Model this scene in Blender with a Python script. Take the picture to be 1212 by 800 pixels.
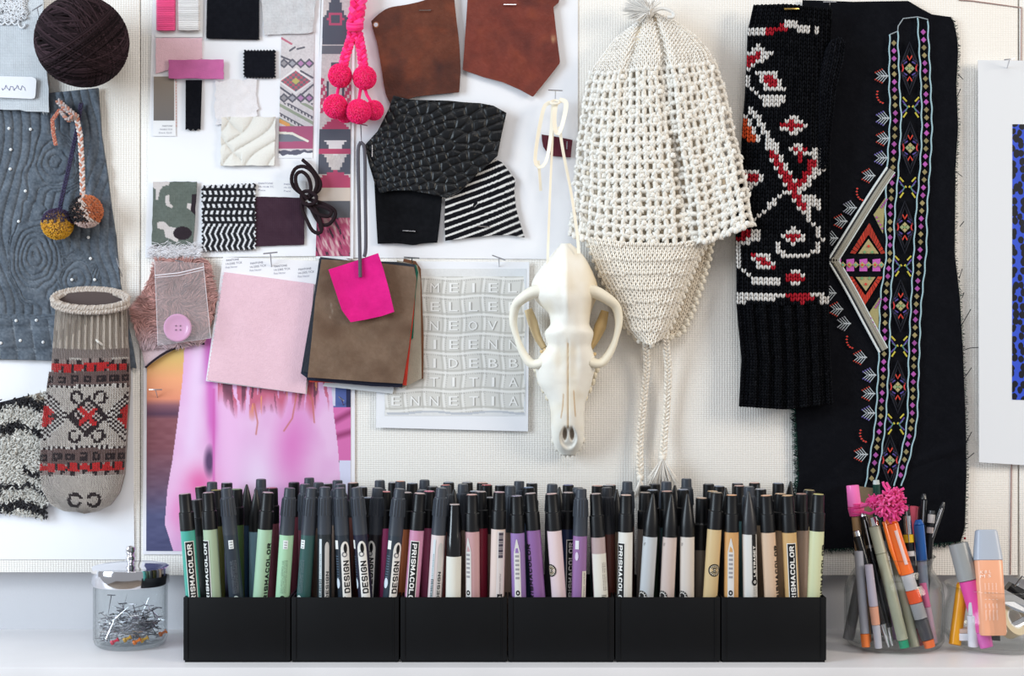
import bpy, bmesh, math, random
import numpy as np
from mathutils import Vector
random.seed(7); RNG = np.random.default_rng(7)
PI = math.pi
C = bpy.context.scene.collection
for _o in list(bpy.data.objects): bpy.data.objects.remove(_o)

# ---------------------------------------------------------------- camera, world, lights, exposure
F = 1700.0        # focal length in pixels of the 1212 wide frame
D = 1.445         # camera to pinboard face, metres
H = 1.30          # camera height above the floor
cam = bpy.data.objects.new('camera', bpy.data.cameras.new('camera')); C.objects.link(cam)
cam.location = (0, -D, H); cam.rotation_euler = (PI/2, 0, 0)
cam.data.sensor_width = 36; cam.data.lens = 36*F/1212; cam.data.clip_start = .01
bpy.context.scene.camera = cam
w = bpy.data.worlds.new('room_light'); bpy.context.scene.world = w; w.use_nodes = True
bg = w.node_tree.nodes['Background']; bg.inputs[0].default_value = (.93, .95, 1, 1); bg.inputs[1].default_value = .36
def area(name, loc, aim, size, sizey, power, col):
    l = bpy.data.lights.new(name, 'AREA'); l.shape = 'RECTANGLE'; l.size = size; l.size_y = sizey
    l.energy = power; l.color = col
    o = bpy.data.objects.new(name, l); C.objects.link(o); o.location = loc
    o.rotation_euler = (Vector(aim)-Vector(loc)).to_track_quat('-Z', 'Y').to_euler()
    return o
area('window_light_cool', (-2.1, -1.25, H+.55), (0, 0, H), 1.0, 1.5, 54, (.76, .89, 1))
area('lamp_light_warm', (2.2, -1.3, H+.75), (0, 0, H), .7, .9, 27, (1, .90, .76))
area('overhead_fill', (.2, -2.2, H+1.9), (0, 0, H), 1.6, 1.0, 17, (1, .98, .96))  # added white fill from overhead, no ceiling lamp known there
sc = bpy.context.scene
sc.view_settings.view_transform = 'Standard'; sc.view_settings.look = 'None'
sc.view_settings.gamma = 1; sc.view_settings.use_curve_mapping = False
sc.view_settings.exposure = 0.12
sc.cycles.max_bounces = 8; sc.cycles.transparent_max_bounces = 16

# ---------------------------------------------------------------- helpers
def lin(c):
    a = np.asarray(c, float)/255
    return np.where(a <= .04045, a/12.92, ((a+.055)/1.055)**2.4)
def W(px, py, d=0.0):
    """point seen at photo pixel (px, py), d metres in front of the pinboard"""
    k = (D-d)/F
    return Vector(((px-606)*k, -d, H+(400-py)*k))
def WN(X, Y, d):
    X = np.asarray(X, float); Y = np.asarray(Y, float); d = np.broadcast_to(np.asarray(d, float), X.shape)
    k = (D-d)/F
    return np.stack([(X-606)*k, -d, H+(400-Y)*k], -1)
def vnoise(X, Y, s, seed=0):
    x = np.asarray(X, float)/s; y = np.asarray(Y, float)/s
    xi = np.floor(x).astype(int); yi = np.floor(y).astype(int); fx = x-xi; fy = y-yi
    fx = fx*fx*(3-2*fx); fy = fy*fy*(3-2*fy)
    def h(a, b):
        n = (a*374761393+b*668265263+seed*982451653) & 0x7fffffff
        n = ((n ^ (n >> 13))*1274126177) & 0x7fffffff
        return ((n ^ (n >> 16)) & 0xffff)/65535.0
    return (h(xi, yi)*(1-fx)+h(xi+1, yi)*fx)*(1-fy)+(h(xi, yi+1)*(1-fx)+h(xi+1, yi+1)*fx)*fy
def fbm(X, Y, s, seed=0, o=3):
    t = 0; a = .5; n = 0
    for k in range(o): t = t+a*vnoise(X, Y, s, seed+k*17); n += a; a /= 2; s /= 2
    return t/n

ORG = {}
def prop(o, label=None, cat=None, group=None, kind=None):
    if label: o['label'] = label
    if cat: o['category'] = cat
    if group: o['group'] = group
    if kind: o['kind'] = kind
    return o
def thing(name, label, cat, loc, group=None):
    o = bpy.data.objects.new(name, None); C.objects.link(o); o.location = loc; o.empty_display_size = .01
    ORG[o.name] = np.array(loc, float)
    return prop(o, label, cat, group)
class MB:
    def __init__(s): s.v = []; s.f = []; s.c = []; s.n = 0
    def add(s, vf, col=None):
        v, f = vf; v = np.asarray(v, float).reshape(-1, 3)
        s.v.append(v)
        if isinstance(f, np.ndarray): s.f.extend((f+s.n).tolist())
        else: s.f.extend([[i+s.n for i in q] for q in f])
        s.n += len(v)
        if col is None: cc = np.full((len(v), 3), .8)
        else: cc = np.broadcast_to(lin(col), (len(v), 3))
        s.c.append(cc); return s
    def build(s, name, mat, parent=None, smooth=True, sharp=40, kind=None, org=None, recalc=False):
        co = np.vstack(s.v)
        if parent is not None: o0 = ORG[parent.name]
        elif org is not None: o0 = np.array(org, float)
        else: o0 = (co.min(0)+co.max(0))/2
        me = bpy.data.meshes.new(name); me.from_pydata((co-o0).tolist(), [], s.f)
        a = me.color_attributes.new('Col', 'FLOAT_COLOR', 'POINT')
        cc = np.ones((len(co), 4)); cc[:, :3] = np.vstack(s.c); a.data.foreach_set('color', cc.ravel())
        me.materials.append(mat)
        if recalc:
            bm = bmesh.new(); bm.from_mesh(me); bmesh.ops.recalc_face_normals(bm, faces=bm.faces); bm.to_mesh(me); bm.free()
        if smooth:
            me.shade_smooth()
            if sharp: me.set_sharp_from_angle(angle=math.radians(sharp))
        o = bpy.data.objects.new(name, me); C.objects.link(o)
        if parent is not None: o.parent = parent
        else: o.location = o0
        ORG[o.name] = o0
        if kind: o['kind'] = kind
        return o

def box(c, s):
    x, y, z = c; a, b, d = s[0]/2, s[1]/2, s[2]/2
    v = [(x+i*a, y+j*b, z+k*d) for i in (-1, 1) for j in (-1, 1) for k in (-1, 1)]
    return v, [(0, 1, 3, 2), (4, 6, 7, 5), (0, 4, 5, 1), (2, 3, 7, 6), (0, 2, 6, 4), (1, 5, 7, 3)]
def bbox(lo, hi):
    return box([(a+b)/2 for a, b in zip(lo, hi)], [abs(b-a) for a, b in zip(lo, hi)])
def frames(pts):
    pts = np.asarray(pts, float); t = np.gradient(pts, axis=0); t /= np.linalg.norm(t, axis=1)[:, None]+1e-12
    up = np.array([0, -1., 0]); ns = []; 
    n = np.cross(t[0], up)
    if np.linalg.norm(n) < 1e-3: n = np.cross(t[0], [1., 0, 0])
    n /= np.linalg.norm(n)
    for k in range(len(pts)):
        n = n-t[k]*np.dot(n, t[k]); n /= np.linalg.norm(n)+1e-12; ns.append(n.copy())
    ns = np.array(ns); return t, ns, np.cross(t, ns)
def tube(pts, r, sides=6, closed=False, flat=1.0):
    pts = np.asarray([tuple(p) for p in pts], float); m = len(pts)
    r = np.broadcast_to(np.asarray(r, float), (m,)); t, n, b = frames(pts)
    an = np.arange(sides)*2*PI/sides
    v = pts[:, None]+(n[:, None]*np.cos(an)[None, :, None]+b[:, None]*np.sin(an)[None, :, None]*flat)*r[:, None, None]
    f = []
    for i in range(m-1+(1 if closed else 0)):
        i2 = (i+1) % m
        for j in range(sides):
            j2 = (j+1) % sides; f.append((i*sides+j, i*sides+j2, i2*sides+j2, i2*sides+j))
    if not closed: f.append(tuple(range(sides))[::-1]); f.append(tuple((m-1)*sides+j for j in range(sides)))
    return v.reshape(-1, 3), f
def lathe(prof, base, a, r=None, n=None, sides=20, caps=True):
    """prof: list of (s along axis, radius)"""
    base = np.array(base, float); a = np.array(a, float); a /= np.linalg.norm(a)
    if r is None:
        r = np.cross(a, [0, 1., 0]); 
        if np.linalg.norm(r) < 1e-3: r = np.array([1., 0, 0])
    r = np.array(r, float); r -= a*np.dot(a, r); r /= np.linalg.norm(r); n = np.cross(r, a)
    an = np.arange(sides)*2*PI/sides; v = []; f = []
    for s, R in prof:
        for q in an: v.append(base+a*s+(r*math.cos(q)+n*math.sin(q))*R)
    m = len(prof)
    for i in range(m-1):
        for j in range(sides):
            j2 = (j+1) % sides; f.append((i*sides+j, i*sides+j2, (i+1)*sides+j2, (i+1)*sides+j))
    if caps: f.append(tuple(range(sides))[::-1]); f.append(tuple((m-1)*sides+j for j in range(sides)))
    return v, f
def ball(c, r, seg=16, rings=10, sc=(1, 1, 1)):
    prof = [(-math.cos(PI*i/rings), max(math.sin(PI*i/rings), 1e-4)) for i in range(rings+1)]
    v, f = lathe(prof, (0, 0, 0), (0, 0, 1), (1, 0, 0), sides=seg)
    v = np.array(v)*np.array(sc)*r+np.array(c, float); return v, f
def prism(pts, d, th, d2=None):
    """outline in photo pixels, front face at d, thickness th"""
    n = len(pts); ds = d if hasattr(d, '__len__') else [d]*n
    v = [W(x, y, q) for (x, y), q in zip(pts, ds)]+[W(x, y, q)+Vector((0, th, 0)) for (x, y), q in zip(pts, ds)]
    f = [tuple(range(n))[::-1], tuple(range(n, 2*n))]+[(i, (i+1) % n, n+(i+1) % n, n+i) for i in range(n)]
    return [tuple(p) for p in v], f
def loz(cen, ax, side, nrm):
    """many little lozenges: centres, half axes, half widths, half thicknesses, all (N,3)"""
    cen, ax, side, nrm = [np.asarray(q, float) for q in (cen, ax, side, nrm)]
    N = len(cen); v = np.empty((N, 10, 3)); v[:, 0] = cen-ax; v[:, 9] = cen+ax
    for k, s in enumerate((-.42, .42)):
        c = cen+ax*s
        v[:, 1+4*k] = c+side; v[:, 2+4*k] = c+nrm; v[:, 3+4*k] = c-side; v[:, 4+4*k] = c-nrm
    q = []
    for j in range(4):
        j2 = (j+1) % 4; q += [(0, 1+j2, 1+j), (9, 5+j, 5+j2)]
    t = np.array(q); quad = np.array([(1+j, 1+(j+1) % 4, 5+(j+1) % 4, 5+j) for j in range(4)])
    off = (np.arange(N)*10)[:, None, None]
    f = (t[None]+off).reshape(-1, 3).tolist()+(quad[None]+off).reshape(-1, 4).tolist()
    return v.reshape(-1, 3), f
def lozpx(X, Y, d, DX, DY, wd, th=None, dd=0):
    """lozenges given in pixels: centre, half axis, half width; th in metres, dd = depth run of half axis"""
    X = np.asarray(X, float); o = np.ones_like(X); Y = Y*o; d = d*o; DX = DX*o; DY = DY*o; wd = wd*o
    k = (D-d)/F; L = np.hypot(DX, DY)+1e-9
    ax = np.stack([DX*k, -dd*o, -DY*k], -1); sd = np.stack([DY/L*wd*k, 0*o, DX/L*wd*k], -1)
    t = (wd*k if th is None else th*o); nr = np.stack([0*o, -t, 0*o], -1)
    return loz(WN(X, Y, d), ax, sd, nr)
def repc(cols, n=10): return np.repeat(np.asarray(cols, float), n, axis=0)
def resample(pl, n):
    p = np.asarray(pl, float); s = np.r_[0, np.cumsum(np.linalg.norm(np.diff(p, axis=0), axis=1))]
    t = np.linspace(0, s[-1], n); return np.stack([np.interp(t, s, p[:, k]) for k in range(p.shape[1])], -1)
def smooth_pl(pl, n):
    p = np.asarray(pl, float); m = len(p); 
    q = np.vstack([2*p[0]-p[1], p, 2*p[-1]-p[-2]]); out = []
    for i in range(m-1):
        a, b, c, e = q[i:i+4]
        for t in np.linspace(0, 1, 9)[:-1]:
            out.append(.5*((2*b)+(-a+c)*t+(2*a-5*b+4*c-e)*t*t+(-a+3*b-3*c+e)*t**3))
    out.append(p[-1]); return resample(out, n)
def coons(T, R, B, L, nx, ny):
    T = resample(T, nx+1); B = resample(B, nx+1); L = resample(L, ny+1); R = resample(R, ny+1)
    u = np.linspace(0, 1, nx+1)[None, :, None]; v = np.linspace(0, 1, ny+1)[:, None, None]
    S = (1-v)*T[None]+v*B[None]+(1-u)*L[:, None]+u*R[:, None]
    S -= (1-u)*(1-v)*T[0]+u*(1-v)*T[-1]+(1-u)*v*B[0]+u*v*B[-1]
    return S[..., 0], S[..., 1]
def patch(T, R, B, L, nx, ny, dep=.002, th=.001, col=None, mb=None, back=True):
    """sheet filling four edge polylines (pixels). dep may be fn(U,V,X,Y) in metres"""
    X, Y = coons(T, R, B, L, nx, ny)
    U, V = np.meshgrid(np.linspace(0, 1, nx+1), np.linspace(0, 1, ny+1))
    d = dep(U, V, X, Y) if callable(dep) else np.full(X.shape, float(dep))
    P = WN(X, Y, d).reshape(-1, 3); w_ = nx+1
    cc = col(X, Y) if callable(col) else np.broadcast_to(np.array(col if col is not None else (200, 200, 200), float), X.shape+(3,))
    cc = np.array(cc).reshape(-1, 3)
    i, j = np.meshgrid(np.arange(nx), np.arange(ny)); a = (j*w_+i).ravel()
    f = np.stack([a, a+w_, a+w_+1, a+1], -1).tolist()
    ring = [k for k in range(w_)]+[r*w_+nx for r in range(1, ny+1)]+[ny*w_+k for k in range(nx-1, -1, -1)]+[r*w_ for r in range(ny-1, 0, -1)]
    n0 = len(P); bk = P[ring]+np.array([0, th, 0]); P = np.vstack([P, bk]); cc = np.vstack([cc, cc[ring]])
    m = len(ring)
    f += [[ring[k], ring[(k+1) % m], n0+(k+1) % m, n0+k] for k in range(m)]
    if back: f.append([n0+k for k in range(m)])
    mb = mb or MB(); mb.add((P, f), cc); return mb
def rect(x0, y0, x1, y1, sk=0, wob=0, seed=0):
    """four edges of a rectangle, optional wobble"""
    r = random.Random(seed)
    def e(a, b):
        n = 8; return [(a[0]+(b[0]-a[0])*i/n+(r.uniform(-wob, wob) if 0 < i < n else 0), a[1]+(b[1]-a[1])*i/n+(r.uniform(-wob, wob) if 0 < i < n else 0)) for i in range(n+1)]
    A, B_, C_, D_ = (x0, y0), (x1, y0), (x1+sk, y1), (x0+sk, y1)
    return e(A, B_), e(B_, C_), e(D_, C_), e(A, D_)
def quad(A, B_, C_, D_, wob=0, seed=0):
    r = random.Random(seed)
    def e(a, b):
        n = 10; return [(a[0]+(b[0]-a[0])*i/n+(r.uniform(-wob, wob) if 0 < i < n else 0), a[1]+(b[1]-a[1])*i/n+(r.uniform(-wob, wob) if 0 < i < n else 0)) for i in range(n+1)]
    return e(A, B_), e(B_, C_), e(D_, C_), e(A, D_)
def pink(a, b, tooth=4.0, amp=1.3):
    """zigzag cut edge from a to b"""
    a = np.array(a, float); b = np.array(b, float); L = np.linalg.norm(b-a); n = max(2, int(L/tooth)); t = (b-a)/L; nn = np.array([t[1], -t[0]])
    out = []
    for i in range(2*n+1): out.append(a+t*L*i/(2*n)+nn*(amp if i % 2 else -amp)*(0 if i in (0, 2*n) else 1))
    return out
def inpoly(X, Y, P):
    ins = np.zeros(X.shape, bool); n = len(P)
    for i in range(n):
        x1, y1 = P[i]; x2, y2 = P[(i+1) % n]
        c = ((y1 > Y) != (y2 > Y)); 
        with np.errstate(divide='ignore', invalid='ignore'):
            ins ^= c & (X < (x2-x1)*(Y-y1)/((y2-y1) if y2 != y1 else 1e-9)+x1)
    return ins
def dline(X, Y, pl):
    d = np.full(np.shape(X), 1e9)
    for (x1, y1), (x2, y2) in zip(pl[:-1], pl[1:]):
        vx, vy = x2-x1, y2-y1; t = np.clip(((X-x1)*vx+(Y-y1)*vy)/(vx*vx+vy*vy+1e-9), 0, 1)
        d = np.minimum(d, np.hypot(X-x1-t*vx, Y-y1-t*vy))
    return d
def base(X, c, n=0, seed=1, s=6):
    a = np.ones(X.shape+(3,))*np.array(c, float)
    return a
def put(a, m, c): a[m] = c
def mixc(a, b, t): t = np.clip(t, 0, 1)[..., None]; return a*(1-t)+np.array(b, float)*t

# ---------------------------------------------------------------- materials
def nodes(name):
    m = bpy.data.materials.new(name); m.use_nodes = True; return m, m.node_tree.nodes, m.node_tree.links
def mat(name, col=None, rough=.6, metal=0, bump=None, amt=.3, scale=400, mott=0, spec=.4, sheen=0, coat=0, mscale=60, sss=0):
    """col None: take the mesh's own colour pattern. bump: weave, fuzz, leather, croc, rib, paper"""
    m, N, Lk = nodes(name); b = N['Principled BSDF']
    b.inputs['Roughness'].default_value = rough; b.inputs['Metallic'].default_value = metal
    b.inputs['Specular IOR Level'].default_value = spec
    if sheen: b.inputs['Sheen Weight'].default_value = sheen
    if coat: b.inputs['Coat Weight'].default_value = coat
    tc = N.new('ShaderNodeTexCoord')
    if col is None:
        a = N.new('ShaderNodeAttribute'); a.attribute_name = 'Col'; src = a.outputs['Color']
    else:
        r = N.new('ShaderNodeRGB'); c = lin(col); r.outputs[0].default_value = (c[0], c[1], c[2], 1); src = r.outputs[0]
    if mott:
        n = N.new('ShaderNodeTexNoise'); n.inputs['Scale'].default_value = mscale; n.inputs['Detail'].default_value = 4
        Lk.new(tc.outputs['Object'], n.inputs['Vector'])
        mr = N.new('ShaderNodeMapRange'); mr.inputs[1].default_value = .3; mr.inputs[2].default_value = .7
        mr.inputs[3].default_value = 1-mott; mr.inputs[4].default_value = 1+mott*.6; Lk.new(n.outputs[0], mr.inputs[0])
        mx = N.new('ShaderNodeMix'); mx.data_type = 'RGBA'; mx.blend_type = 'MULTIPLY'; mx.inputs[0].default_value = 1
        Lk.new(src, mx.inputs[6]); Lk.new(mr.outputs[0], mx.inputs[7]); src = mx.outputs[2]
    Lk.new(src, b.inputs['Base Color'])
    if bump:
        bp = N.new('ShaderNodeBump'); bp.inputs['Strength'].default_value = amt; bp.inputs['Distance'].default_value = .001
        if bump == 'weave':
            hs = []
            for d_ in ('X', 'Z'):
                wv = N.new('ShaderNodeTexWave'); wv.bands_direction = d_; wv.inputs['Scale'].default_value = scale*(1 if d_ == 'Z' else .8)
                wv.inputs['Distortion'].default_value = 1.2; wv.inputs['Detail'].default_value = 2; wv.inputs['Detail Scale'].default_value = 1.5
                Lk.new(tc.outputs['Object'], wv.inputs['Vector']); hs.append(wv.outputs['Fac'])
            mm = N.new('ShaderNodeMath'); mm.operation = 'ADD'; Lk.new(hs[0], mm.inputs[0]); Lk.new(hs[1], mm.inputs[1]); h = mm.outputs[0]
        elif bump == 'rib':
            wv = N.new('ShaderNodeTexWave'); wv.bands_direction = 'Z'; wv.inputs['Scale'].default_value = scale; wv.inputs['Distortion'].default_value = 2
            Lk.new(tc.outputs['Object'], wv.inputs['Vector']); h = wv.outputs['Fac']
        elif bump == 'croc':
            v = N.new('ShaderNodeTexVoronoi'); v.feature = 'DISTANCE_TO_EDGE'; v.inputs['Scale'].default_value = scale
            mp = N.new('ShaderNodeMapRange'); mp.inputs[1].default_value = 0; mp.inputs[2].default_value = .12
            Lk.new(tc.outputs['Object'], v.inputs['Vector']); Lk.new(v.outputs['Distance'], mp.inputs[0]); h = mp.outputs[0]
        else:
            n = N.new('ShaderNodeTexNoise'); n.inputs['Scale'].default_value = scale; n.inputs['Detail'].default_value = 5
            Lk.new(tc.outputs['Object'], n.inputs['Vector']); h = n.outputs[0]
        Lk.new(h, bp.inputs['Height']); Lk.new(bp.outputs[0], b.inputs['Normal'])
    return m
def glassy(name, refl=.9, low=.015, edge=.58, haze=0.0, hi=.55):
    """thin clear glass or film: see-through, darker and more mirror-like where seen edge on"""
    m, N, Lk = nodes(name); N.remove(N['Principled BSDF']); out = N['Material Output']
    t = N.new('ShaderNodeBsdfTransparent'); g = N.new('ShaderNodeBsdfGlossy'); g.inputs['Roughness'].default_value = .05; g.inputs[0].default_value = (refl, refl, refl, 1)
    lw = N.new('ShaderNodeLayerWeight'); lw.inputs[0].default_value = .5
    p3 = N.new('ShaderNodeMath'); p3.operation = 'POWER'; p3.inputs[1].default_value = 3.5; Lk.new(lw.outputs['Facing'], p3.inputs[0])
    cr = N.new('ShaderNodeMix'); cr.data_type = 'RGBA'; cr.inputs[6].default_value = (.975, .985, .985, 1); cr.inputs[7].default_value = (edge, edge*1.03, edge*1.04, 1)
    Lk.new(p3.outputs[0], cr.inputs[0]); Lk.new(cr.outputs[2], t.inputs[0])
    mr = N.new('ShaderNodeMapRange'); mr.inputs[3].default_value = low; mr.inputs[4].default_value = hi; Lk.new(p3.outputs[0], mr.inputs[0])
    mx = N.new('ShaderNodeMixShader'); Lk.new(mr.outputs[0], mx.inputs[0]); Lk.new(t.outputs[0], mx.inputs[1]); Lk.new(g.outputs[0], mx.inputs[2]); last = mx
    if haze:
        d = N.new('ShaderNodeBsdfDiffuse'); d.inputs[0].default_value = (.86, .84, .88, 1); m2 = N.new('ShaderNodeMixShader'); m2.inputs[0].default_value = haze
        Lk.new(mx.outputs[0], m2.inputs[1]); Lk.new(d.outputs[0], m2.inputs[2]); last = m2
    Lk.new(last.outputs[0], out.inputs[0]); return m
M = {}
M['board'] = mat('board_weave', (243, 239, 233), .9, bump='weave', amt=.28, scale=150, spec=.1)
M['paint'] = mat('grey_paint', (196, 196, 200), .6, bump='fuzz', amt=.15, scale=300)
M['shelf'] = mat('shelf_paint', (226, 224, 226), .35, bump='fuzz', amt=.05, scale=60, mott=.05, mscale=12)
M['paper'] = mat('white_paper', (238, 238, 242), .75, spec=.15)
M['print'] = mat('printed_ink', None, .45, spec=.3)
M['felt'] = mat('dyed_felt', None, .95, bump='fuzz', amt=.5, scale=900, spec=.1, sheen=.3)
M['cloth'] = mat('woven_cloth', None, .95, bump='weave', amt=.35, scale=260, spec=.08)
M['yarn'] = mat('yarn', None, .9, bump='fuzz', amt=.3, scale=1500, spec=.12, sheen=.25)
M['darkyarn'] = mat('dark_yarn', None, .95, bump='fuzz', amt=.3, scale=1500, spec=.05)
M['leather'] = mat('leather', None, .5, bump='fuzz', amt=.35, scale=500, mott=.18, mscale=70, spec=.3)
M['suede'] = mat('suede', None, .9, bump='fuzz', amt=.3, scale=900, mott=.14, mscale=60, spec=.1)
M['croc'] = mat('embossed_leather', None, .36, bump='fuzz', amt=.12, scale=300, spec=.32)
M['steel'] = mat('steel', (200, 200, 205), .22, metal=1)
M['chrome'] = mat('polished_steel', (225, 225, 230), .10, metal=1)
M['brass'] = mat('brass', (190, 160, 90), .3, metal=1)
M['bone'] = mat('bone', None, .5, bump='fuzz', amt=.2, scale=220, spec=.3)
M['satin'] = mat('satin_ribbon', (246, 238, 220), .4, spec=.4)
M['black'] = mat('black_plastic', (9, 10, 13), .5, bump='fuzz', amt=.08, scale=200, mott=.15, mscale=40, spec=.22)
M['cap'] = mat('cap_plastic', None, .38, spec=.45)
M['gloss'] = mat('glossy_plastic', None, .16, spec=.6)
M['barrel'] = mat('marker_barrel', None, .30, spec=.5)
M['ink'] = mat('label_ink', None, .5, spec=.3)
M['film'] = glassy('plastic_film', .9, .05, .7, .10, .5)
M['glass'] = glassy('jar_glass')
M['wallred'] = mat('seam_wall_red', (150, 120, 110), .9)  # reddish wall colour meant for the gaps between panels

# ---------------------------------------------------------------- structure
ZS = H-.2965                     # shelf top
mb = MB().add(bbox((-2.4, .0196, 0), (2.4, .10, 2.9))); o = mb.build('wall_back', M['paint'], smooth=False, kind='structure')
o['label'] = 'grey painted wall behind the pinboard and above the shelf'
mb = MB().add(bbox((-2.4, -4, -.06), (2.4, .10, 0))); mb.build('floor', mat('floor_boards', (150, 135, 120), .5, mott=.2, mscale=4), smooth=False, kind='structure')
# shelf
t = thing('shelf', 'long white painted shelf that the jars and marker trays stand on', 'shelf', (0, -.06, ZS-.02))
def rbox(lo, hi, bev):
    bm = bmesh.new(); v, f = bbox(lo, hi); vs = [bm.verts.new(p) for p in v]
    for q in f: bm.faces.new([vs[i] for i in q])
    bmesh.ops.recalc_face_normals(bm, faces=bm.faces)
    bmesh.ops.bevel(bm, geom=list(bm.edges), offset=bev, segments=2, affect='EDGES', profile=.6)
    vv = [tuple(x.co) for x in bm.verts]; bm.verts.index_update(); ff = [[x.index for x in q.verts] for q in bm.faces]; bm.free(); return vv, ff
MB().add(rbox((-1.1, -.1525, ZS-.036), (1.1, .020, ZS), .0015)).build('board', M['shelf'], t)
for x in (-.8, 0, .8): MB().add(bbox((x-.012, -.12, ZS-.16), (x+.012, .02, ZS-.036))).build('bracket', M['shelf'], t, smooth=False)
# pinboard with three fabric panels
t = thing('pinboard', 'cream woven fabric pinboard of three butted panels behind everything', 'pinboard', (0, .01, H))
ZB = W(0, 681, 0).z
for a, b, c, e in ((-.95, W(165.4, 0).x, ZB+.003, 1.9), (W(166.4, 0).x, W(1205, 0).x, ZB, W(0, 3).z+.01), (W(1207, 0).x, 1.0, ZB-.004, 1.9)):
    m_ = MB().add(rbox((a, 0, c), (b, .0195, e), .0012)); m_.build('fabric_panel', M['board'], t)
# the thin dark line where the middle panel meets its neighbours at top right
MB().add(tube([W(1135, 0, .0008), W(1150, 1, .0008), W(1209, 9, .0008), W(1208.5, 75, .0008), W(1203, 400, .0006), W(1197, 560, .0008), W(1196, 680, .0008)], .0006, 5), (166, 134, 128)).build('seam_tape', M['print'], t)
# ---------------------------------------------------------------- paper sheets
def sheet(name, label, pts, d, th=.0004, cat='paper', m='paper'):
    o = MB().add(prism(pts, d, th)).build(name, M[m], smooth=False, recalc=True); prop(o, label, cat); return o
sheet('paper_sheet', 'large white sheet behind the nubby striped swatch, bottom left', [(-60, 426), (157, 426), (159, 662), (-60, 662)], .0012)
sheet('paper_sheet', 'white mood board sheet carrying the small pinned fabric swatches', [(181, -8), (380, -8), (376, 150), (374, 303), (172, 305)], .0016)
sheet('paper_sheet', 'large white sheet carrying the brown and black leather swatches', [(418, -8), (684, -8), (684, 307), (414, 305)], .0010)
# text
_tc = {}
def textmesh(s):
    if s in _tc: return _tc[s]
    cu = bpy.data.curves.new('lettering', 'FONT'); cu.body = s; cu.size = 1; cu.resolution_u = 2
    o = bpy.data.objects.new('lettering', cu); C.objects.link(o); bpy.context.view_layer.update()
    me = o.to_mesh(); v = np.array([tuple(x.co) for x in me.vertices]); f = [list(p.vertices) for p in me.polygons]
    o.to_mesh_clear(); bpy.data.objects.remove(o); v = v[:, :2]
    v = v-v.min(0); sz = v.max(0); _tc[s] = (v/sz, f, sz[0]/sz[1]); return _tc[s]
def text_px(s, x, y, w_, h_, d, rot=0):
    """flat lettering, (x,y) lower left in pixels, w_,h_ pixels, rot degrees"""
    v, f, _ = textmesh(s); c, q = math.cos(math.radians(rot)), math.sin(math.radians(rot))
    a = v[:, 0]*w_; b = v[:, 1]*h_; X = x+a*c+b*q; Y = y-(b*c-a*q)
    return WN(X, Y, np.full(len(v), d)), f
# ---------------------------------------------------------------- pins and staples
def tpin(label, x, y, hw, tilt, sx, sy, d=.014, m='steel', r=.0006):
    """T pin: head bar centred at pixel (x,y), point at (sx,sy) on the board"""
    p = W(x, y, d); o = thing('t_pin', label, 'pin', p)
    c, s = math.cos(math.radians(tilt))*hw, math.sin(math.radians(tilt))*hw
    MB().add(tube([W(x-c, y+s, d), W(x-c*.98, y+s*.98, d+.0003), W(x+c*.98, y-s*.98, d+.0003), W(x+c, y-s, d)], r*1.15, 6)).build('head', M[m], o)
    MB().add(tube([p, W((x*.6+sx*.4), (y*.6+sy*.4), d*.6), W(sx, sy, .0004)], [r, r, r*.5], 6)).build('shaft', M[m], o); return o
def staple(label, x, y, hw, tilt, d):
    c, s = math.cos(math.radians(tilt))*hw, math.sin(math.radians(tilt))*hw
    o = MB().add(tube([W(x-c, y+s, d-.0015), W(x-c, y+s, d+.0006), W(x+c, y-s, d+.0006), W(x+c, y-s, d-.0015)], .00055, 5)).build('staple', M['steel'])
    prop(o, label, 'staple'); return o
def polypatch(pts, cr, nx, ny, dep=.003, th=.001, col=None, mb=None, sm=False):
    """closed outline (clockwise from top left), cr = indices of TL, TR, BR, BL"""
    a, b, c, e = cr; n = len(pts)
    def seg(i, j):
        out = [pts[i]]; 
        while i != j: i = (i+1) % n; out.append(pts[i])
        return out
    T = seg(a, b); R = seg(b, c); B = seg(c, e)[::-1]; L = seg(e, a)[::-1]
    if sm: T, R, B, L = [smooth_pl(q, 40) if len(q) > 2 else q for q in (T, R, B, L)]
    return patch(T, R, B, L, nx, ny, dep, th, col, mb)
def pillow(h, e=.25, b=0.0):
    return lambda U, V, X, Y: b+h*np.clip(4*U*(1-U), 0, 1)**e*np.clip(4*V*(1-V), 0, 1)**e
def flutter(b, amp=.0015, s=35, seed=3, curl=0):
    return lambda U, V, X, Y: b+amp*fbm(X, Y, s, seed, 2)+curl*(np.abs(2*U-1)**3+np.abs(2*V-1)**3)
def tint(c, amt=8, s=3, seed=5):
    def f(X, Y):
        n = (vnoise(X, Y, s, seed)-.5)*2*amt+(vnoise(X, Y, s*6, seed+3)-.5)*amt
        return np.clip(np.array(c, float)+n[..., None], 0, 255)
    return f
def braid(pts, r, cols, turns_px, mb, strands=3, kx=1):
    """pts world points; pitch in metres"""
    p = resample(np.array([tuple(q) for q in pts]), max(12, int(len(pts)*1)) if False else 8)
    p = np.array([tuple(q) for q in pts], float); s = np.r_[0, np.cumsum(np.linalg.norm(np.diff(p, axis=0), axis=1))]
    n = max(16, int(s[-1]/turns_px*10)); p = resample(p, n); s = np.linspace(0, s[-1], n); t, nn, bb = frames(p)
    for k in range(strands):
        ph = 2*PI*s/turns_px+2*PI*k/strands
        q = p+nn*(np.sin(ph)*r*.95)[:, None]+bb*(np.sin(2*ph)*r*.45)[:, None]
        mb.add(tube(q, r*.62, 5), cols[k % len(cols)])
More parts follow.
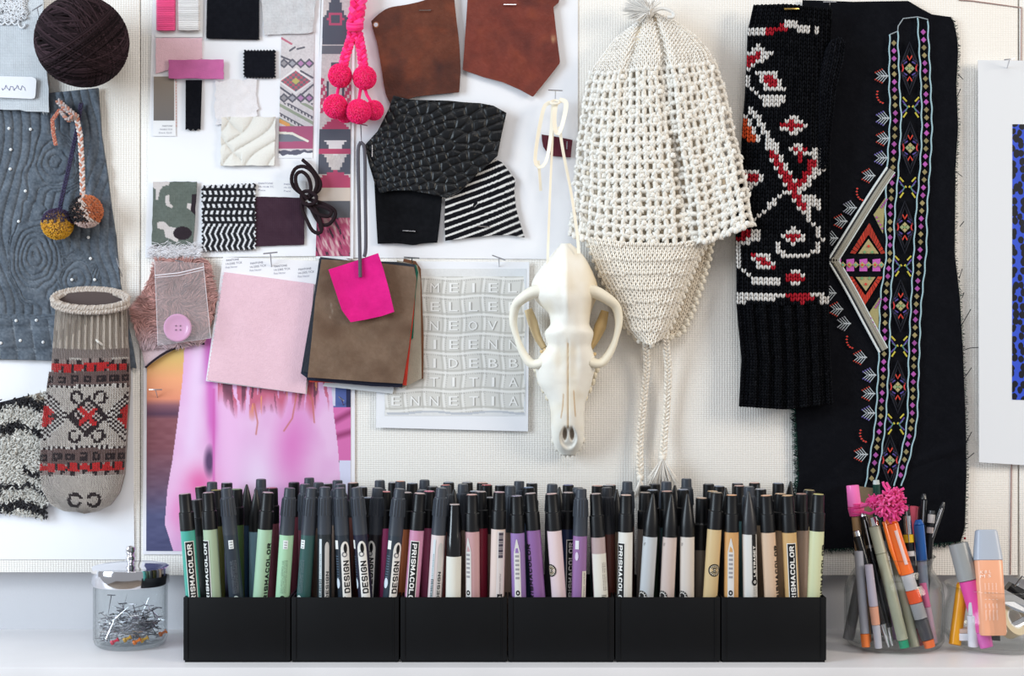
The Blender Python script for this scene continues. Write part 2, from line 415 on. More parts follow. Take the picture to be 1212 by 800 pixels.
def pompom(mb, c, r, colfn, n=900, ln=.22, wd=.05, seed=1):
    g = np.random.default_rng(seed); q = g.normal(size=(n, 3)); q /= np.linalg.norm(q, axis=1)[:, None]
    cols = colfn(q); mb.add(ball(c, r*.92, 20, 12), cols.mean(0))
    ax = q+g.normal(size=(n, 3))*.35; ax /= np.linalg.norm(ax, axis=1)[:, None]
    sd = np.cross(ax, g.normal(size=(n, 3))); sd /= np.linalg.norm(sd, axis=1)[:, None]; nr = np.cross(ax, sd)
    L = r*ln*g.uniform(.6, 1.1, (n, 1))
    mb.add(loz(np.array(c)+q*(r-L*.6), ax*L, sd*r*wd, nr*r*wd), repc(cols+g.normal(size=(n, 1))*6)); return mb
def knit(T, R, B, L, cw, rh, dep, col, ncol=None, fat=1.0, mb=None, rib=None, lift=.0006, seed=2):
    T, R, B, L = [resample(q, 60) for q in (T, R, B, L)]
    hgt = (np.linalg.norm(np.diff(L, axis=0), axis=1).sum()+np.linalg.norm(np.diff(R, axis=0), axis=1).sum())/2
    ny = max(2, int(hgt/rh)); GX, GY = coons(T, R, B, L, 60, ny*2); g = np.random.default_rng(seed)
    XS, YS, US, VS, AX, AY, BX, BY = [], [], [], [], [], [], [], []
    uu = np.linspace(0, 1, 61)
    for j in range(ny):
        x, y = GX[2*j+1], GY[2*j+1]; wdt = np.hypot(np.diff(x), np.diff(y)).sum(); n = ncol or max(1, int(round(wdt/cw)))
        u = (np.arange(n)+.5)/n; px = np.interp(u, uu, x); py = np.interp(u, uu, y)
        x2, y2 = np.interp(u, uu, GX[2*j+2]), np.interp(u, uu, GY[2*j+2]); x0, y0 = np.interp(u, uu, GX[2*j]), np.interp(u, uu, GY[2*j])
        tx = (np.interp(np.clip(u+.5/n, 0, 1), uu, x)-np.interp(np.clip(u-.5/n, 0, 1), uu, x)); ty = (np.interp(np.clip(u+.5/n, 0, 1), uu, y)-np.interp(np.clip(u-.5/n, 0, 1), uu, y))
        XS.append(px); YS.append(py); US.append(u); VS.append(np.full(n, (j+.5)/ny)); AX.append(tx); AY.append(ty); BX.append(x2-x0); BY.append(y2-y0)
    X, Y, U, V, ax, ay, bx, by = [np.concatenate(q) for q in (XS, YS, US, VS, AX, AY, BX, BY)]
    d = dep(U, V, X, Y)+lift; c = col(X, Y); cw_ = np.hypot(ax, ay)
    mb = mb or MB()
    for s in (-1, 1):
        jx, jy = g.normal(size=len(X))*.12, g.normal(size=len(X))*.12
        mb.add(lozpx(X+s*.24*ax+jx, Y+s*.24*ay+jy, d, -s*.19*ax+.72*bx, -s*.19*ay+.72*by, .21*cw_*fat, th=.26*cw_.mean()*D/F*fat, dd=-.0005), repc(c+g.normal(size=(len(X), 1))*4))
    return mb
# ================================================================ LEFT COLUMN
o = patch(*quad((-30, -10), (50, -10), (58, 133), (-30, 128), 1.2, 4), 40, 60, flutter(.009, .002, 30), .0012, tint((203, 208, 213), 5, 2)).build('cloth_swatch', M['cloth'])
prop(o, 'pale blue-grey frayed cloth swatch in the top left corner', 'fabric swatch')
g = RNG; n = 60; fy = g.uniform(120, 133, n); 
o2 = MB().add(lozpx(g.uniform(50, 57, 40), g.uniform(112, 131, 40), .009, g.uniform(-1, 3, 40), g.uniform(3, 7, 40), .35), repc(np.tile((190, 194, 198), (40, 1)))).build('frayed_edge', M['cloth'], o, kind='stuff')
mb = MB()
for i in range(260):
    x = random.uniform(-12, 30); y = random.uniform(-8, 26-abs(x-10)*.25); 
    a = random.uniform(0, PI); mb.add(tube([W(x+3*math.cos(a+t), y+2.5*math.sin(a+t), .0115+.001*math.sin(t)) for t in np.linspace(0, 4.5, 6)], .0006, 4), (226, 228, 232))
for sx in range(-6, 34, 8): mb.add(tube([W(sx+4*math.cos(t), 24+5*math.sin(t)+(4 if sx > 20 else 0), .0118) for t in np.linspace(0, PI, 7)], .0009, 5), (230, 232, 236))
o = mb.build('lace_trim', M['yarn']); prop(o, 'white lace trim scrap on top of the pale cloth swatch', 'lace')
t = thing('paper_tag', 'white rounded paper tag with faint handwriting on the pale cloth swatch', 'tag', W(20, 103, .0125))
pts = [(-6, 90), (38, 91), (42, 93), (43, 96), (42, 112), (41, 116), (37, 117), (-6, 115)]
MB().add(prism(pts, .0135, .0006)).build('card', M['paper'], t, smooth=False, recalc=True)
MB().add(tube([W(2+x, 104+2.3*math.sin(x*.95)+1.1*math.sin(x*2.3), .0138) for x in np.linspace(0, 28, 60)], .00022, 4), (150, 155, 190)).build('handwriting', M['ink'], t)
# quilt
QR = [(116, 104), (120, 160), (127, 205), (131, 240), (137, 280), (142, 335), (150, 378), (157, 412), (161, 436)]
def qphase(X, Y):
    wv = X+10*np.sin(Y/34)+12*fbm(X, Y, 60, 9, 2); 
    d1 = np.hypot(X-64, (Y-192)*.8); d2 = np.hypot((X-40)*1.1, (Y-300)*.7); d3 = np.hypot(X-88, (Y-330)*.8)
    p = wv/11.0
    wq = 13*(fbm(X, Y, 26, 61)-.5)+5*np.sin(np.arctan2(Y-250, X-60)*3)
    for dd, R_ in ((d1+wq, 34), (d2+wq, 38), (d3-wq, 28)):
        m = np.clip((R_-dd)/8, 0, 1); p = p*(1-m)+(dd/6.5)*m
    m = np.clip((Y-372)/6, 0, 1); p = p*(1-m)+((X-.15*Y)/21)*m
    return p
def qh(X, Y):
    p = qphase(X, Y); h = np.abs(np.sin(PI*p))**.55
    h = h*np.clip(np.abs(((Y-375) % 26)-13)/4, .35, 1)**(Y > 372)
    return h
def qcol(X, Y):
    h = qh(X, Y); n = vnoise(X, Y, 1.6, 3)*.5+fbm(X, Y, 9, 5)*.5
    a = np.ones(X.shape+(3,))*np.array([92., 100, 110])+((n-.5)*54)[..., None]
    m = np.clip((.30-h)/.3, 0, 1)*(vnoise(X, Y, 1.3, 8) > .45)
    return mixc(a, (158, 165, 172), m*.75)
o = patch([(-30, 116), (40, 112), (116, 104)], QR, [(-30, 424), (60, 427), (120, 431), (161, 436)], [(-30, 116), (-30, 424)], 190, 310,
          lambda U, V, X, Y: .0035+.0020*qh(X, Y)+.0012*fbm(X, Y, 40, 2), .003, qcol).build('quilted_cloth', M['suede'], sharp=0)
prop(o, 'slate blue quilted cloth with swirling stitching and white dots', 'fabric swatch')
mb = MB()
for x, y in [(10.5, 152), (36, 153), (12.6, 177), (12, 200), (64.5, 152), (104.5, 281), (107, 306), (85, 331), (112, 331), (19, 379.5), (43, 379), (1, 406), (24, 403), (51, 405), (30, 226), (22, 262)]:
    mb.add(ball(W(x, y, .0066), .0016, 8, 6, (1, .5, 1)), (222, 224, 226))
mb.build('knot_stitch', M['yarn'], o, kind='stuff')
# yarn ball
cx, cy, R_ = 97, 49, .0425; c = np.array(W(cx, cy, R_+.006))
mb = MB().add(ball(c, R_*.94, 24, 16), (34, 26, 28))
gg = np.random.default_rng(5)
for b_ in range(15):
    ax = gg.normal(size=3); ax /= np.linalg.norm(ax); u = np.cross(ax, (.3, .5, .8)); u /= np.linalg.norm(u); v = np.cross(ax, u)
    for k in range(11):
        off = (k-5)*.0023+gg.normal()*.0003; rr = math.sqrt(max(R_**2-off**2, 1e-6))*(1+b_*.0022); th = np.linspace(0, 2*PI, 41)[:-1]
        wob = np.sin(th*2+gg.uniform(0, 6))*.0008
        p = c+ax*off+(u[None]*np.cos(th)[:, None]+v[None]*np.sin(th)[:, None])*rr+ax[None]*wob[:, None]
        s = gg.uniform(.6, 1.75); mb.add(tube(p, .00125, 5, closed=True), np.clip(np.array((38, 29, 32))*s, 0, 90))
o = mb.build('yarn_ball', M['darkyarn'], sharp=0); prop(o, 'dark brown ball of wool yarn pinned at the top left', 'yarn ball')
tpin('T pin stuck in beside the dark yarn ball', 44, 9, 7, 32, 48, 30, .022)
# pompom cord
t = thing('pompom_string', 'braided cord with mustard and orange striped pompoms hanging on the quilted cloth', 'pompom', W(85, 130, .012))
mb = MB(); braid([W(96, 122, .010), W(91, 155, .011), (W(80, 205, .012)), W(72, 240, .014), W(70, 256, .016)], .0016, [(58, 52, 82), (48, 44, 70)], .009, mb); mb.build('braid', M['yarn'], t)
mb = MB(); braid([W(90, 136, .013), W(95, 160, .014), W(97, 195, .014), W(98, 236, .016)], .0019, [(214, 196, 190), (200, 130, 105), (225, 220, 218)], .010, mb)
mb.build('braid', M['yarn'], t)
mb = MB(); braid([W(82, 131, .013), W(70, 131, .014), W(62, 142, .014), (W(63, 156, .013)), W(66, 172, .012)], .0014, [(196, 120, 100), (205, 150, 130)], .008, mb)
braid([W(68, 119, .012), W(78, 128, .015), W(90, 138, .016), W(80, 142, .014), W(72, 132, .013)], .0022, [(190, 175, 172), (200, 140, 120)], .010, mb); mb.build('knot', M['yarn'], t)
def pc1(q):
    a = np.tile((222., 170, 50), (len(q), 1)); m = q[:, 2]+.35*q[:, 0]*0+.12*np.sin(q[:, 0]*14) > .12; a[m] = (66, 52, 84); return a
pompom(MB(), W(68, 265, .019), .0155, pc1, 1500, .16, .045, 3).build('pompom', M['yarn'], t)
def pc2(q):
    a = np.tile((28., 26, 32), (len(q), 1)); s = q[:, 0]*.85-q[:, 2]*-.35+.08*np.sin(q[:, 2]*12); a[s > .02] = (226, 214, 208); a[s > .28] = (206, 124, 82); a[q[:, 2] < -.72] = (220, 196, 190); return a
pompom(MB(), W(102, 250, .021), .0163, pc2, 1500, .16, .045, 4).build('pompom', M['yarn'], t)
# grey patterned mittens
def gm_col(X, Y):
    cx = np.interp(Y, [420, 490, 560, 607], [107, 104, 99.5, 100]); hw = 46.0; s = X-cx
    a = np.ones(X.shape+(3,))*np.array([202., 195, 189])+((vnoise(X, Y, 3, 4)-.5)*16)[..., None]
    RED = (205, 44, 48); BK = (46, 34, 40); BR = (120, 98, 96); WH = (222, 218, 214)
    yy = Y+.02*(s)
    put(a, (yy > 412) & (yy < 424), (150, 138, 134))
    def motif(y0, y1, up):
        m = (yy > y0) & (yy < y1); p = np.abs(((s+6.6) % 13.2)-6.6); f = (yy-y0)/(y1-y0); f = f if up else 1-f
        put(a, m, (168, 152, 148)); put(a, m & (f < .5) & (p < 1.6+f*4), BK); put(a, m & (f > .35) & (p < 7.6-6.5*(f-.35)) , RED); put(a, m & (f > .45) & (p > 5.2), BK)
    motif(425, 440, True); motif(548, 562, False)
    for y0, y1 in ((440, 456), (531, 548)):
        m = (yy > y0) & (yy < y1); put(a, m, BR); p = ((s+100) % 15.5); q = (yy-y0)/(y1-y0)
        put(a, m & (q > .3) & (q < .8) & (p < 10.5) & ~((q > .45) & (q < .62) & (p > 2.5) & (p < 6)), BK)
    for y0 in (455.5, 528):
        m = (yy > y0) & (yy < y0+3); put(a, m, BK); put(a, m & ((s % 5.6) > 2.8), WH)
    m = (Y > 460) & (Y < 526); v = (Y-493)
    chk = (np.floor(X/2.9).astype(int)+np.floor(Y/2.6).astype(int)) % 2 == 0
    for c0 in (-50, 46):
        dd = np.abs(s-c0)+np.abs(v)*1.0; put(a, m & (dd < 30) & chk, BK); put(a, m & (dd < 30) & ~chk, WH); put(a, m & (dd < 14), RED); put(a, m & (dd < 14) & (np.abs(v) < 2.5) & (np.abs(s-c0) > 4), BK)
    dd = np.abs(s)+np.abs(v)
    put(a, m & (dd < 25) & (dd > 18) & (np.abs(s) < 24), BK); put(a, m & (dd < 17) & chk, BK); put(a, m & (dd < 17) & ~chk, (205, 190, 186))
    put(a, m & (np.abs(np.abs(s)-np.abs(v)) < 3.6) & (dd < 20), RED)
    for sx in (-1, 1):
        for sy in (-1, 1):
            r_ = np.hypot(s-sx*14, v-sy*23); put(a, m & (r_ < 8.2) & (r_ > 4.6) & ~((s*sx < 12) & (v*sy < 21)), BK)
    for sx in (-1, 1):
        r_ = np.hypot(s-sx*11, Y-592); put(a, (r_ < 9) & (r_ > 5.2) & (s*sx > -1) & ~((Y > 590) & (Y < 595) & (s*sx < 10)) & (Y > 584), BK)
    return a
def mdep(b, h):
    return lambda U, V, X, Y: b+h*np.clip(1-(2*U-1)**2, 0, 1)**.5*np.clip((1-V)*6+.15, 0, 1)**.5
def mitten_back():
    T = [(58, 440), (140, 440)]; L = [(58, 440), (52, 480), (48, 520), (47, 560), (50, 580), (60, 597), (76, 605)]; R = [(140, 440), (138, 560), (124, 600)]; B = [(76, 605), (100, 607), (124, 602)]
    t = thing('knitted_mitten', 'grey patterned mitten mostly hidden behind its pair on the quilted cloth', 'mitten', W(95, 520, .006))
    patch(T, R, B, L, 20, 30, mdep(.007, .004), .003, (120, 108, 104)).build('lining', M['yarn'], t)
    knit(T, R, B, L, 3, 2.6, mdep(.007, .004), gm_col, 28).build('knit_body', M['yarn'], t)
mitten_back()
t = thing('knitted_mitten', 'grey mitten with red and black fair isle bands and rolled cuff', 'mitten', W(105, 470, .012))
T = [(66, 362), (85, 366), (107, 367), (130, 366), (150, 362)]; L = [(66, 362), (63, 400), (61, 430), (60, 455), (58, 500), (56, 545), (58, 570), (66, 588), (78, 600), (88, 605)]
R = [(150, 362), (151, 400), (153, 430), (153, 460), (150, 505), (147, 560), (141, 583), (130, 598), (116, 605)]; B = [(88, 605), (100, 608), (116, 605)]
patch(T, R, B, L, 30, 50, mdep(.010, .016), .006, (128, 116, 112)).build('lining', M['yarn'], t)
cut = lambda P, y0, y1: [(np.interp(y, [p[1] for p in P], [p[0] for p in P]), y) for y in np.linspace(y0, y1, 14)]
rd = lambda U, V, X, Y: .011+.017*np.clip(1-(2*U-1)**2, 0, 1)**.5+.0016*np.sin(U*2*PI*12)
knit(T, cut(R, 362, 412), [(62, 412), (107, 414), (152, 412)], cut(L, 362, 412), 3.6, 2.6, rd, lambda X, Y: np.array([206., 196, 186])+0*X[..., None]+((np.sin((X-60)/90*2*PI*12) < -.2)*-38)[..., None], 36).build('ribbed_cuff', M['yarn'], t)
knit([(62, 412), (107, 414), (152, 412)], cut(R, 412, 583)+R[-2:], B, cut(L, 412, 588)+L[-2:], 2.9, 2.55, mdep(.011, .016), gm_col, 31).build('knit_body', M['yarn'], t)
mb = MB(); el = [W(107+43*math.cos(a), 354-10.5*math.sin(a), .020-.012*math.sin(a)) for a in np.linspace(0, 2*PI, 40)]
braid(el, .0030, [(196, 184, 174), (188, 176, 166)], .0085, mb)
el = [W(107+43*math.cos(a), 358-10*math.sin(a), .021-.012*math.sin(a)) for a in np.linspace(PI, 2*PI, 30)]
braid(el, .0028, [(190, 178, 168), (200, 188, 178)], .0085, mb); mb.build('rolled_rim', M['yarn'], t)
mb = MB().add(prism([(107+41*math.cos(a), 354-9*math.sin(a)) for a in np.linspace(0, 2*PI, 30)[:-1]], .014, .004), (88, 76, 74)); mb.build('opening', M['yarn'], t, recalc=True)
tpin('T pin in the board at the right edge of the quilted cloth', 139, 311, 5, -75, 145, 327, .008)
MB().add(tube([W(121, 408, .0285), W(117, 405, .031), W(114, 402, .029)], .0012, 5), (215, 208, 200)).build('loose_stitch', M['yarn'], t)
# nubby swatch
T = [(-25, 480), (0, 476), (25, 470), (54, 463)]; B = [(-25, 603), (0, 607), (30, 611), (52, 614)]
def nubcol(X, Y):
    a = np.ones(X.shape+(3,))*np.array([206., 204, 198])+((vnoise(X, Y, 3, 2)-.5)*50)[..., None]
    w_ = Y+5*np.sin(X/14)+6*(fbm(X, Y, 12, 7)-.5)*2
    m = ((w_ > 470) & (w_ < 487)) | ((w_ > 506) & (w_ < 515)) | ((w_ > 576) & (w_ < 581)) | ((w_ > 597) & (w_ < 607)) | ((w_ > 560) & (w_ < 567) & (X > 28)); put(a, m, (34, 33, 38)); put(a, (w_ > 463) & (w_ < 476) & (vnoise(X, Y, 4, 9) > .5), (146, 134, 120)); return a
t = thing('nubby_swatch', 'shaggy off-white boucle wool swatch with black stripes at the lower left', 'fabric swatch', W(20, 540, .004))
patch(T, [(54, 463), (52, 614)], B, [(-25, 480), (-25, 603)], 60, 90, flutter(.004, .002, 9), .002, nubcol).build('cloth', M['yarn'], t)
n = 5200; u = RNG.uniform(-25, 56, n); v = RNG.uniform(0, 1, n); y = (478-.25*u)+v*(606-(478-.25*u)+.12*u); a = RNG.uniform(0, 2*PI, n)
MB().add(lozpx(u+RNG.normal(size=n), y+RNG.normal(size=n)*2, .0062+RNG.uniform(0, .0022, n), 2.1*np.cos(a), 2.1*np.sin(a), .75), repc(nubcol(u, y)*RNG.uniform(.85, 1.08, (n, 1)))).build('wool_loops', M['yarn'], t, kind='stuff')
# ================================================================ MOOD BOARD SHEET A
DA = .0016
def swatch(name, label, q, dep, th, col, m='cloth', nx=24, ny=24, cat='fabric swatch', group=None):
    o = patch(*q, nx, ny, dep, th, col).build(name, M[m]); prop(o, label, cat, group); return o
def pinked(A, B_, C_, D_, tooth=4, amp=1.2, sides='TRBL'):
    e = lambda a, b, k: pink(a, b, tooth, amp) if k in sides else [a, b]
    return e(A, B_, 'T'), e(B_, C_, 'R'), e(D_, C_, 'B'), e(A, D_, 'L')
def ribbed(c, p=3.0): return lambda X, Y: np.clip(np.array(c, float)+(np.sin(Y*2*PI/p+vnoise(X, Y, 4, 2)*3)*10+(vnoise(X, Y, 2, 5)-.5)*14)[..., None], 0, 255)
t = thing('yarn_card', 'card wrapped with bright pink and white yarn at the top of the sheet', 'yarn sample', W(212, 18, .004))
patch(*quad((183, -8), (241, -8), (240, 44), (184, 44)), 4, 4, .0026, .0006, (232, 232, 234)).build('card', M['print'], t)
for a, b, cc, nm in ((186, 207, (236, 84, 140), 'pink_winding'), (211, 236, (232, 230, 230), 'white_winding')):
    mb = MB()
    for y in np.arange(-7, 37, 2.2): mb.add(tube([W(a, y, .003), W(a+1.5, y+.2, .0062), W((a+b)/2, y+.5, .0068), W(b-1.5, y+.2, .0062), W(b, y, .003)], .0011, 5), np.array(cc)*random.uniform(.95, 1.04))
    mb.build(nm, M['yarn'], t, kind='stuff')
swatch('fabric_swatch', 'large black pinked-edge fabric swatch at the top edge of the mood board', pinked((245, -6), (306.5, -6), (306.5, 47), (244, 45.5), 2.6, .7, 'RBL'), flutter(.004, .001), .0014, tint((20, 21, 27), 3), nx=60, ny=50)
swatch('fabric_swatch', 'pale grey linen swatch at the top right of the mood board', quad((308, -6), (374, -6), (370, 38), (313, 42), 1.0, 3), flutter(.0035, .0016, 15), .0012, tint((206, 205, 207), 8, 1.5), nx=60, ny=40)
swatch('fabric_swatch', 'pale pink felt swatch under the orchid strip', quad((184.5, 45), (239, 45), (239, 69), (184, 87), .5, 2), flutter(.003, .0006), .0012, tint((232, 192, 202), 4), 'felt')
swatch('leather_strip', 'orchid pink strip laid across the pale pink swatch', quad((199.5, 70.5), (264.5, 70.5), (264.5, 93.5), (199.8, 92.5), .5, 5), flutter(.0058, .0008, 20), .0012, tint((202, 108, 164), 5, 9), 'suede', cat='strip')
swatch('fabric_swatch', 'small square black swatch with zigzag edges', pinked((288.5, 59.5), (325.5, 59.5), (325.5, 92), (288.5, 91.5), 3.6, 1.1), flutter(.0042, .0008), .0014, tint((22, 23, 30), 3), nx=60, ny=50)
t = thing('colour_card', 'taupe colour chip with white footer below the pink swatches', 'colour card', W(195, 125, .003))
patch(*quad((181.5, 89), (207.5, 89), (208, 161), (181, 161)), 3, 3, .0026, .0004, (236, 236, 238)).build('card', M['print'], t)
patch(*quad((182, 90.5), (206, 90.5), (206, 142.5), (181.8, 142.5)), 10, 20, .0030, .0005, lambda X, Y: mixc(base(X, (146, 134, 122)), (112, 106, 104), (Y-90)/52)).build('chip', M['print'], t)
swatch('pinked_edge', 'salmon zigzag fabric edge showing beside the taupe colour chip', pinked((205.5, 92), (208.5, 92), (208.5, 150), (205.5, 150), 3.4, .8, 'R'), .0024, .0003, (224, 178, 172), nx=4, ny=60, cat='fabric strip')
mb = MB(); mb.add(text_px('PANTONE', 192, 150, 12, 2.0, .0031), (150, 150, 158)); mb.add(text_px('18-0403 TCX', 189, 154, 15, 2.0, .0031), (160, 160, 170)); mb.add(text_px('Dark Gull', 188, 158, 15, 2, .0031), (160, 160, 170)); mb.build('print', M['ink'], bpy.data.objects[t.name])
swatch('ribbon_swatch', 'narrow upright black ribbon with zigzag cut ends', pinked((219.8, 94.8), (238.8, 94.8), (237, 153.5), (219.5, 153.5), 4.6, 1.5, 'B'), flutter(.0036, .001, 18), .0014, tint((19, 20, 26), 3), nx=30, ny=40, cat='ribbon')
swatch('fabric_swatch', 'sheer white fluffy swatch in the middle of the mood board', quad((256, 95), (304, 94), (305, 137), (255, 148), 2.4, 8), flutter(.0030, .001, 9), .0008, tint((232, 228, 230), 4), 'felt')
def cq(X, Y):
    s = np.abs(np.sin((X+Y*1.1+6*np.sin(Y/9))/8.5))**.4; s2 = np.abs(np.sin((X*1.1-Y+3*np.sin(X/7))/10))**.4; return np.where(X < 286, np.minimum(s, s2), s)
swatch('quilted_swatch', 'cream quilted satin swatch with slanting ridges', quad((262, 139), (326, 138), (324.5, 196), (261, 196), .7, 4), lambda U, V, X, Y: .004+.0022*cq(X, Y), .002, lambda X, Y: mixc(base(X, (232, 229, 222)), (214, 210, 202), 1-cq(X, Y)), 'felt', 64, 58)
def camo(X, Y):
    a = tint((102, 110, 104), 5, 2)(X, Y); 
    for P in ([(178, 214), (201, 214), (200, 219), (193, 220), (189, 226), (187, 236), (184, 236), (184, 224), (179, 220)], [(196, 232), (200, 230), (201, 241), (205, 244), (203, 246), (196, 243)], [(186, 263), (194, 262), (200, 268), (208, 270), (212, 278), (210, 287), (202, 283), (196, 281), (194, 272), (186, 270)], [(222, 240), (226, 241), (227, 250), (221, 246)]):
        put(a, inpoly(X, Y, P), (208, 200, 198))
    put(a, ((X-216)/11)**2+((Y-276)/8)**2 < 1, (52, 44, 50)); put(a, inpoly(X, Y, [(227, 230), (235, 230), (232, 256), (226, 250)]), (52, 44, 50)); put(a, ((X-220)/10)**2+((Y-294)/4)**2 < 1, (52, 44, 50)); put(a, ((X-186)/8)**2+((Y-294)/4)**2 < 1, (52, 44, 50)); return a
swatch('fabric_swatch', 'camouflage print swatch in grey green with pale and dark blotches', quad((181, 215), (233, 215), (228, 295), (179.5, 295), .6, 3), flutter(.0038, .0016, 18), .0014, camo, nx=54, ny=80)
n = 900; x = RNG.uniform(176, 238, n); y = 298+RNG.normal(size=n)*4+.0*x; a = RNG.uniform(-.8, .8, n)
t = MB().add(lozpx(x, y, .004+RNG.uniform(0, .004, n), 4*np.cos(a), 4*np.sin(a), .35), repc(np.tile((232, 230, 234), (n, 1)))).build('tulle_tuft', M['yarn'], kind='stuff'); prop(t, 'wisp of white tulle under the camouflage swatch', 'tulle')
def bw(X, Y):
    a = tint((26, 26, 32), 3)(X, Y); xx = X-238; yy = Y-218
    s = np.sin(xx*2*PI/6.6+np.floor(yy/7.8)*PI*.0+yy*.25*np.where((np.floor(yy/7.8) % 2) == 0, 1, -1)); rowp = (yy % 7.8)
    put(a, (rowp < 4.4) & (s > .15) & (yy < 50), (222, 222, 226)); put(a, (yy >= 50) & (np.abs(((xx+np.where(((yy-50)//8) % 2 == 0, yy, -yy)*.45) % 6.6)-3.3) < 1.1), (222, 222, 226)); return a
swatch('knit_swatch', 'black and white flecked knit swatch with zigzag edges', pinked((239, 220), (302, 217.5), (302, 295), (239.5, 297), 4.4, 1.3), flutter(.0044, .001), .0018, bw, 'yarn', 128, 160)
t = thing('plum_swatch', 'dark plum fabric chip on a printed white card', 'fabric swatch', W(330, 262, .004))
patch(*quad((299, 212), (362, 214), (362, 238), (299, 236)), 3, 3, .0024, .0004, (238, 238, 240)).build('card', M['print'], t)
patch(*quad((300, 232.5), (360.5, 234), (360, 289.5), (300, 291.5), .3, 2), 12, 12, .0036, .0008, tint((66, 46, 58), 4, 2)).build('cloth', M['cloth'], t)
mb = MB()
for x, y in ((306, 218), (336, 219)):
    for k, s in enumerate(('PANTONE', '19-1518 TC', 'Puce')): mb.add(text_px(s, x, y+4*k, (17, 18, 8)[k], 2.1, .0028), (150, 152, 172))
mb.build('print', M['ink'], t)
# black cord bundle
t = thing('cord_bundle', 'dark brown cord knotted into a small bundle on the mood board', 'cord', W(378, 240, .008))
CB = (44, 34, 38)
for P in ([(358, 189), (366, 196), (373, 205), (379, 215), (378, 224), (370, 231), (362, 233)], [(362, 233), (348, 222), (345, 210), (350, 199), (360, 197), (370, 204), (375, 216), (372, 228), (364, 236)],
          [(364, 236), (352, 222), (350, 208), (357, 203), (365, 210), (368, 222), (366, 232)], [(362, 232), (357, 245), (364, 262), (370, 273), (378, 276), (381, 270), (377, 255), (369, 240)],
          [(366, 236), (380, 240), (394, 247), (397, 255), (390, 265), (381, 266), (374, 258), (368, 246)], [(362, 240), (374, 252), (388, 256), (392, 250), (380, 244), (368, 244)], [(356, 229), (364, 226), (374, 232), (372, 240), (362, 242), (357, 236), (357, 229)]):
    q = smooth_pl(P, 26); h = random.uniform(.005, .011); MB().add(tube([W(a, b, h+.004*math.sin(i/25*PI)) for i, (a, b) in enumerate(q)], .0019, 7), CB).build('cord_loop', M['darkyarn'], t)
# kilim prints
def kilim1(X, Y):
    a = tint((206, 200, 202), 8, 1.5)(X, Y); G = (98, 96, 106); u = X-331
    def dia(cx, cy, rx, ry, c, c2=None):
        q = np.abs(X-cx)/rx+np.abs(Y-cy)/ry; put(a, q < 1, c)
        if c2 is not None: put(a, q < .55, c2)
    for yc in (75, 116):
        for k, xc in enumerate((336, 346, 356, 366)): dia(xc, yc, 6.5, 6, G, ((150, 146, 150), (160, 160, 168), (176, 130, 172), (176, 130, 172))[k])
    dia(350, 96, 21, 16, (226, 222, 222)); dia(350, 96, 18, 12.5, (186, 96, 112)); 
    m = (np.abs(X-350)/18+np.abs(Y-96)/12.5) < 1; put(a, m & ((np.floor(X/3.2)+np.floor(Y/3)) % 2 == 0), (110, 112, 120)); dia(350, 96, 5, 4, (190, 180, 110))
    put(a, dline(X, Y, [(331, 85), (345, 76)]) < 0, G)
    for pl in ([(331, 66), (343, 71)], [(356, 84), (370, 92)], [(331, 103), (345, 113)], [(371, 100), (358, 111)], [(343, 60), (349, 56)], [(352, 58), (360, 56)]): put(a, dline(X, Y, pl) < 1.1, G)
    put(a, dline(X, Y, [(333, 45), (345, 52)]) < 1.2, (190, 110, 130))
    b = (Y > 122) & (Y < 150); s = Y-.55*X; put(a, b & (((s-8) % 17) < 4), (150, 158, 140)); put(a, b & (((s-2) % 17) < 1.6), G); put(a, b & (((s-2) % 17) < 4) & (np.floor(X/2) % 2 == 0), G)
    put(a, dline(X, Y, [(331, 143), (341, 148)]) < 2.2, (222, 160, 96))
    put(a, (Y > 149) & (Y < 176), (172, 92, 124)); put(a, inpoly(X, Y, [(330, 158), (345, 158), (362, 167), (330, 168)]), (120, 124, 136)); put(a, dline(X, Y, [(330, 157), (346, 158), (364, 167)]) < 1.4, (230, 226, 214))
    m = Y > 176+3*vnoise(X, Y, 4, 3); put(a, m, (96, 96, 112)); put(a, Y > 181+4*vnoise(X, 0*Y, 5, 3)-(X-330)*.05, (238, 238, 242)); return a
o = patch(*quad((333, 38), (372, 38), (370, 187), (329.5, 187)), 80, 290, DA+.0006, .0005, kilim1).build('photo_print', M['print']); prop(o, 'narrow printed photo of a pastel kilim rug with diamond rows', 'photo print')
sheet('paper_sheet', 'narrow white sheet behind the pink and grey ikat print', [(381, -8), (420, -8), (418, 306), (374, 306), (377, 100)], .0024)
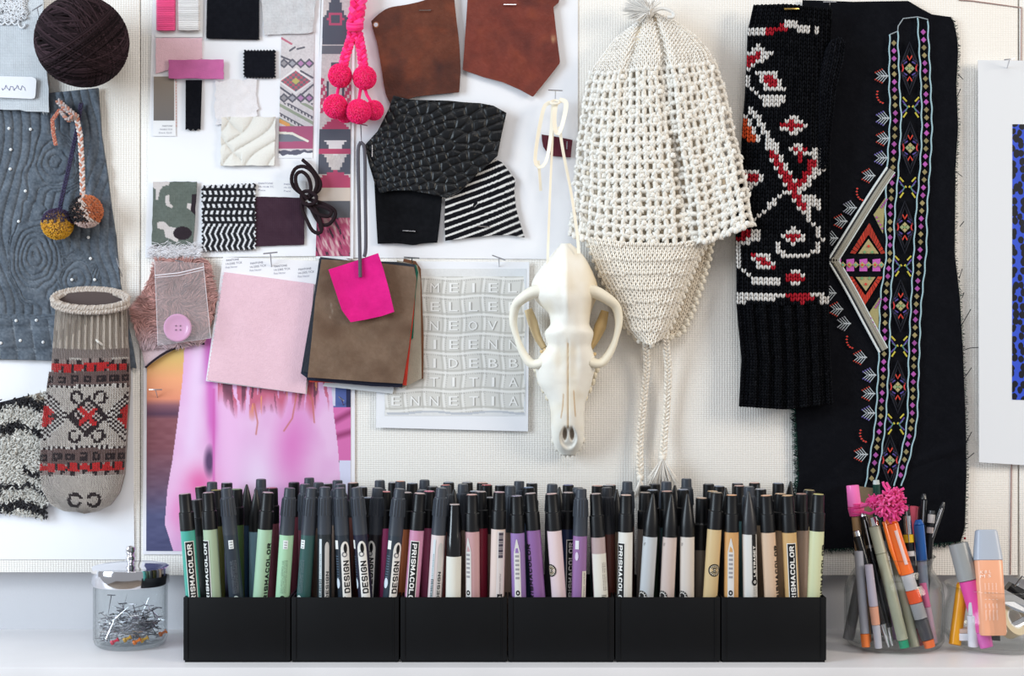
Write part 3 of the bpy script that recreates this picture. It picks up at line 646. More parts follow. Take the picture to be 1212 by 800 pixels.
def kilim2(X, Y):
    a = tint((200, 190, 188), 9, 1.6)(X, Y); G = (84, 86, 98); P = (178, 72, 104); st = lambda v, k: np.floor(v/k)*k
    c = 397-.0*Y; xs = st(np.abs(X-c), 2.6); ys = st(Y, 3)
    put(a, (Y < 53) & (xs < 15-np.abs(ys-33)*.30+4*(Y > 20)), G); put(a, (Y > 8) & (Y < 34) & (np.hypot(xs, ys-21) < 8) & (np.hypot(xs, ys-21) > 4), (180, 80, 110)); put(a, (Y > 54) & (Y < 64), (104, 104, 112))
    put(a, (Y > 74) & (Y < 100) & (xs < 3), G); put(a, (Y > 88) & (Y < 134) & (xs > 14-(ys-88)*.30) & ((np.floor(X/2.6)+np.floor(Y/4)) % 3 > 0), P); put(a, (Y > 96) & (Y < 130) & (xs > 6) & (xs < 9), G)
    put(a, (Y > 134) & (Y < 153) & (ys > 150-(14-xs)), P); put(a, (Y >= 153) & (Y < 176) & (ys < 176), G); put(a, (Y > 166) & (Y < 184) & (xs < (184-ys)*.6), (214, 208, 210)); put(a, (Y > 176) & (Y < 182), P)
    put(a, (Y > 182) & (Y < 206) & ((xs > (206-ys)*.5)), G); put(a, (Y > 196) & (Y < 216) & (ys > 200+xs*.5), P); put(a, (Y > 216) & (Y < 222), P); put(a, (Y > 222) & (Y < 238), (206, 190, 178)); put(a, (Y > 238) & (Y < 258), (92, 92, 98))
    m = Y >= 258; n = fbm(X*1.5-Y*.5, Y*.4, 5, 4); a = np.where(m[..., None], mixc(base(X, (168, 70, 104)), (214, 180, 180), (n-.5)*4), a); put(a, m & (n < .36), (70, 50, 62)); return a
o = patch(*quad((383, -8), (416, -8), (414, 303), (373.5, 303)), 76, 560, .0030, .0005, kilim2).build('photo_print', M['print']); prop(o, 'tall printed photo of a pink, black and cream ikat rug behind the pompoms', 'photo print')
# ================================================================ CENTRE LEFT: fur, bag, sunset print, pantone card
def sunset(X, Y):
    a = base(X, (0, 0, 0)); stops = [(400, (206, 190, 120)), (428, (222, 180, 112)), (448, (242, 168, 122)), (472, (232, 148, 118)), (480, (140, 92, 104)), (490, (92, 62, 84)), (496, (136, 84, 92)), (530, (128, 78, 88)), (575, (108, 84, 106)), (610, (84, 86, 122)), (660, (74, 76, 112))]
    ys = [s[0] for s in stops]
    for k in range(3): a[..., k] = np.interp(Y, ys, [s[1][k] for s in stops])
    a += ((vnoise(X*.3, Y, 3, 4)-.5)*14*(Y > 495))[..., None]
    sl = np.interp(Y, [400, 450, 500, 545, 580, 620, 655], [219, 216, 210, 204, 198, 195, 206]); sr = np.interp(Y, [400, 465, 490, 530, 570, 610, 655], [390, 393, 395, 400, 403, 405, 405])
    put(a, (X > 392) & (Y < 486), (84, 100, 160)); put(a, (X > 410) & (Y < 484), (44, 48, 84)); put(a, (X > 386) & (X < 397) & (Y < 480), (216, 214, 232))
    put(a, (X > 390) & (Y > 482) & (Y < 545), (214, 112, 174)); m = (X > 390) & (Y > 482) & (Y < 545); q = mixc(a, (150, 60, 110), (6-np.minimum(dline(X, Y, [(393, 500), (415, 488)]), dline(X, Y, [(396, 517), (416, 511)])))/6); a = np.where(m[..., None], q, a)
    put(a, (X > 402) & (Y >= 545), (214, 214, 238))
    m = (X > sl) & (X < sr)
    s = base(X, (224, 168, 214)); s = mixc(s, (232, 190, 226), (fbm(X, Y*.6, 30, 14)-.4)*3); s = mixc(s, (236, 206, 238), np.exp(-((X-228+(Y-500)*.08)/13)**2)*.9*np.clip((585-Y)/60, 0, 1)); s = mixc(s, (240, 190, 232), np.exp(-((X-272)/18)**2)*.8)
    s = mixc(s, (238, 212, 240), np.exp(-((X-308)/26)**2-((Y-565)/45)**2)); s = mixc(s, (218, 110, 186), np.exp(-((X-345)/22)**2-((Y-530)/50)**2)*.7); s = mixc(s, (208, 100, 186), np.exp(-((X-247-(Y-400)*.04)/6.5)**2)*.85*np.clip((560-Y)/60, 0, 1))
    s = mixc(s, (226, 96, 160), np.exp(-((X-236)/18)**2-((Y-572)/20)**2)*.8); s = mixc(s, (92, 66, 104), np.clip((1.4-np.hypot((X-248)/6, (Y-546)/16)), 0, 1)*(X < 252)*1.1); s = mixc(s, (206, 96, 176), np.exp(-((X-253)/1.6)**2)*(Y > 460)*.8)
    s = mixc(s, (236, 130, 190), np.exp(-((X-215)/14)**2-((Y-610)/25)**2)*.7)
    h = vnoise(X+(Y-450)*.10*np.sin(X/9), Y*.06, 3.0, 3)*.6+vnoise(X, Y*.05, 6, 8)*.4; ln = 476+26*vnoise(X, X*0, 9, 5)+18*np.exp(-((X-305)/14)**2)
    f = np.clip((ln-Y)/22, 0, 1)*(h > .42)*(X > 258)*(X < 390); s = mixc(s, (196, 96, 122), f*.9); s = mixc(s, (110, 66, 86), f*(h > .66)*.9); s = mixc(s, (226, 150, 110), f*(vnoise(X, Y*.04, 3.4, 22) > .72)*(X > 290))
    for pl in ([(301, 478), (305, 500), (303, 514)], [(352, 460), (346, 495), (336, 510)], [(362, 455), (370, 475), (372, 500)]): s = mixc(s, (190, 110, 90), np.clip(1.3-dline(X, Y, pl), 0, 1)*.8)
    a = np.where(m[..., None], s, a); return a
t = thing('photo_print', 'printed photo of a pink sweater before a sunset lake, seen from behind', 'photo print', W(295, 530, .002))
patch(*quad((170, 398), (420, 398), (420, 657), (169, 656)), 4, 4, .0014, .0005, (238, 236, 242)).build('paper', M['print'], t)
patch(*quad((174, 400), (415, 400), (415, 653), (173, 652)), 300, 310, .0018, .0003, sunset).build('printed_image', M['print'], t)
tpin('T pin at the left edge of the sunset print', 184, 461, 7.5, 0, 187, 472, .010)
tpin('bent T pin at the right edge of the sunset print', 404, 472, 3.5, -40, 407, 481, .008)
# fur
FP = [(184, 306), (240, 305), (248, 311), (256, 355), (250, 384), (241, 406), (225, 408), (205, 414), (188, 424), (172, 435), (168, 415), (161, 398), (154.5, 364), (163.5, 355), (172, 340), (179, 322)]
t = thing('fur_swatch', 'dusty pink fur swatch with dark curved lower edge, behind the zip bag', 'fur swatch', W(205, 365, .004))
fc = lambda X, Y: mixc(tint((206, 158, 152), 10, 3)(X, Y), (214, 190, 196), np.clip((Y-385)/25, 0, 1))
polypatch(FP, (0, 2, 5, 9), 40, 60, flutter(.0035, .002, 20), .0020, fc).build('hide', M['felt'], t)
n = 9000; x = RNG.uniform(152, 258, n); y = RNG.uniform(306, 412, n); k = inpoly(x, y, FP); x, y = x[k], y[k]; n = len(x); fl = fbm(x, y, 28, 5)*7+np.arctan2(y-350, x-214)*.9
MB().add(lozpx(x, y, .0055+RNG.uniform(0, .003, n), 5*np.cos(fl), 4.2*np.sin(fl), .32), repc(np.clip(fc(x, y)*RNG.uniform(.80, 1.12, (n, 1)), 0, 255))).build('fur', M['yarn'], t, kind='stuff')
MB().add(tube([W(a, b, .006) for a, b in smooth_pl([(172, 435), (184, 425), (200, 415), (218, 409), (233, 406), (242, 407)], 30)], .0011, 6), (52, 44, 52)).build('dark_edge', M['darkyarn'], t)
# zip bag with button
t = thing('zip_bag', 'small clear zip bag holding a pink button, on the fur swatch', 'plastic bag', W(214, 360, .010))
BQ = quad((182.5, 309), (240.5, 311), (249.5, 400), (187, 409), .4, 4)
patch(*BQ, 24, 36, flutter(.0165, .003, 14), .0001, (255, 255, 255), back=False) .build('front_film', M['film'], t)
patch(*BQ, 8, 8, flutter(.0090, .001, 20), .0001, (255, 255, 255), back=False).build('back_film', M['film'], t)
zf = mat('zip_strip', (236, 228, 234), .3, spec=.6)
MB().add(tube([W(183, 326, .0185), W(212, 323, .019), W(241.5, 316, .0185)], .0006, 5)).build('zip_ridge', zf, t)
MB().add(tube([W(183, 328.5, .0182), W(212, 326, .0188), W(241.8, 319, .0182)], .0004, 5)).build('zip_ridge', zf, t)
MB().add(tube([W(183, 310, .0168), W(187, 409, .0150), W(249.5, 400, .0150), W(240.5, 311, .0168)], .00035, 4)).build('welded_edge', zf, t)
t = thing('button', 'round pink four-hole button inside the clear zip bag', 'button', W(211, 388, .012))
bm_ = bmesh.new(); pr = [(0, .0), (.0, .0136), (.0030, .0140), (.0040, .0130), (.0040, .0116), (.0030, .0096), (.0024, .004), (.0024, 0.0001)]
MB().add(lathe(pr, W(211, 388, .0105), (0, -1, 0), sides=36), (228, 162, 204)).build('disc', M['gloss'], t)
for sx in (-1, 1):
    for sy in (-1, 1): MB().add(lathe([(0, .00085), (.0004, .00085)], W(211+sx*2.6, 388+sy*2.4, .0131), (0, -1, 0), sides=10), (122, 70, 104)).build('thread_hole', M['ink'], t)
tpin('thin pin through the top of the clear zip bag', 212, 309, 4.5, -8, 214, 329, .021)
# pantone card, tilted
t = thing('colour_swatch', 'large tilted pale pink cotton swatch stapled to a printed white card', 'fabric swatch', W(310, 385, .005))
patch(*quad((264, 304), (377, 309), (363, 466.5), (243.5, 451)), 4, 4, .0052, .0005, (240, 238, 242)).build('card', M['print'], t)
L_ = pink((265, 322), (245, 450), 4.5, .9)
patch([(265, 322.5), (318, 329), (371.5, 336)], [(371.5, 336), (367, 400), (361.5, 466)], [(245, 450), (300, 457.5), (361.5, 466)], L_, 40, 90, flutter(.0062, .0014, 45), .0008, tint((233, 194, 206), 3, 3)).build('cloth', M['felt'], t)
mb = MB()
for i in range(4):
    x, y = 268+i*28.5, 309.5+i*3.6
    for k, s in enumerate(('PANTONE', '14-2305 TCX', 'Pink Nectar')): mb.add(text_px(s, x-k*.4, y+4.2*k, (15, 19, 14)[k], 2.5, .0054, -6), ((135, 136, 150), (135, 136, 150), (175, 176, 190))[k])
mb.build('print', M['ink'], t)
tpin('T pin holding the tilted pale pink swatch', 320, 299.5, 8, 6, 322, 322, .017)
# leather sample stack
t = thing('leather_samples', 'stack of leather sample sheets, brown suede on top, under the hot pink tag', 'leather samples', W(430, 380, .005))
lay = [([(382, 303), (404, 304), (420, 310), (400, 330), (385, 420), (355, 440), (368, 372)], .0062, (236, 238, 242), 'white_backing', 'print'),
 ([(400, 425), (464, 440), (466, 460), (464.5, 466), (382, 457)], .0066, (216, 220, 224), 'white_backing', 'print'),
 ([(478, 306), (492, 309), (498, 318), (501.5, 400), (501, 448), (470, 458), (440, 440)], .0072, (120, 78, 54), 'tan_leather', 'leather'),
 ([(470, 308), (494, 314), (497.5, 330), (499, 448), (475, 460), (440, 440)], .0086, (176, 166, 150), 'taupe_leather', 'suede'),
 ([(440, 310), (492, 313), (495, 322), (492, 345), (489, 400), (440, 440)], .0100, (30, 108, 88), 'green_leather', 'leather'),
 ([(440, 330), (492, 330), (490, 370), (486, 405), (481, 456), (366, 452), (366, 440)], .0114, (222, 66, 50), 'red_leather', 'leather'),
 ([(380, 305), (380, 400), (367, 450), (356, 442), (370, 360), (378, 306)], .0122, (34, 44, 62), 'navy_leather', 'leather'),
 ([(380, 320), (492, 322), (488, 360), (484, 410), (476, 458.5), (440, 457), (364, 450), (362, 446), (372, 365)], .0132, (34, 36, 58), 'navy_leather', 'leather'),
 ([(379, 304), (412, 308), (470, 310), (491, 313), (492, 322), (484, 400), (475, 455), (358, 440), (371, 352)], .0142, (46, 50, 60), 'charcoal_leather', 'leather')]
for P, d_, cc, nm, mm in lay:
    MB().add(prism(P, d_, .0010), cc).build(nm, M[mm], t, recalc=True, smooth=False)
fp = [(380.5, 307), (430, 309), (490, 316), (493, 330), (490, 360), (484, 410), (476.5, 454), (440, 452), (400, 449), (364, 446.5), (369, 400), (373, 355)]
def sued(X, Y):
    a = tint((122, 100, 84), 5, 2)(X, Y); a = mixc(a, (98, 76, 62), np.clip((fbm(X, Y, 30, 6)-.45)*2.5, 0, 1)); return mixc(a, (170, 156, 142), (1-dline(X, Y, [(392, 360), (393, 368), (391, 376)]))*.8)
polypatch(fp, (0, 2, 6, 9), 60, 70, lambda U, V, X, Y: .0162+.002*fbm(X, Y, 40, 3)+.002*V, .0012, sued, sm=False).build('brown_suede', M['suede'], t)
t = thing('leather_tag', 'hot pink leather tag hanging on a grey cord over the brown suede', 'tag', W(428, 340, .022))
tp = [(388.6, 319), (420, 309), (447.4, 299.5), (454, 319), (461, 345), (466.6, 369), (452, 374), (434, 378), (415, 381.4), (404.5, 367), (398.5, 349)]
polypatch(tp, (0, 2, 5, 8), 30, 30, lambda U, V, X, Y: .0235+.0030*np.abs(2*U-1)**2+.002*(1-V), .0014, tint((226, 36, 134), 3, 3)).build('leather', M['suede'], t)
MB().add(lathe([(0, .0036), (.0006, .0036)], W(425.5, 328, .0238), (0, -1, 0), sides=18), (118, 96, 82)).build('punched_hole', M['ink'], t)
mb = MB()
for P in ([(427, 168), (424, 180), (425, 240), (426, 300), (426.5, 328)], [(427, 168), (431.5, 178), (432.5, 240), (433, 292), (431, 304)]):
    q = smooth_pl(P, 30); mb.add(tube([W(a, b, .012+.015*min(1, i/24)) for i, (a, b) in enumerate(q)], .0018, 7), (92, 90, 98))
mb.build('cord', M['darkyarn'], t)
tpin('T pin carrying the grey cord of the hot pink tag', 427, 147, 8, -12, 428, 172, .020)
# hot pink pompom garland
t = thing('pompom_garland', 'neon pink braided garland with five felt pompoms at the top', 'pompom', W(420, 60, .01))
PK = [(252, 44, 128), (255, 66, 146), (244, 34, 112)]
mb = MB(); braid([W(426, -10, .012), W(423, 10, .012), W(420, 30, .013)], .0058, PK, .020, mb); mb.build('thick_braid', M['yarn'], t)
mb = MB(); braid([W(418, 30, .014), W(416, 45, .014), W(409, 65, .015), W(405, 84, .018)], .0036, PK, .013, mb); mb.build('braid', M['yarn'], t)
mb = MB(); braid([W(421, 30, .014), W(425, 45, .014), W(428, 62, .015), W(431, 86, .018)], .0036, PK, .013, mb); mb.build('braid', M['yarn'], t)
mb = MB()
for k in range(3): mb.add(tube([W(420+8*math.cos(a), 30+k*2.4-2+2*math.sin(a), .015+.006*math.sin(a)) for a in np.linspace(0, 2*PI, 14)[:-1]], .0024, 6, closed=True), PK[k])
mb.build('knot', M['yarn'], t)
for P in ([(403, 96), (400, 106), (398, 118)], [(428, 98), (426, 110), (424, 122)], [(430, 98), (434, 112), (440, 122)]):
    MB().add(tube([W(a, b, .018) for a, b in P], .0016, 6), PK[0]).build('strand', M['yarn'], t)
for x, y, r, d_, s in ((409, 134, 11.5, .014, 6), (442.5, 130.5, 12, .016, 1), (402.5, 89.5, 14.3, .022, 2), (431.5, 92, 14.3, .022, 3), (397, 126, 14.6, .026, 4), (424.5, 132, 14.8, .028, 5)):
    pompom(MB(), W(x, y, d_), r*.00083, lambda q: np.tile((255., 36, 124), (len(q), 1)), 1500, .12, .05, s).build('pompom', M['felt'], t)
# ================================================================ LEATHER SHEET
def leather(name, label, P, cr, d_, c, m='leather', h=.0012, cat='leather swatch', col=None, nx=40, ny=40, sm=True, th=.0018):
    o = polypatch(P, cr, nx, ny, flutter(d_, h, 40), th, col or tint(c, 4, 3), sm=sm).build(name, M[m], sharp=50); prop(o, label, cat); return o
def brn(c, c2):
    def f(X, Y):
        a = tint(c, 5, 2)(X, Y); a = mixc(a, c2, np.clip((fbm(X, Y, 26, 12)-.42)*2.2, 0, 1)); return mixc(a, (150, 70, 40), np.clip((fbm(X, Y, 18, 31)-.58)*2, 0, 1)*.6)
    return f
L1 = [(439.3, 25), (449, 16), (461, 9), (483.6, 5), (503, 0), (520, -8), (537, -8), (540, 21), (543.5, 52), (545, 82.5), (543.5, 109), (512.5, 112), (490, 115), (471, 122), (462, 123), (456, 109), (450.6, 76), (446.5, 52), (442, 37)]
o = leather('leather_swatch', 'reddish brown leather piece with a punched hole at its upper left corner', L1, (0, 6, 10, 14), .0060, None, col=brn((98, 48, 30), (62, 30, 24)))
MB().add(lathe([(0, .0034), (.0008, .0030), (.0008, .002)], W(445, 29.5, .0062), (0, -1, 0), sides=16), (160, 100, 66)).build('hole_rim', M['leather'], o)
MB().add(lathe([(0, .0021), (.0011, .0021)], W(445, 29.5, .0062), (0, -1, 0), sides=16), (205, 206, 216)).build('punched_hole', M['ink'], o)
L2 = [(553.8, -8), (551.7, 25), (549.6, 56), (547.6, 82.5), (572, 91), (595, 97), (615.6, 106), (630.7, 114.5), (646.6, 95), (663, 74), (659, 43), (655, 8), (662, 2), (661, -8)]
def l2c(X, Y): return mixc(brn((116, 50, 38), (86, 36, 30))(X, Y), (190, 150, 110), np.clip(1-np.hypot((X-655)/3.5, (Y-46)/7), 0, 1))
leather('leather_swatch', 'russet leather piece cut to a point at the bottom', L2[::-1][0:1]*0+[L2[0]]+L2[::-1][0:1]+L2[::-1][1:-1], (0, 1, 6, 10), .0060, None, col=l2c, sm=False)
staple('staple in the reddish brown leather with the hole', 503, 12, 7, 0, .0083)
staple('staple in the russet pointed leather', 603.5, 5.5, 7.5, 0, .0083)
LB = [(443, 216), (470, 222), (500, 228), (523.4, 230), (521, 257.5), (517.6, 287), (500, 288), (489, 290), (470, 288), (447, 288.5), (445, 255)]
leather('fabric_swatch', 'black suede square stapled below the embossed crocodile leather', LB, (0, 3, 5, 9), .0042, (17, 18, 22), 'suede', cat='leather swatch')
staple('staple in the black suede square', 484, 273.5, 7.5, -3, .0066)
def strip(X, Y):
    ph = (Y+.33*(X-526)+.0006*(X-526)**2-236+1.2*(fbm(X, Y, 25, 3)-.5))/8.5; f = ph-np.floor(ph); return np.where((f < .30)[..., None], np.array([226., 224, 222]), np.array([22., 22, 27]))
LS = [(527, 235), (544, 228), (565, 206), (586, 188), (594, 192), (602, 202), (610, 213), (608.7, 226), (611, 247), (615, 262), (621, 281), (602, 278), (583.7, 278.5), (557.5, 281), (527, 285), (526, 262.7)]
leather('fabric_swatch', 'black and white striped jersey swatch fanning out under the crocodile leather', LS, (0, 4, 10, 14), .0042, None, 'cloth', .0016, 'fabric swatch', strip, 110, 110, False, .0012)
staple('staple in the striped jersey swatch', 572, 268, 7.5, -4, .0068)
# crocodile
CP = [(465.6, 113), (486.6, 118), (510, 118.5), (531, 119), (550, 121), (568, 122), (584, 125), (599.5, 133.6), (594, 157.7), (589, 184), (575, 197), (562.7, 207.6), (544, 226), (528.6, 234), (510, 230), (486.6, 225.5), (465.6, 225.5), (450, 228.6), (443, 215.5), (436.7, 194.5), (431.5, 172), (447, 155), (460, 129)]
gk = np.random.default_rng(11)
def crocfield(X, Y):
    u = (X-520)*.94-(Y-170)*.34; v = (X-520)*.34+(Y-170)*.94      # axes turned along the hide
    s = np.interp(u, [-90, -40, 0, 60], [7.0, 8.5, 13, 15]); sy = np.interp(u, [-90, -40, 0, 60], [7.5, 8, 9, 10])
    d1 = np.full(X.shape, 9.); d2 = d1.copy(); gu = 14*np.log(1+np.clip(u+104, 0, 400)/70); vv = v/(8.0+.02*np.clip(u+90, 0, 200)); cu = np.floor(gu); cv = np.floor(vv)
    for i in (-1, 0, 1):
        for j in (-1, 0, 1):
            a, b = cu+i, cv+j; h1 = np.sin(a*127.1+b*311.7)*43758.5453; h2 = np.sin(a*269.5+b*183.3)*43758.5453
            x = a+.5+(h1-np.floor(h1)-.5)*.62; y = b+.5+(h2-np.floor(h2)-.5)*.62
            dd = np.hypot(gu-x, vv-y); d2 = np.where(dd < d1, d1, np.minimum(d2, dd)); d1 = np.minimum(d1, dd)
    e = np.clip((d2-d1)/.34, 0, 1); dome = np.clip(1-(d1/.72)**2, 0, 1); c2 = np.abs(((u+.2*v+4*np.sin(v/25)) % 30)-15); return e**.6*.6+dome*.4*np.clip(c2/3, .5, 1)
o = polypatch(CP, (0, 7, 13, 18), 230, 160, lambda U, V, X, Y: .0088+.0017*crocfield(X, Y)+.002*fbm(X, Y, 40, 3), .0022, lambda X, Y: mixc(mixc(base(X, (8, 10, 14)), (18, 23, 30), crocfield(X, Y)*np.clip((540-X)/100, 0.1, 1)), (110, 96, 72), (vnoise(X, Y, 2.2, 3) > .93)*.5*(X > 540))).build('crocodile_leather', M['croc'], sharp=0)  # bluish window sheen on the left scales is painted into the colour
prop(o, 'large black crocodile embossed leather piece over the suede and striped swatches', 'leather swatch')
staple('upright staple at the left tip of the crocodile leather', 440.5, 178.5, 7, 90, .0125)
leather('leather_chip', 'small burgundy leather chip behind the cream ribbons', [(641, 159), (660, 162), (677.7, 165.6), (676.5, 176), (675.6, 186), (664, 185.5), (653, 184.5), (646, 178), (643, 173.5), (641.5, 166)], (0, 2, 4, 8), .0040, (84, 22, 40), h=.0006, nx=14, ny=12, sm=False)
staple('upright staple in the burgundy leather chip', 671, 172, 4.5, 88, .0062)
# ================================================================ RELIEF LETTER PRINT (sheet D)
t = thing('photo_print', 'printed photo of a white knitted blanket with a grid of raised letters', 'photo print', W(536, 408, .004))
patch(*quad((447, 309), (626.5, 310), (625, 510.5), (445, 506)), 4, 4, lambda U, V, X, Y: .0040+.0*U, .0005, (238, 239, 244)).build('paper', M['print'], t)
CX = [458.5, 480.5, 503.5, 526, 548.5, 572.5, 595, 620]; RY = [329, 351, 373.6, 396, 418, 440.5, 462.5, 485.5]
LT = ['..MEIEL', '..ELLEE', '..NEOV ', '..IEENN', '..IDEBB', '..TITIA', 'ENNETIA']
def reliefcol(X, Y):
    a = tint((226, 226, 226), 4, 1.4)(X, Y); a = mixc(a, (214, 220, 228), np.clip((X-560)/60, 0, 1)*.6); wx = X+1.2*np.sin(Y/9); wy = Y+1.2*np.sin(X/11)
    m = (X > 456) & (X < 621+np.sin(Y/6)) & (Y > 327) & (Y < 487+1.5*np.sin(X/12)); m &= ~((Y < 463) & (X < 480)); a = np.where(m[..., None], mixc(a, (216, 214, 208), .8), a)
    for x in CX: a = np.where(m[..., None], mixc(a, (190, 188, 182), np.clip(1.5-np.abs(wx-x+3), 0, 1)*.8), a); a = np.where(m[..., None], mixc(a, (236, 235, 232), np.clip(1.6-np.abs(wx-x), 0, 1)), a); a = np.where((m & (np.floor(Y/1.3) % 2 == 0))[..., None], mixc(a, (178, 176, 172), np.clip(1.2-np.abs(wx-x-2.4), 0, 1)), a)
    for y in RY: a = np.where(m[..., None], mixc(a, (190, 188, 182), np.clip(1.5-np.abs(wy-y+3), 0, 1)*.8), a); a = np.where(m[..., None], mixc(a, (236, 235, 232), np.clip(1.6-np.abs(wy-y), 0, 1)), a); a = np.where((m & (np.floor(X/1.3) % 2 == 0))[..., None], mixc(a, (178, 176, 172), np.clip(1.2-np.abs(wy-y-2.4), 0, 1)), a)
    put(a, (m == False) & (Y > 486) & (Y < 489.5+1.5*np.sin(X/12)) & (X > 458) & (X < 621), (190, 194, 202)); return a
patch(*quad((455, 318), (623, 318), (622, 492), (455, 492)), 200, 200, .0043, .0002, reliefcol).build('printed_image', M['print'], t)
mb = MB()
for r_, row in enumerate(LT):
    for c_, ch in enumerate(row):
        if ch in ' .': continue
        x0, x1, y0, y1 = CX[c_], CX[c_+1], RY[r_], RY[r_+1]; wd = 3.0 if ch == 'I' else 10.5
        xm = (x0+x1)/2+random.uniform(-.6, .6); ym = (y0+y1)/2
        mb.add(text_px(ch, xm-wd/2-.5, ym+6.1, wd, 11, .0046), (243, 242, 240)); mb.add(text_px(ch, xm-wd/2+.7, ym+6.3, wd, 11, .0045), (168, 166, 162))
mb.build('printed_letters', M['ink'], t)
tpin('T pin at the top left of the white letter print', 487.5, 305, 9, -4, 489, 319, .015)
tpin('tilted T pin at the top right of the white letter print', 590.5, 305, 8, -20, 591, 319, .015)
# ================================================================ SKULL AND RIBBONS
t = thing('animal_skull', 'bleached dog or fox skull hung nose down by cream ribbons', 'skull', W(671, 410, .03))
SK = np.array([(288, 665, 674, 30, 20), (293, 660, 682, 40, 16), (300, 654, 689, 50, 12), (312, 644, 697, 60, 8), (325, 634, 703, 66, 6), (335, 629, 707, 68, 6), (350, 629, 708, 68, 6), (360, 638, 703, 66, 8),
 (371, 650, 699, 62, 10), (385, 652, 697, 59, 14), (392, 644, 703, 59, 20), (399, 645, 702, 57, 20), (409, 649, 699, 54, 14), (420, 639, 704, 52, 8), (430, 633, 706, 50, 6), (445, 635, 702, 47, 6), (455, 637, 700, 45, 6), (463, 643, 697, 44, 6),
 (475, 650, 693, 42, 6), (490, 652, 691, 40, 6), (505, 652, 691, 37, 6), (515, 653, 691, 33, 6), (526, 655, 690, 27, 6), (534, 660, 685, 20, 8), (539, 665, 680, 15, 9)], float)
ys = np.unique(np.r_[np.linspace(288, 539, 130)]); tab = [np.interp(ys, SK[:, 0], SK[:, k]) for k in range(1, 5)]
ker = np.array([1, 2, 3, 2, 1.])/9; tab = [np.convolve(np.r_[q[0], q[0], q, q[-1], q[-1]], ker, 'valid') for q in tab]
NA = 220; th = np.linspace(0, 2*PI, NA, endpoint=False); Y = ys[:, None]+0*th; xl, xr, df, db = [q[:, None] for q in tab]
cs, sn = np.cos(th)[None], np.sin(th)[None]; X = (xl+xr)/2-(xr-xl)/2*np.sign(cs)*np.abs(cs)**.85; dm = db+(df-db)*.25
d = np.where(sn >= 0, dm+(df-dm)*np.abs(sn)**(.75+.5*np.clip((392-Y)/20, 0, 1)), dm-(dm-db)*np.abs(sn))/1000
mid = np.interp(Y, [288, 400, 540], [669.5, 672.3, 672.5]); front = (sn > .15)
d = d+front*.0030*np.exp(-((X-mid)/4.5)**2)*np.clip((385-Y)/30, 0, 1)-front*.0011*np.exp(-((X-mid)/1.0)**2)*np.clip((Y-398)/10, 0, 1)*(Y < 506)
d = d-front*.0015*np.exp(-((np.abs(X-mid)-9)/5)**2)*np.clip((Y-395)/20, 0, 1)*np.clip((450-Y)/20, 0, 1)+.0008*(fbm(X, Y, 14, 3)-.5)
ho = np.clip(1.15-np.hypot((X-672.7)/9.5, (Y-518)/12), 0, 1); hq = np.maximum(np.clip(1.2-np.hypot((X-668.5)/2.6, (Y-513.5)/7), 0, 1), np.clip(1.2-np.hypot((X-677)/2.6, (Y-513.5)/7), 0, 1)); d = d-front*np.clip(ho*3, 0, 1)*.0035-front*np.clip(hq*2, 0, 1)*.006
P = WN(X, Y, d).reshape(-1, 3); i, j = np.meshgrid(np.arange(NA), np.arange(len(ys)-1)); a = (j*NA+i).ravel(); b = (j*NA+(i+1) % NA).ravel()
f = np.stack([a, b, b+NA, a+NA], -1).tolist(); f += [list(range(NA))[::-1], [(len(ys)-1)*NA+k for k in range(NA)]]
cc = mixc(base(X, (248, 244, 234)), (236, 220, 190), np.clip((X-688)/18, 0, 1)*np.clip((400-Y)/30, 0, 1)); cc = mixc(cc, (206, 170, 126), front*np.exp(-((X-mid)/.9)**2)*(Y > 405)*(Y < 506)*.9)  # right upper side painted creamier: shading of that plane put into the colour
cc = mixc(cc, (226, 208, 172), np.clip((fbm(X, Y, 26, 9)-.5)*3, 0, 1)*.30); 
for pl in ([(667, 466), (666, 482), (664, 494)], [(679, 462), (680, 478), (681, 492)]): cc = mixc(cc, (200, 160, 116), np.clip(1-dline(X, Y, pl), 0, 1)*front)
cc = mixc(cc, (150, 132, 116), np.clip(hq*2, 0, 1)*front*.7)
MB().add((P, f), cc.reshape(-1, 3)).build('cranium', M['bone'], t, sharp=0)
def bonetube(nm, P, rs, c, flat=1.0):
    q = smooth_pl([(x, y, z) for x, y, z in P], 40); MB().add(tube([W(x, y, z/1000) for x, y, z in q], resample(np.array(rs, float)[:, None], 40)[:, 0]/1000, 10, flat=flat), c).build(nm, M['bone'], t, sharp=0)
BN = (246, 240, 224)
bonetube('cheek_arch', [(646, 343, 44), (633, 345, 43), (620, 352, 40), (610.5, 362, 34), (607.5, 381, 32), (613, 403, 32), (621, 421, 32), (631, 431, 33), (646, 428, 36)], [7, 7, 5.8, 4.0, 3.0, 2.8, 3.2, 3.8, 5.5], BN, 1.2)
bonetube('cheek_arch', [(692, 343, 44), (705, 346, 43), (718, 353, 40), (729, 363, 34), (732.5, 381, 32), (728, 403, 32), (720, 420, 32), (710, 430, 33), (695, 428, 36)], [7, 7, 5.8, 4.0, 3.0, 2.8, 3.2, 3.8, 5.5], (244, 236, 216), 1.2)
bonetube('jaw_process', [(625, 366, 14), (630, 380, 14), (636, 398, 14), (644, 412, 16)], [4, 5, 4, 3], (216, 192, 150), 1.6)
bonetube('jaw_process', [(716, 368, 14), (712, 382, 14), (705, 400, 14), (698, 413, 16)], [4, 6, 4.5, 3], (214, 184, 132), 1.6)
for s, x0 in ((-1, 634), (1, 707)):
    for k, (dx, y) in enumerate(((0, 437), (3, 444), (5, 452), (9, 461), (14, 470))):
        MB().add(ball(W(x0-s*dx, y, .010), .0032, 8, 6, (.8, 1, 1.2)), (236, 226, 204)).build('tooth', M['bone'], t)
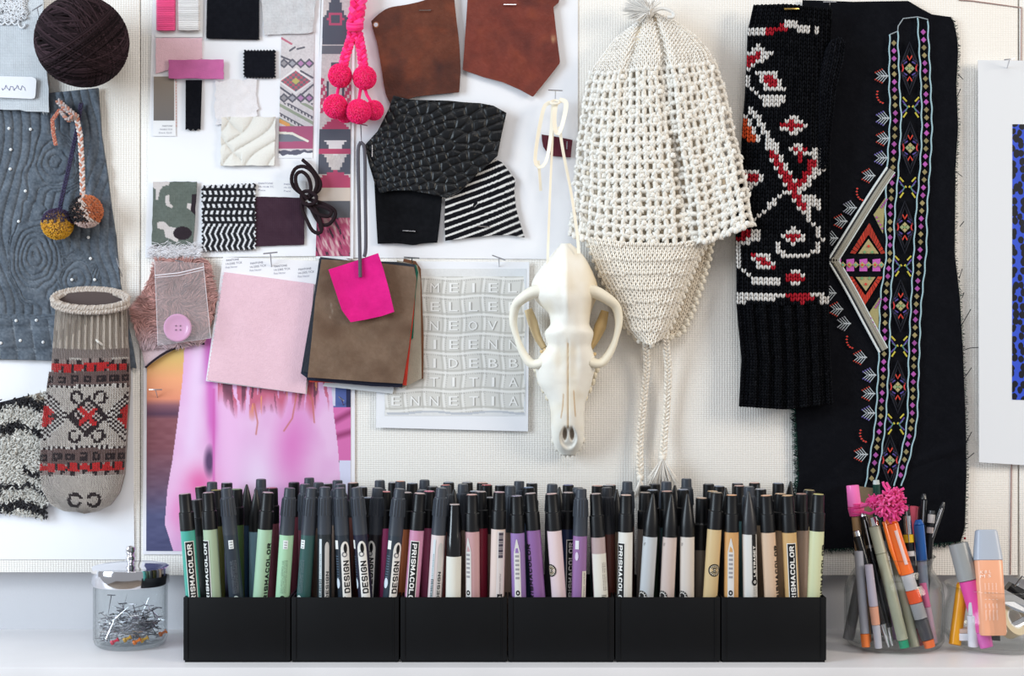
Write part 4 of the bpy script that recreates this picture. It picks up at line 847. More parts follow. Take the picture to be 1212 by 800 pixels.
for x, y, r in ((655, 522, 2.4), (690, 521, 2.4), (659, 531, 1.7), (664, 536.5, 1.5), (669, 539, 1.4), (674.5, 539, 1.4), (680, 537, 1.5), (685.5, 531, 1.7)):
    MB().add(ball(W(x, y, .013), r/1000, 8, 6, (1, 1, 1.5)), (232, 226, 214)).build('tooth', M['bone'], t)
for x, y in ((641, 416), (645, 414), (700, 417), (704, 419)): MB().add(ball(W(x, y, .030), .0018, 8, 6), (214, 186, 140)).build('bone_spur', M['bone'], t)
def strap(P, wd, nm, parent, d_=None, c=None):
    q = smooth_pl(P, 36); a = np.array([tuple(W(*p)) for p in q]); tt = np.gradient(a, axis=0); tt /= np.linalg.norm(tt, axis=1)[:, None]
    s = np.cross(tt, (0, 1., 0)); s /= np.linalg.norm(s, axis=1)[:, None]+1e-9; k = wd/2*D/F
    tw = np.sin(np.linspace(0, 3.1, 36))*.5; s = s*np.cos(tw)[:, None]+np.array((0, 1., 0))*np.sin(tw)[:, None]; n_ = np.cross(tt, s)*.00018
    V_ = np.stack([a-s*k-n_, a+s*k-n_, a+s*k+n_, a-s*k+n_], 1).reshape(-1, 3); f = []
    for i in range(35):
        for j in range(4): f.append((i*4+j, i*4+(j+1) % 4, (i+1)*4+(j+1) % 4, (i+1)*4+j))
    return MB().add((V_, f+[(3, 2, 1, 0), (140, 141, 142, 143)])).build(nm, M['satin'], parent, sharp=30)
t = thing('ribbon_tie', 'cream satin ribbons looped over a T pin above the skull', 'ribbon', W(657, 120, .008))
strap([(654, 121, .014), (645, 125, .016), (639, 148, .017), (634, 180, .018), (634, 194, .018), (640, 198, .018), (647, 189, .018), (652, 160, .016), (655, 122, .014)], 4.6, 'loop', t)
strap([(637, 190, .016), (638.5, 205, .015), (640, 226, .012)], 3.6, 'ribbon_tail', t)
strap([(655, 121, .013), (653.5, 170, .014), (650.5, 240, .020), (648, 314, .040)], 3.0, 'ribbon_tail', t)
strap([(658, 121, .015), (656, 140, .018), (658, 156, .019), (662, 157, .019), (667, 142, .018), (670, 122, .016), (662, 118, .014)], 5.5, 'loop', t)
strap([(662, 150, .015), (667, 182, .016), (676, 228, .022), (683, 276, .040), (685, 300, .050)], 3.6, 'ribbon_tail', t)
MB().add(tube([W(657+5*math.cos(a), 121+2.2*math.sin(a), .015+.003*math.sin(a)) for a in np.linspace(0, 2*PI, 14)[:-1]], .0013, 6, closed=True)).build('knot', M['satin'], t)
tpin('T pin holding the cream ribbons above the skull', 657.5, 107, 8, -2, 657, 122, .021)
# ================================================================ CROCHET HAT
HL = [(756, 25), (727, 46), (701, 81), (694, 109), (688.5, 144), (684, 190), (681, 240), (676, 276)]
HR = [(782, 17), (799, 24), (822, 40), (840, 60), (850, 86), (858, 115), (867, 158), (876, 190), (884, 232), (889, 264)]
HT = [(756, 25), (764, 15), (772, 13), (782, 17)]; HB = [(676, 276), (705, 287), (745, 291), (790, 291), (838, 284), (862, 275), (889, 264)]
FT = [(694, 280), (745, 287), (800, 288), (839, 282)]; FL = [(694, 280), (703, 305), (711, 326), (722, 346), (733, 368), (741, 388), (757, 403)]
FR = [(839, 282), (829, 298), (820, 318), (811, 340), (803, 362), (794, 384), (784, 401)]; FB = [(757, 403), (770, 409), (784, 401)]
def hdep(U, V, X, Y):
    cr = np.interp(V, [0, .4, 1], [.62, .60, .66]); cl = np.interp(V, [0, .4, 1], [.34, .30, .30])
    b = .012+.026*np.clip(1-(2*U-1)**2, 0, 1)**.5*np.clip(V*3+.2, 0, 1)
    b = b+.022*np.clip((U-.82)/.18, 0, 1)*V
    return b-.008*np.exp(-((U-cr)/.035)**2)-.006*np.exp(-((U-cl)/.05)**2)*np.clip(1.1-V*1.4, 0, 1)+.004*(U > cr)*np.exp(-(U-cr)/.2)
fdep = lambda U, V, X, Y: .019+.022*np.clip(1-(2*U-1)**2, 0, 1)**.35-.010*V
t = thing('crochet_hat', 'white crochet earflap hat with openwork band and braided ties', 'hat', W(780, 200, .02))
inner = (212, 200, 184); wool = lambda X, Y: np.array([248., 244, 237])+((vnoise(X, Y, 5, 3)-.5)*8)[..., None]
ys_ = 97; cutv = lambda P, y0, y1, n=16: [(np.interp(y, [p[1] for p in P], [p[0] for p in P]), y) for y in np.linspace(y0, y1, n)]
ih = lambda U, V, X, Y: hdep(U, V, X, Y)-.0065
def curve_y(a, b, y, sag, n=20): return [(a+(b-a)*i/n, y+sag*math.sin(PI*i/n)) for i in range(n+1)]
RL = [(681, 240), (676, 276)]
# back half, seen through the holes and behind the flap
o = patch([(758, 27), (770, 20), (780, 22)], [(p[0]-6-p[1]*.065, p[1]) for p in HR], [(684, 272), (740, 282), (820, 278), (866, 262)], [(p[0]+7, p[1]) for p in HL], 50, 80, lambda U, V, X, Y: np.maximum(.006, .008+.024*np.clip(4*U*(1-U), 0, 1)**.5*np.clip(V*3+.2, 0, 1)**.5-.004*np.exp(-((U-.62)/.08)**2)), .002, (238, 224, 202)).build('back_layer', M['yarn'], t)
bf = ([(700, 290), (842, 284)], [(842, 284), (838, 310), (829, 340), (819, 370), (807, 394), (792, 400)], [(768, 404), (780, 404), (792, 400)], [(700, 290), (768, 404)])
patch(*bf, 20, 30, .010, .002, (222, 208, 188)).build('rear_flap_lining', M['yarn'], t)
knit(*bf, 5.2, 4.0, lambda U, V, X, Y: .011+0*U, lambda X, Y: np.array([234., 224, 208])+0*X[..., None], seed=8).build('rear_ear_flap', M['yarn'], t)
# split the crown and the openwork band where the band begins
VS = .31
GX, GY = coons(HT, HR, HB, HL, 60, 100); cut_i = 31
topB = [(GX[cut_i, k], GY[cut_i, k]) for k in range(61)]; Lt = [(GX[k, 0], GY[k, 0]) for k in range(cut_i+1)]; Rt = [(GX[k, -1], GY[k, -1]) for k in range(cut_i+1)]
Lb = [(GX[k, 0], GY[k, 0]) for k in range(cut_i, 101)]; Rb = [(GX[k, -1], GY[k, -1]) for k in range(cut_i, 101)]
d1 = lambda U, V, X, Y: hdep(U, V*cut_i/100, X, Y); d2 = lambda U, V, X, Y: hdep(U, (cut_i+V*(100-cut_i))/100, X, Y)
patch(HT, Rt, topB, Lt, 40, 40, lambda U, V, X, Y: d1(U, V, X, Y)-.001, .004, (238, 230, 218)).build('crown_lining', M['yarn'], t)
knit(HT, Rt, topB, Lt, 4.6, 3.6, lambda U, V, X, Y: d1(U, V, X, Y)+.0010*(np.sin(V*2*PI*9) > 0), wool, seed=4, fat=1.05).build('crown', M['yarn'], t)
# openwork: star clusters around square holes
T_, R__, B__, L__ = [resample(q, 60) for q in (topB, Rb, HB, Lb)]; NR = 19; GX2, GY2 = coons(topB, Rb, HB, Lb, 80, NR*2); mb = MB(); uu = np.linspace(0, 1, 81)
gh = np.random.default_rng(12); A = []
for j in range(NR+1):
    n = 21; u = (np.arange(n+1))/n; x = np.interp(u, uu, GX2[min(2*j, NR*2)]); y = np.interp(u, uu, GY2[min(2*j, NR*2)]); A.append(np.stack([u, np.full(n+1, j/NR), x, y], -1))
A = np.array(A); X, Y = A[..., 2]+gh.normal(size=A.shape[:2])*.8, A[..., 3]+gh.normal(size=A.shape[:2])*.8; U, V = A[..., 0], A[..., 1]; d_ = d2(U, V, X, Y)
def conn(i0, j0, i1, j1, wd, e, lift=0, frac=.62, cs_=1.0):
    X0, Y0, X1, Y1 = X[j0, i0], Y[j0, i0], X[j1, i1], Y[j1, i1]; mb.add(lozpx((X0+X1)/2+gh.normal(size=X0.shape)*.3, (Y0+Y1)/2+gh.normal(size=X0.shape)*.3, (d_[j0, i0]+d_[j1, i1])/2+lift, (X1-X0)*frac, (Y1-Y0)*frac, wd), repc(np.array([236., 230, 220])*cs_+gh.normal(size=X0.shape+(1,))*4))
jj, ii = np.meshgrid(np.arange(NR), np.arange(21), indexing='ij'); jj, ii = jj.ravel(), ii.ravel()
conn(ii, jj, ii, jj+1, 3.1, 0); conn(ii+1, jj, ii+1, jj+1, 2.7, 0, .0004)
j2, i2 = np.meshgrid(np.arange(NR+1), np.arange(21), indexing='ij'); j2, i2 = j2.ravel(), i2.ravel()
conn(i2, j2, i2+1, j2, 3.0, 0, .0005)
sel = ((ii % 2) == (jj % 2)) | (gh.random(len(ii)) < .25)
for di, dj in ((0, 0), (1, 0), (0, 1), (1, 1)):
    i_, j_ = ii[sel], jj[sel]; cx_, cy_ = (X[j_, i_]+X[j_+1, i_+1])/2, (Y[j_, i_]+Y[j_+1, i_+1])/2; ex, ey = X[j_+dj, i_+di], Y[j_+dj, i_+di]
    ex, ey = ex+(ex-cx_)*.5, ey+(ey-cy_)*.5; mx_, my_ = cx_+(ex-cx_)*.72, cy_+(ey-cy_)*.72
    mb.add(lozpx(mx_, my_, d_[j_+dj, i_+di]+.0012, (ex-cx_)*.52, (ey-cy_)*.52, 2.5), repc(np.tile((242., 239, 232), (len(i_), 1))))
pf = (ii+2*jj) % 5 == 0; i_, j_ = ii[pf], jj[pf]; cx_, cy_ = (X[j_, i_]+X[j_+1, i_+1])/2, (Y[j_, i_]+Y[j_+1, i_+1])/2
for dx, dy in ((3.4, 3.4), (3.4, -3.4), (4.2, 0), (0, 4.2)): mb.add(lozpx(cx_+gh.normal(size=cx_.shape)*.4, cy_, d_[j_, i_]+.0016, dx, dy, 1.9), repc(np.tile((246., 242, 234), (len(i_), 1))))
mb.build('openwork_band', M['yarn'], t, sharp=0)
q = resample(HB, 46)
for lo, hi in ((0, 694), (832, 999)):
    mb = MB()
    for k, (x, y) in enumerate(q):
        if lo <= x <= hi: mb.add(ball(W(x, y+(1.5 if k % 2 else -1), float(d2(np.array(k/45.), np.array(1.), 0, 0))+.001), .0032, 8, 6), (238, 233, 225))
    mb.build('scalloped_brim', M['yarn'], t, kind='stuff')
patch(FT, FR, FB, FL, 30, 40, lambda U, V, X, Y: fdep(U, V, X, Y)-.001, .004, (234, 226, 212)).build('flap_lining', M['yarn'], t)
knit(FT, FR, FB, FL, 5.0, 4.1, lambda U, V, X, Y: fdep(U, V, X, Y)+.0016*(np.abs(((Y-287) % 17)-2) < 2.4), lambda X, Y: np.array([248., 242, 232])+0*X[..., None], seed=6, fat=1.1).build('ear_flap', M['yarn'], t)
mb = MB()
for q, n in ((resample(FL, 30), 30), (resample(FR, 34), 34), (resample(FB, 8), 8)):
    for k, (x, y) in enumerate(q):
        v = k/n; mb.add(ball(W(x+(1.8 if k % 2 else -.8), y+1, .022-.010*v), .0027, 8, 6), (239, 233, 222))
mb.build('flap_edging', M['yarn'], t)
mb = MB()
for k, (x, y) in enumerate(resample(bf[1], 30)): mb.add(ball(W(x+(1.8 if k % 2 else -.8), y, .012), .0027, 8, 6), (234, 226, 210))
mb.build('flap_edging', M['yarn'], t)
n = 420; a = RNG.normal(PI*.86, .75, n); l = RNG.uniform(8, 38, n)*(np.abs(np.cos(a))*.6+.4); MB().add(ball(W(768, 14, .024), .006, 12, 8), (226, 222, 216)).add(lozpx(769+np.cos(a)*l*.5, 13-np.sin(a)*l*.42, .024+RNG.uniform(-.006, .010, n), np.cos(a)*l*.5, -np.sin(a)*l*.42, .5), repc(np.tile((232., 229, 224), (n, 1))*RNG.uniform(.92, 1.04, (n, 1)))).build('yarn_topknot', M['yarn'], t, kind='stuff')
mb = MB(); mb.add(tube([W(x, y, .028) for x, y in smooth_pl([(771, 14), (784, 10), (796, 14), (797, 20), (790, 20)], 20)], .0018, 6), (232, 230, 226)); mb.build('yarn_loop', M['yarn'], t)
for P, cc in (([(764, 404, .018), (765.6, 432, .012), (763, 459, .008), (760, 490, .007), (757, 527, .007), (758, 566, .010)], [(236, 228, 216), (226, 216, 202)]), ([(787, 398, .020), (790.5, 430, .014), (790.5, 452, .011), (789, 485, .009), (786.6, 511, .009), (784.5, 542, .012)], [(238, 231, 220), (228, 219, 206)])):
    mb = MB(); braid([W(x, y, z) for x, y, z in smooth_pl(P, 40)], .0026, cc, .0115, mb); mb.build('braided_tie', M['yarn'], t)
for cx_, cy_, sp, ln in ((784.5, 542, 20, 36), (758, 566, 8, 26)):
    n = 260; u = RNG.uniform(-1, 1, n); l = RNG.uniform(.7, 1, n)*ln; mb = MB(); mb.add(ball(W(cx_, cy_, .012), .0035, 10, 8), (234, 227, 216))
    mb.add(lozpx(cx_+u*sp*.5, cy_+l*.5, .012+RNG.uniform(-.004, .008, n), u*sp*.5, l*.5, .45), repc(np.tile((240., 234, 226), (n, 1)))); mb.build('tassel', M['yarn'], t, kind='stuff')
# ================================================================ EMBROIDERED CLOTH
ER = [(1125, 20), (1129, 26), (1133, 45), (1134, 62), (1132, 100), (1134, 150), (1131, 200), (1130, 300), (1136, 350), (1140, 420), (1143, 500), (1144, 560), (1142, 625), (1137, 641)]
EL = [(950, 0), (950, 300), (941, 484), (943, 520), (945, 560), (942, 600), (950, 650)]
dE = lambda U, V, X, Y: .0040+.0030*fbm(X, Y, 60, 4, 2)+.0018*np.exp(-((Y-(590-.32*(X-950)))/7)**2)
t = thing('embroidered_cloth', 'tall black cloth with frayed edges and an embroidered folk border', 'fabric', W(1045, 320, .004))
patch([(950, 0), (1010, 2), (1075, 1), (1090, 10), (1103, 17), (1125, 20)], ER, [(950, 650), (1010, 648), (1080, 646), (1137, 641)], EL, 120, 300, dE, .0015, tint((16, 17, 22), 3, 1.5)).build('cloth', mat('black_wool', None, .95, bump='fuzz', amt=.4, scale=700, spec=.06), t)
mb = MB(); n = 420
for P, nx_, ny_ in ((ER, 1, 0), ([(950, 650), (1010, 648), (1080, 646), (1137, 641)], 0, 1), (EL[2:], -1, 0)):
    q = resample(P, n); a = RNG.uniform(-.9, .9, n); l = RNG.uniform(.8, 3.2 if nx_ > 0 else 5, n); dx = nx_*np.cos(a)+ny_*np.sin(a); dy = ny_*np.cos(a)+nx_*np.sin(a)
    mb.add(lozpx(q[:, 0]+dx*l*.6, q[:, 1]+dy*l*.6, .0055, dx*l, dy*l, .32), repc(np.array([(22., 24, 28), (34., 66, 58)])[RNG.integers(0, 2, n)]))
for P in ([(1134, 88), (1140, 94)], [(1133, 114), (1137, 105)], [(1131, 203), (1139, 209)], [(1136, 268), (1141, 262)], [(1135, 330), (1139, 318)], [(1138, 385), (1149, 366)], [(1140, 415), (1148, 412), (1160, 411)], [(1141, 448), (1150, 435)], [(1143, 525), (1150, 511)], [(1142, 545), (1153, 536)], [(1139, 352), (1141, 346)], [(940, 500), (935, 494)], [(942, 575), (936, 582)]):
    q = smooth_pl(P, 8) if len(P) > 2 else P; mb.add(tube([W(a, b, .007+.003*k/len(q)) for k, (a, b) in enumerate(q)], .0004, 4), (30, 34, 38))
mb.build('frayed_edge', M['darkyarn'], t, kind='stuff')
DE = .0082
LN = [[(1053, 41), (1052.5, 100), (1053.5, 140), (1050, 200), (1048, 255), (1049, 300), (1042, 354), (1041, 400), (1039, 450), (1036, 500), (1030, 540), (1024, 578)],
      [(1062.5, 37), (1065, 110), (1066.5, 140), (1063.5, 200), (1059, 255), (1057.5, 310), (1054, 354), (1053, 410), (1051, 450), (1048, 500), (1042, 545), (1036, 572)],
      [(1086, 21), (1089.6, 90), (1091, 150), (1088.8, 200), (1084, 255), (1081, 310), (1078.6, 354), (1076, 410), (1075, 450), (1073.5, 500), (1066, 540), (1058.5, 575)],
      [(1098, 25), (1101.4, 100), (1103, 150), (1100.6, 200), (1097, 255), (1096.5, 295), (1090, 365), (1088.7, 400), (1087, 450), (1085, 500), (1077, 540), (1067, 575)]]
LBL = (160, 190, 198)
for P in LN:
    q = smooth_pl(P, 160); mb = MB(); ph = np.linspace(0, 160*1.4, 160); mb.add(tube([W(x+.5*math.sin(k*.9), y, DE) for k, (x, y) in enumerate(q)], .00075, 5), LBL); mb.build('border_cord', M['yarn'], t)
mb = MB(); mb.add(tube([W(x, y, DE) for x, y in ((1053, 41), (1062.5, 37), (1063, 31), (1069, 22), (1086, 20), (1098, 23), (1098, 26))], .0006, 5), (150, 160, 166)); mb.build('border_cord', M['yarn'], t)
lx = lambda k, y: np.interp(y, [p[1] for p in LN[k]], [p[0] for p in LN[k]])
def diam(mb, x, y, rx, ry, c, d_=DE, rot=0):
    V_ = [W(x+rx*math.cos(a+rot), y+ry*math.sin(a+rot), d_-.0006) for a in (0, PI/2, PI, 1.5*PI)]+[W(x+.75*rx*math.cos(a+rot), y+.75*ry*math.sin(a+rot), d_+.0006) for a in (0, PI/2, PI, 1.5*PI)]
    mb.add(([tuple(v) for v in V_], [(4, 5, 6, 7)]+[(i, (i+1) % 4, 4+(i+1) % 4, 4+i) for i in range(4)]), c)
PU = (166, 78, 158); OL = (146, 132, 90); mb = MB()
for k0, k1, y0, y1, ph in ((0, 1, 51, 572, 0), (2, 3, 38, 566, 1)):
    y = y0; i = ph
    while y < y1:
        x = (lx(k0, y)+lx(k1, y))/2; c = OL if ((i+1)//2) % 2 == 0 else PU; diam(mb, x, y, 3.3, 3.6, np.array(c)*random.uniform(.9, 1.1)); y += 9.2; i += 1
mb.build('gem_stitches', M['yarn'], t, smooth=False, kind='stuff')
def thread(mb, P, c, r=.00055, d_=DE): mb.add(tube([W(x, y, d_) for x, y in P], r, 4), c)
for y in (81, 175, 269, 362, 458, 545):
    x = (lx(1, y)+lx(2, y))/2; mb = MB()
    for dx, dy in ((0, -3.2), (0, 3.2), (-3.2, 0), (3.2, 0)): diam(mb, x+dx, y+dy, 3.1, 3.1, (172, 160, 112) if dx == 0 else (150, 160, 118))
    diam(mb, x, y, 1.6, 1.6, (120, 160, 110), DE+.0004)
    for s in (-1, 1):
        thread(mb, [(x-3, y+s*15), (x, y+s*10), (x+3, y+s*15)], (214, 66, 48), .0008); thread(mb, [(x+s*8.5, y-5), (x+s*7.5, y), (x+s*8.5, y+4)], (208, 60, 60), .0007)
        for q in (-1, 1): thread(mb, [(x+s*3, y+q*8), (x+s*7, y+q*5.5)], (86, 70, 150), .0008); thread(mb, [(x+s*4, y+q*11), (x+s*8, y+q*8)], (70, 56, 120), .0006)
    mb.build('rosette', M['yarn'], t)
    mb = MB()
    for w_, h_ in ((10.5, 31), (8, 24)):
        for s in (-1, 1): thread(mb, [(x-w_, y+s*3), (x-w_*.5, y+s*h_*.55), (x, y+s*h_), (x+w_*.5, y+s*h_*.55), (x+w_, y+s*3)], (44, 44, 50), .0008)
    mb.build('dark_lozenge', M['darkyarn'], t)
for y in (127, 222, 315, 410, 502):
    x = (lx(1, y)+lx(2, y))/2; mb = MB()
    for s in (-1, 1):
        thread(mb, [(x+s*9.5, y-12), (x+s*5, y-7)], (206, 190, 70), .0008); thread(mb, [(x+s*9, y+12), (x+s*5, y+6)], (206, 190, 70), .0008); thread(mb, [(x+s*8, y-4), (x+s*3.6, y), (x+s*7, y+5)], (96, 150, 130), .0007)
        thread(mb, [(x+s*10, y-8), (x+s*5, y-1)], (92, 70, 150), .0007); thread(mb, [(x+s*10, y+7), (x+s*5, y+2)], (92, 70, 150), .0007); thread(mb, [(x+s*1.6, y), (x+s*3, y-2)], (206, 190, 70), .0008)
    mb.build('crossed_stitches', M['yarn'], t)
# triangle panel
def flatpoly(mb, P, c, d_=DE, th=.0012): mb.add(prism(P, d_, th), c)
for pts_ in (([(1050, 198), (1030, 228), (1005, 268), (980, 308)]), ([(980, 308), (1002, 345), (1022, 382), (1041, 417)])):
    mb = MB(); q = np.array(pts_, float); nn_ = np.array([-(q[-1]-q[0])[1], (q[-1]-q[0])[0]]); nn_ /= np.linalg.norm(nn_); 
    if nn_[0] < 0: nn_ = -nn_
    for off, c, r in ((0, (214, 220, 220), .0012), (2.4, (40, 40, 44), .0008), (5.4, (150, 146, 134), .0020), (8.2, (150, 146, 134), .0016), (10.6, (206, 214, 214), .0009)):
        e = q+nn_*off; mb.add(tube([W(x, y, DE+.0002) for x, y in smooth_pl(e, 30)], r, 6), c)
    mb.build('panel_border', M['yarn'], t)
RD = (178, 54, 38)
for O_, I_, s in (([(1029, 264), (1006, 300), (1048, 300)], [(1028, 281), (1014, 301), (1042, 301)], 1), ([(1022, 364), (1001, 327), (1045, 327)], [(1025, 346), (1011, 327), (1038, 327)], -1)):
    mb = MB(); A_, B_, C_ = [np.array(p, float) for p in O_]; a_, b_, c_ = [np.array(p, float) for p in I_]
    for (p, q, p2, q2) in ((A_, B_, a_, b_), (A_, C_, a_, c_)):
        N_ = 8
        for k in range(N_):
            e0 = p+(q-p)*(k+.08)/N_; e1 = p+(q-p)*(k+.9)/N_; f0 = p2+(q2-p2)*(k+.08)/N_; f1 = p2+(q2-p2)*(k+.9)/N_
            f0 = e0+(f0-e0)*.78; f1 = e1+(f1-e1)*.78; flatpoly(mb, [tuple(e0), tuple(e1), tuple(f1), tuple(f0)], np.array(RD)*random.uniform(.85, 1.1))
    mb.build('red_triangle', M['yarn'], t, smooth=False, recalc=True)
    mb = MB(); c0 = (a_+b_+c_)/3; flatpoly(mb, [tuple(c0+(p-c0)*.86) for p in (a_, b_, c_)], (168, 156, 112)); 
    for dx, dy, c in ((0, -3*s, (206, 60, 50)), (-4.5, 4*s, (110, 160, 110)), (4.5, 4*s, (110, 160, 110))): diam(mb, c0[0]+dx, c0[1]+dy, 2, 2, c, DE+.0006)
    mb.build('tan_triangle', M['yarn'], t, smooth=False, recalc=True)
mb = MB()
for k in range(4): x = 991+k*15.5; flatpoly(mb, [(x-(3 if k == 0 else 4.5), 307 if k else 311), (x+4.5, 306), (x+4.5, 321), (x-(3 if k == 0 else 4.5), 321 if k else 317)], (190, 96, 176))
for k in range(8): diam(mb, 990+k*7.6, 313.5, 4, 4, (172, 160, 112), DE+.0006); diam(mb, 990+k*7.6, 313.5, 1.9, 1.9, ((214, 70, 50), (90, 170, 140))[k % 2], DE+.0012)
mb.build('purple_bar', M['yarn'], t, smooth=False, recalc=True)
for P in ([(1048, 234), (1034, 254), (1045, 276)], [(1041, 352), (1027, 373), (1039, 398)]):
    mb = MB(); flatpoly(mb, P, (160, 150, 104)); q = np.array(P, float); 
    for k in range(9): x, y = q[0]+(q[1]-q[0])*(k+.5)/9 if k < 5 else q[1]+(q[2]-q[1])*(k-4.5)/5; diam(mb, x+2.5, y+1, 1.5, 1.5, PU, DE+.0006)
    mb.build('half_diamond', M['yarn'], t, smooth=False, recalc=True)
for x, y, c in ((1045.5, 90, RD), (1047, 140, (110, 100, 170)), (1047, 164, RD), (1045, 187, (110, 100, 170)), (1030, 208, RD), (1008, 246, (140, 140, 160)), (997, 262, RD), (986, 282, (140, 140, 150)), (984, 347, (150, 150, 160)), (992, 366, RD), (1001, 383, (140, 140, 150)), (1020, 423, RD), (1031, 444, (110, 100, 170)), (1030, 466, RD), (1030, 489, (110, 100, 170)), (1021, 538, RD)):
    mb = MB()
    for k in range(4):
        for s in (-1, 1): thread(mb, [(x+5-k*3, y), (x-1-k*2.6, y+s*(7.5-k*1.3))], (176, 184, 190), .00045); thread(mb, [(x-1-k*2.6, y+s*(7.5-k*1.3)), (x-2.2-k*2.6, y+s*(8.6-k*1.3))], c, .0007)
    thread(mb, [(x+6, y), (x-3, y)], (190, 196, 200), .0008); mb.build('fir_sprig', M['yarn'], t)
for x, y in ((1046, 112), (1022, 227), (1010, 402), (1026, 513)):
    mb = MB()
    for k in range(6): a = PI*.55+k*.36; diam(mb, x+8*math.cos(a), y+10*math.sin(a), 1.7, 1.3, (206, 52, 40))
    mb.build('dotted_ring', M['yarn'], t, smooth=False)
# ================================================================ BLACK FAIR ISLE MITTEN
BL_ = [(892, 6), (889, 20), (885, 38), (884, 75), (882, 112), (879, 150), (877, 190), (873, 240), (871, 280), (872, 320), (872, 360)]
BR_ = [(985, 10), (984, 60), (983, 150), (983, 250), (982, 300), (981, 360)]
wht = [((885, 38), (905, 37)), ((936, 27), (948, 34)), ((945, 34), (966, 36)), ((966, 38), (966, 31))]
def bm_col(X, Y):
    a = base(X, (17, 18, 22)); Wc = (214, 210, 206); Rc = (164, 34, 46)
    def ln(P, w_, c): put(a, dline(X, Y, P) < w_, c)
    def leaf(cx, cy, rx, ry, ang=0, core=.5):
        c_, s_ = math.cos(math.radians(ang)), math.sin(math.radians(ang)); u = (X-cx)*c_+(Y-cy)*s_; v = -(X-cx)*s_+(Y-cy)*c_; q = np.abs(u)/rx+np.abs(v)/ry
        put(a, q < 1, Wc); put(a, (np.abs(u)/rx+np.abs(v)/(ry*core) < .8), Rc)
    ln([(885, 38), (905, 38)], 3.4, Wc); ln([(908, 37), (928, 33)], 4, Rc); ln([(933, 27), (945, 33), (955, 35)], 4.6, Wc); ln([(964, 31), (966, 38)], 2.6, Wc)
    put(a, inpoly(X, Y, [(884, 62), (898, 52), (908, 60), (918, 62), (900, 76), (884, 84)]), Wc); put(a, inpoly(X, Y, [(884, 68), (899, 60), (902, 67), (884, 80)]), Rc)
    leaf(912, 96, 19, 13, 32); ln([(885, 92), (888, 104), (900, 114), (906, 120)], 2.2, Wc); ln([(906, 120), (926, 119)], 5.2, Wc)
    ln([(889, 131), (896, 140), (903, 150), (909, 162), (914, 172)], 3.6, Wc); put(a, inpoly(X, Y, [(879, 143), (886, 142), (893, 156), (896, 170), (886, 170), (878, 160)]), (190, 76, 40)); ln([(884, 140), (893, 154), (899, 168)], 2.6, Wc)
    leaf(938, 149, 19, 14); leaf(946, 178, 12, 10, 0, .6); ln([(946, 172), (946, 192)], 3, Wc); ln([(945, 178), (947, 190)], 2, Rc)
    ln([(913, 172), (920, 190), (934, 218)], 7.5, Wc); ln([(914, 182), (922, 196), (938, 222)], 4.0, Rc); ln([(964, 182), (972, 198), (955, 212), (944, 222)], 7.0, Wc); ln([(961, 190), (958, 204), (940, 222)], 3.8, Rc)
    ln([(940, 226), (952, 247)], 7.4, Wc); ln([(938, 222), (950, 246)], 4.0, Rc); ln([(955, 236), (968, 242)], 6, Wc)
    ln([(931, 226), (918, 238), (905, 250), (893, 261)], 2.4, Wc); leaf(888, 211, 17, 13, 0, .55)
    ln([(955, 256), (967, 272), (972, 284), (967, 296), (956, 303), (944, 305), (930, 303), (922, 296), (921, 289)], 2.6, Wc); leaf(939, 281, 16, 11, 0, .6)
    put(a, inpoly(X, Y, [(872, 282), (890, 271), (906, 276), (896, 286), (872, 291)]), Wc); put(a, inpoly(X, Y, [(872, 280), (882, 272), (892, 272), (884, 282), (872, 287)]), Rc)
    leaf(904, 309, 21, 12, 32); ln([(874, 292), (874, 312)], 3, Wc); ln([(877, 316), (886, 326), (896, 334)], 2.4, Wc); ln([(897, 334), (917, 334)], 5.4, Wc)
    leaf(941, 329, 17, 11, 0, .75); ln([(872, 351), (930, 351)], 3.6, Wc); ln([(872, 356), (878, 357)], 3.4, Wc); ln([(905, 355), (915, 356)], 3, Wc); ln([(931, 351), (961, 351)], 3.6, Rc); ln([(943, 356), (949, 357)], 2.6, Rc); ln([(963, 350), (981, 352)], 3, Wc); ln([(972, 355), (978, 357)], 3, Wc)
    return a
bdep = lambda U, V, X, Y: .015+.014*np.clip(1-(2*U-1)**2, 0, 1)**.5
t = thing('knitted_mitten', 'long black mitten with white and red leaf pattern and ribbed cuff, hung upside down', 'mitten', W(930, 250, .01))
tp_ = [(892, 6), (930, 4), (985, 8)]; dk = mat('black_knit', None, .95, bump='fuzz', amt=.3, scale=1400, spec=.05)
patch(tp_, BR_, [(872, 360), (925, 362), (981, 360)], BL_, 30, 60, lambda U, V, X, Y: bdep(U, V, X, Y)-.001, .003, (14, 15, 18)).build('lining', dk, t)
knit(tp_, BR_, [(872, 360), (925, 362), (981, 360)], BL_, 5.4, 4.6, bdep, bm_col, 19, fat=1.15).build('knit_body', dk, t, sharp=0)
cu = ([(872, 360), (925, 362), (981, 360)], [(981, 360), (983, 420), (986, 478)], [(875, 481), (930, 485), (986, 479)], [(872, 360), (875, 394), (878, 425), (876, 460), (875, 481)])
rib = lambda U, V, X, Y: .015+.013*np.clip(1-(2*U-1)**2, 0, 1)**.5+.0022*np.cos(U*2*PI*7.2)
patch(*cu, 60, 20, lambda U, V, X, Y: rib(U, V, X, Y)-.0012, .003, (12, 13, 16)).build('cuff_lining', dk, t)
knit(*cu, 3.7, 3.4, rib, lambda X, Y: np.array([19., 20, 24])+0*X[..., None], 29, fat=1.1).build('ribbed_cuff', dk, t, sharp=0)
th_ = ([(976, 62), (984, 48), (994, 44), (1001, 50)], [(1001, 50), (998, 75), (990, 105), (984, 160), (980, 200)], [(966, 200), (980, 200)], [(976, 62), (968, 85), (964, 110), (964, 160), (966, 200)])
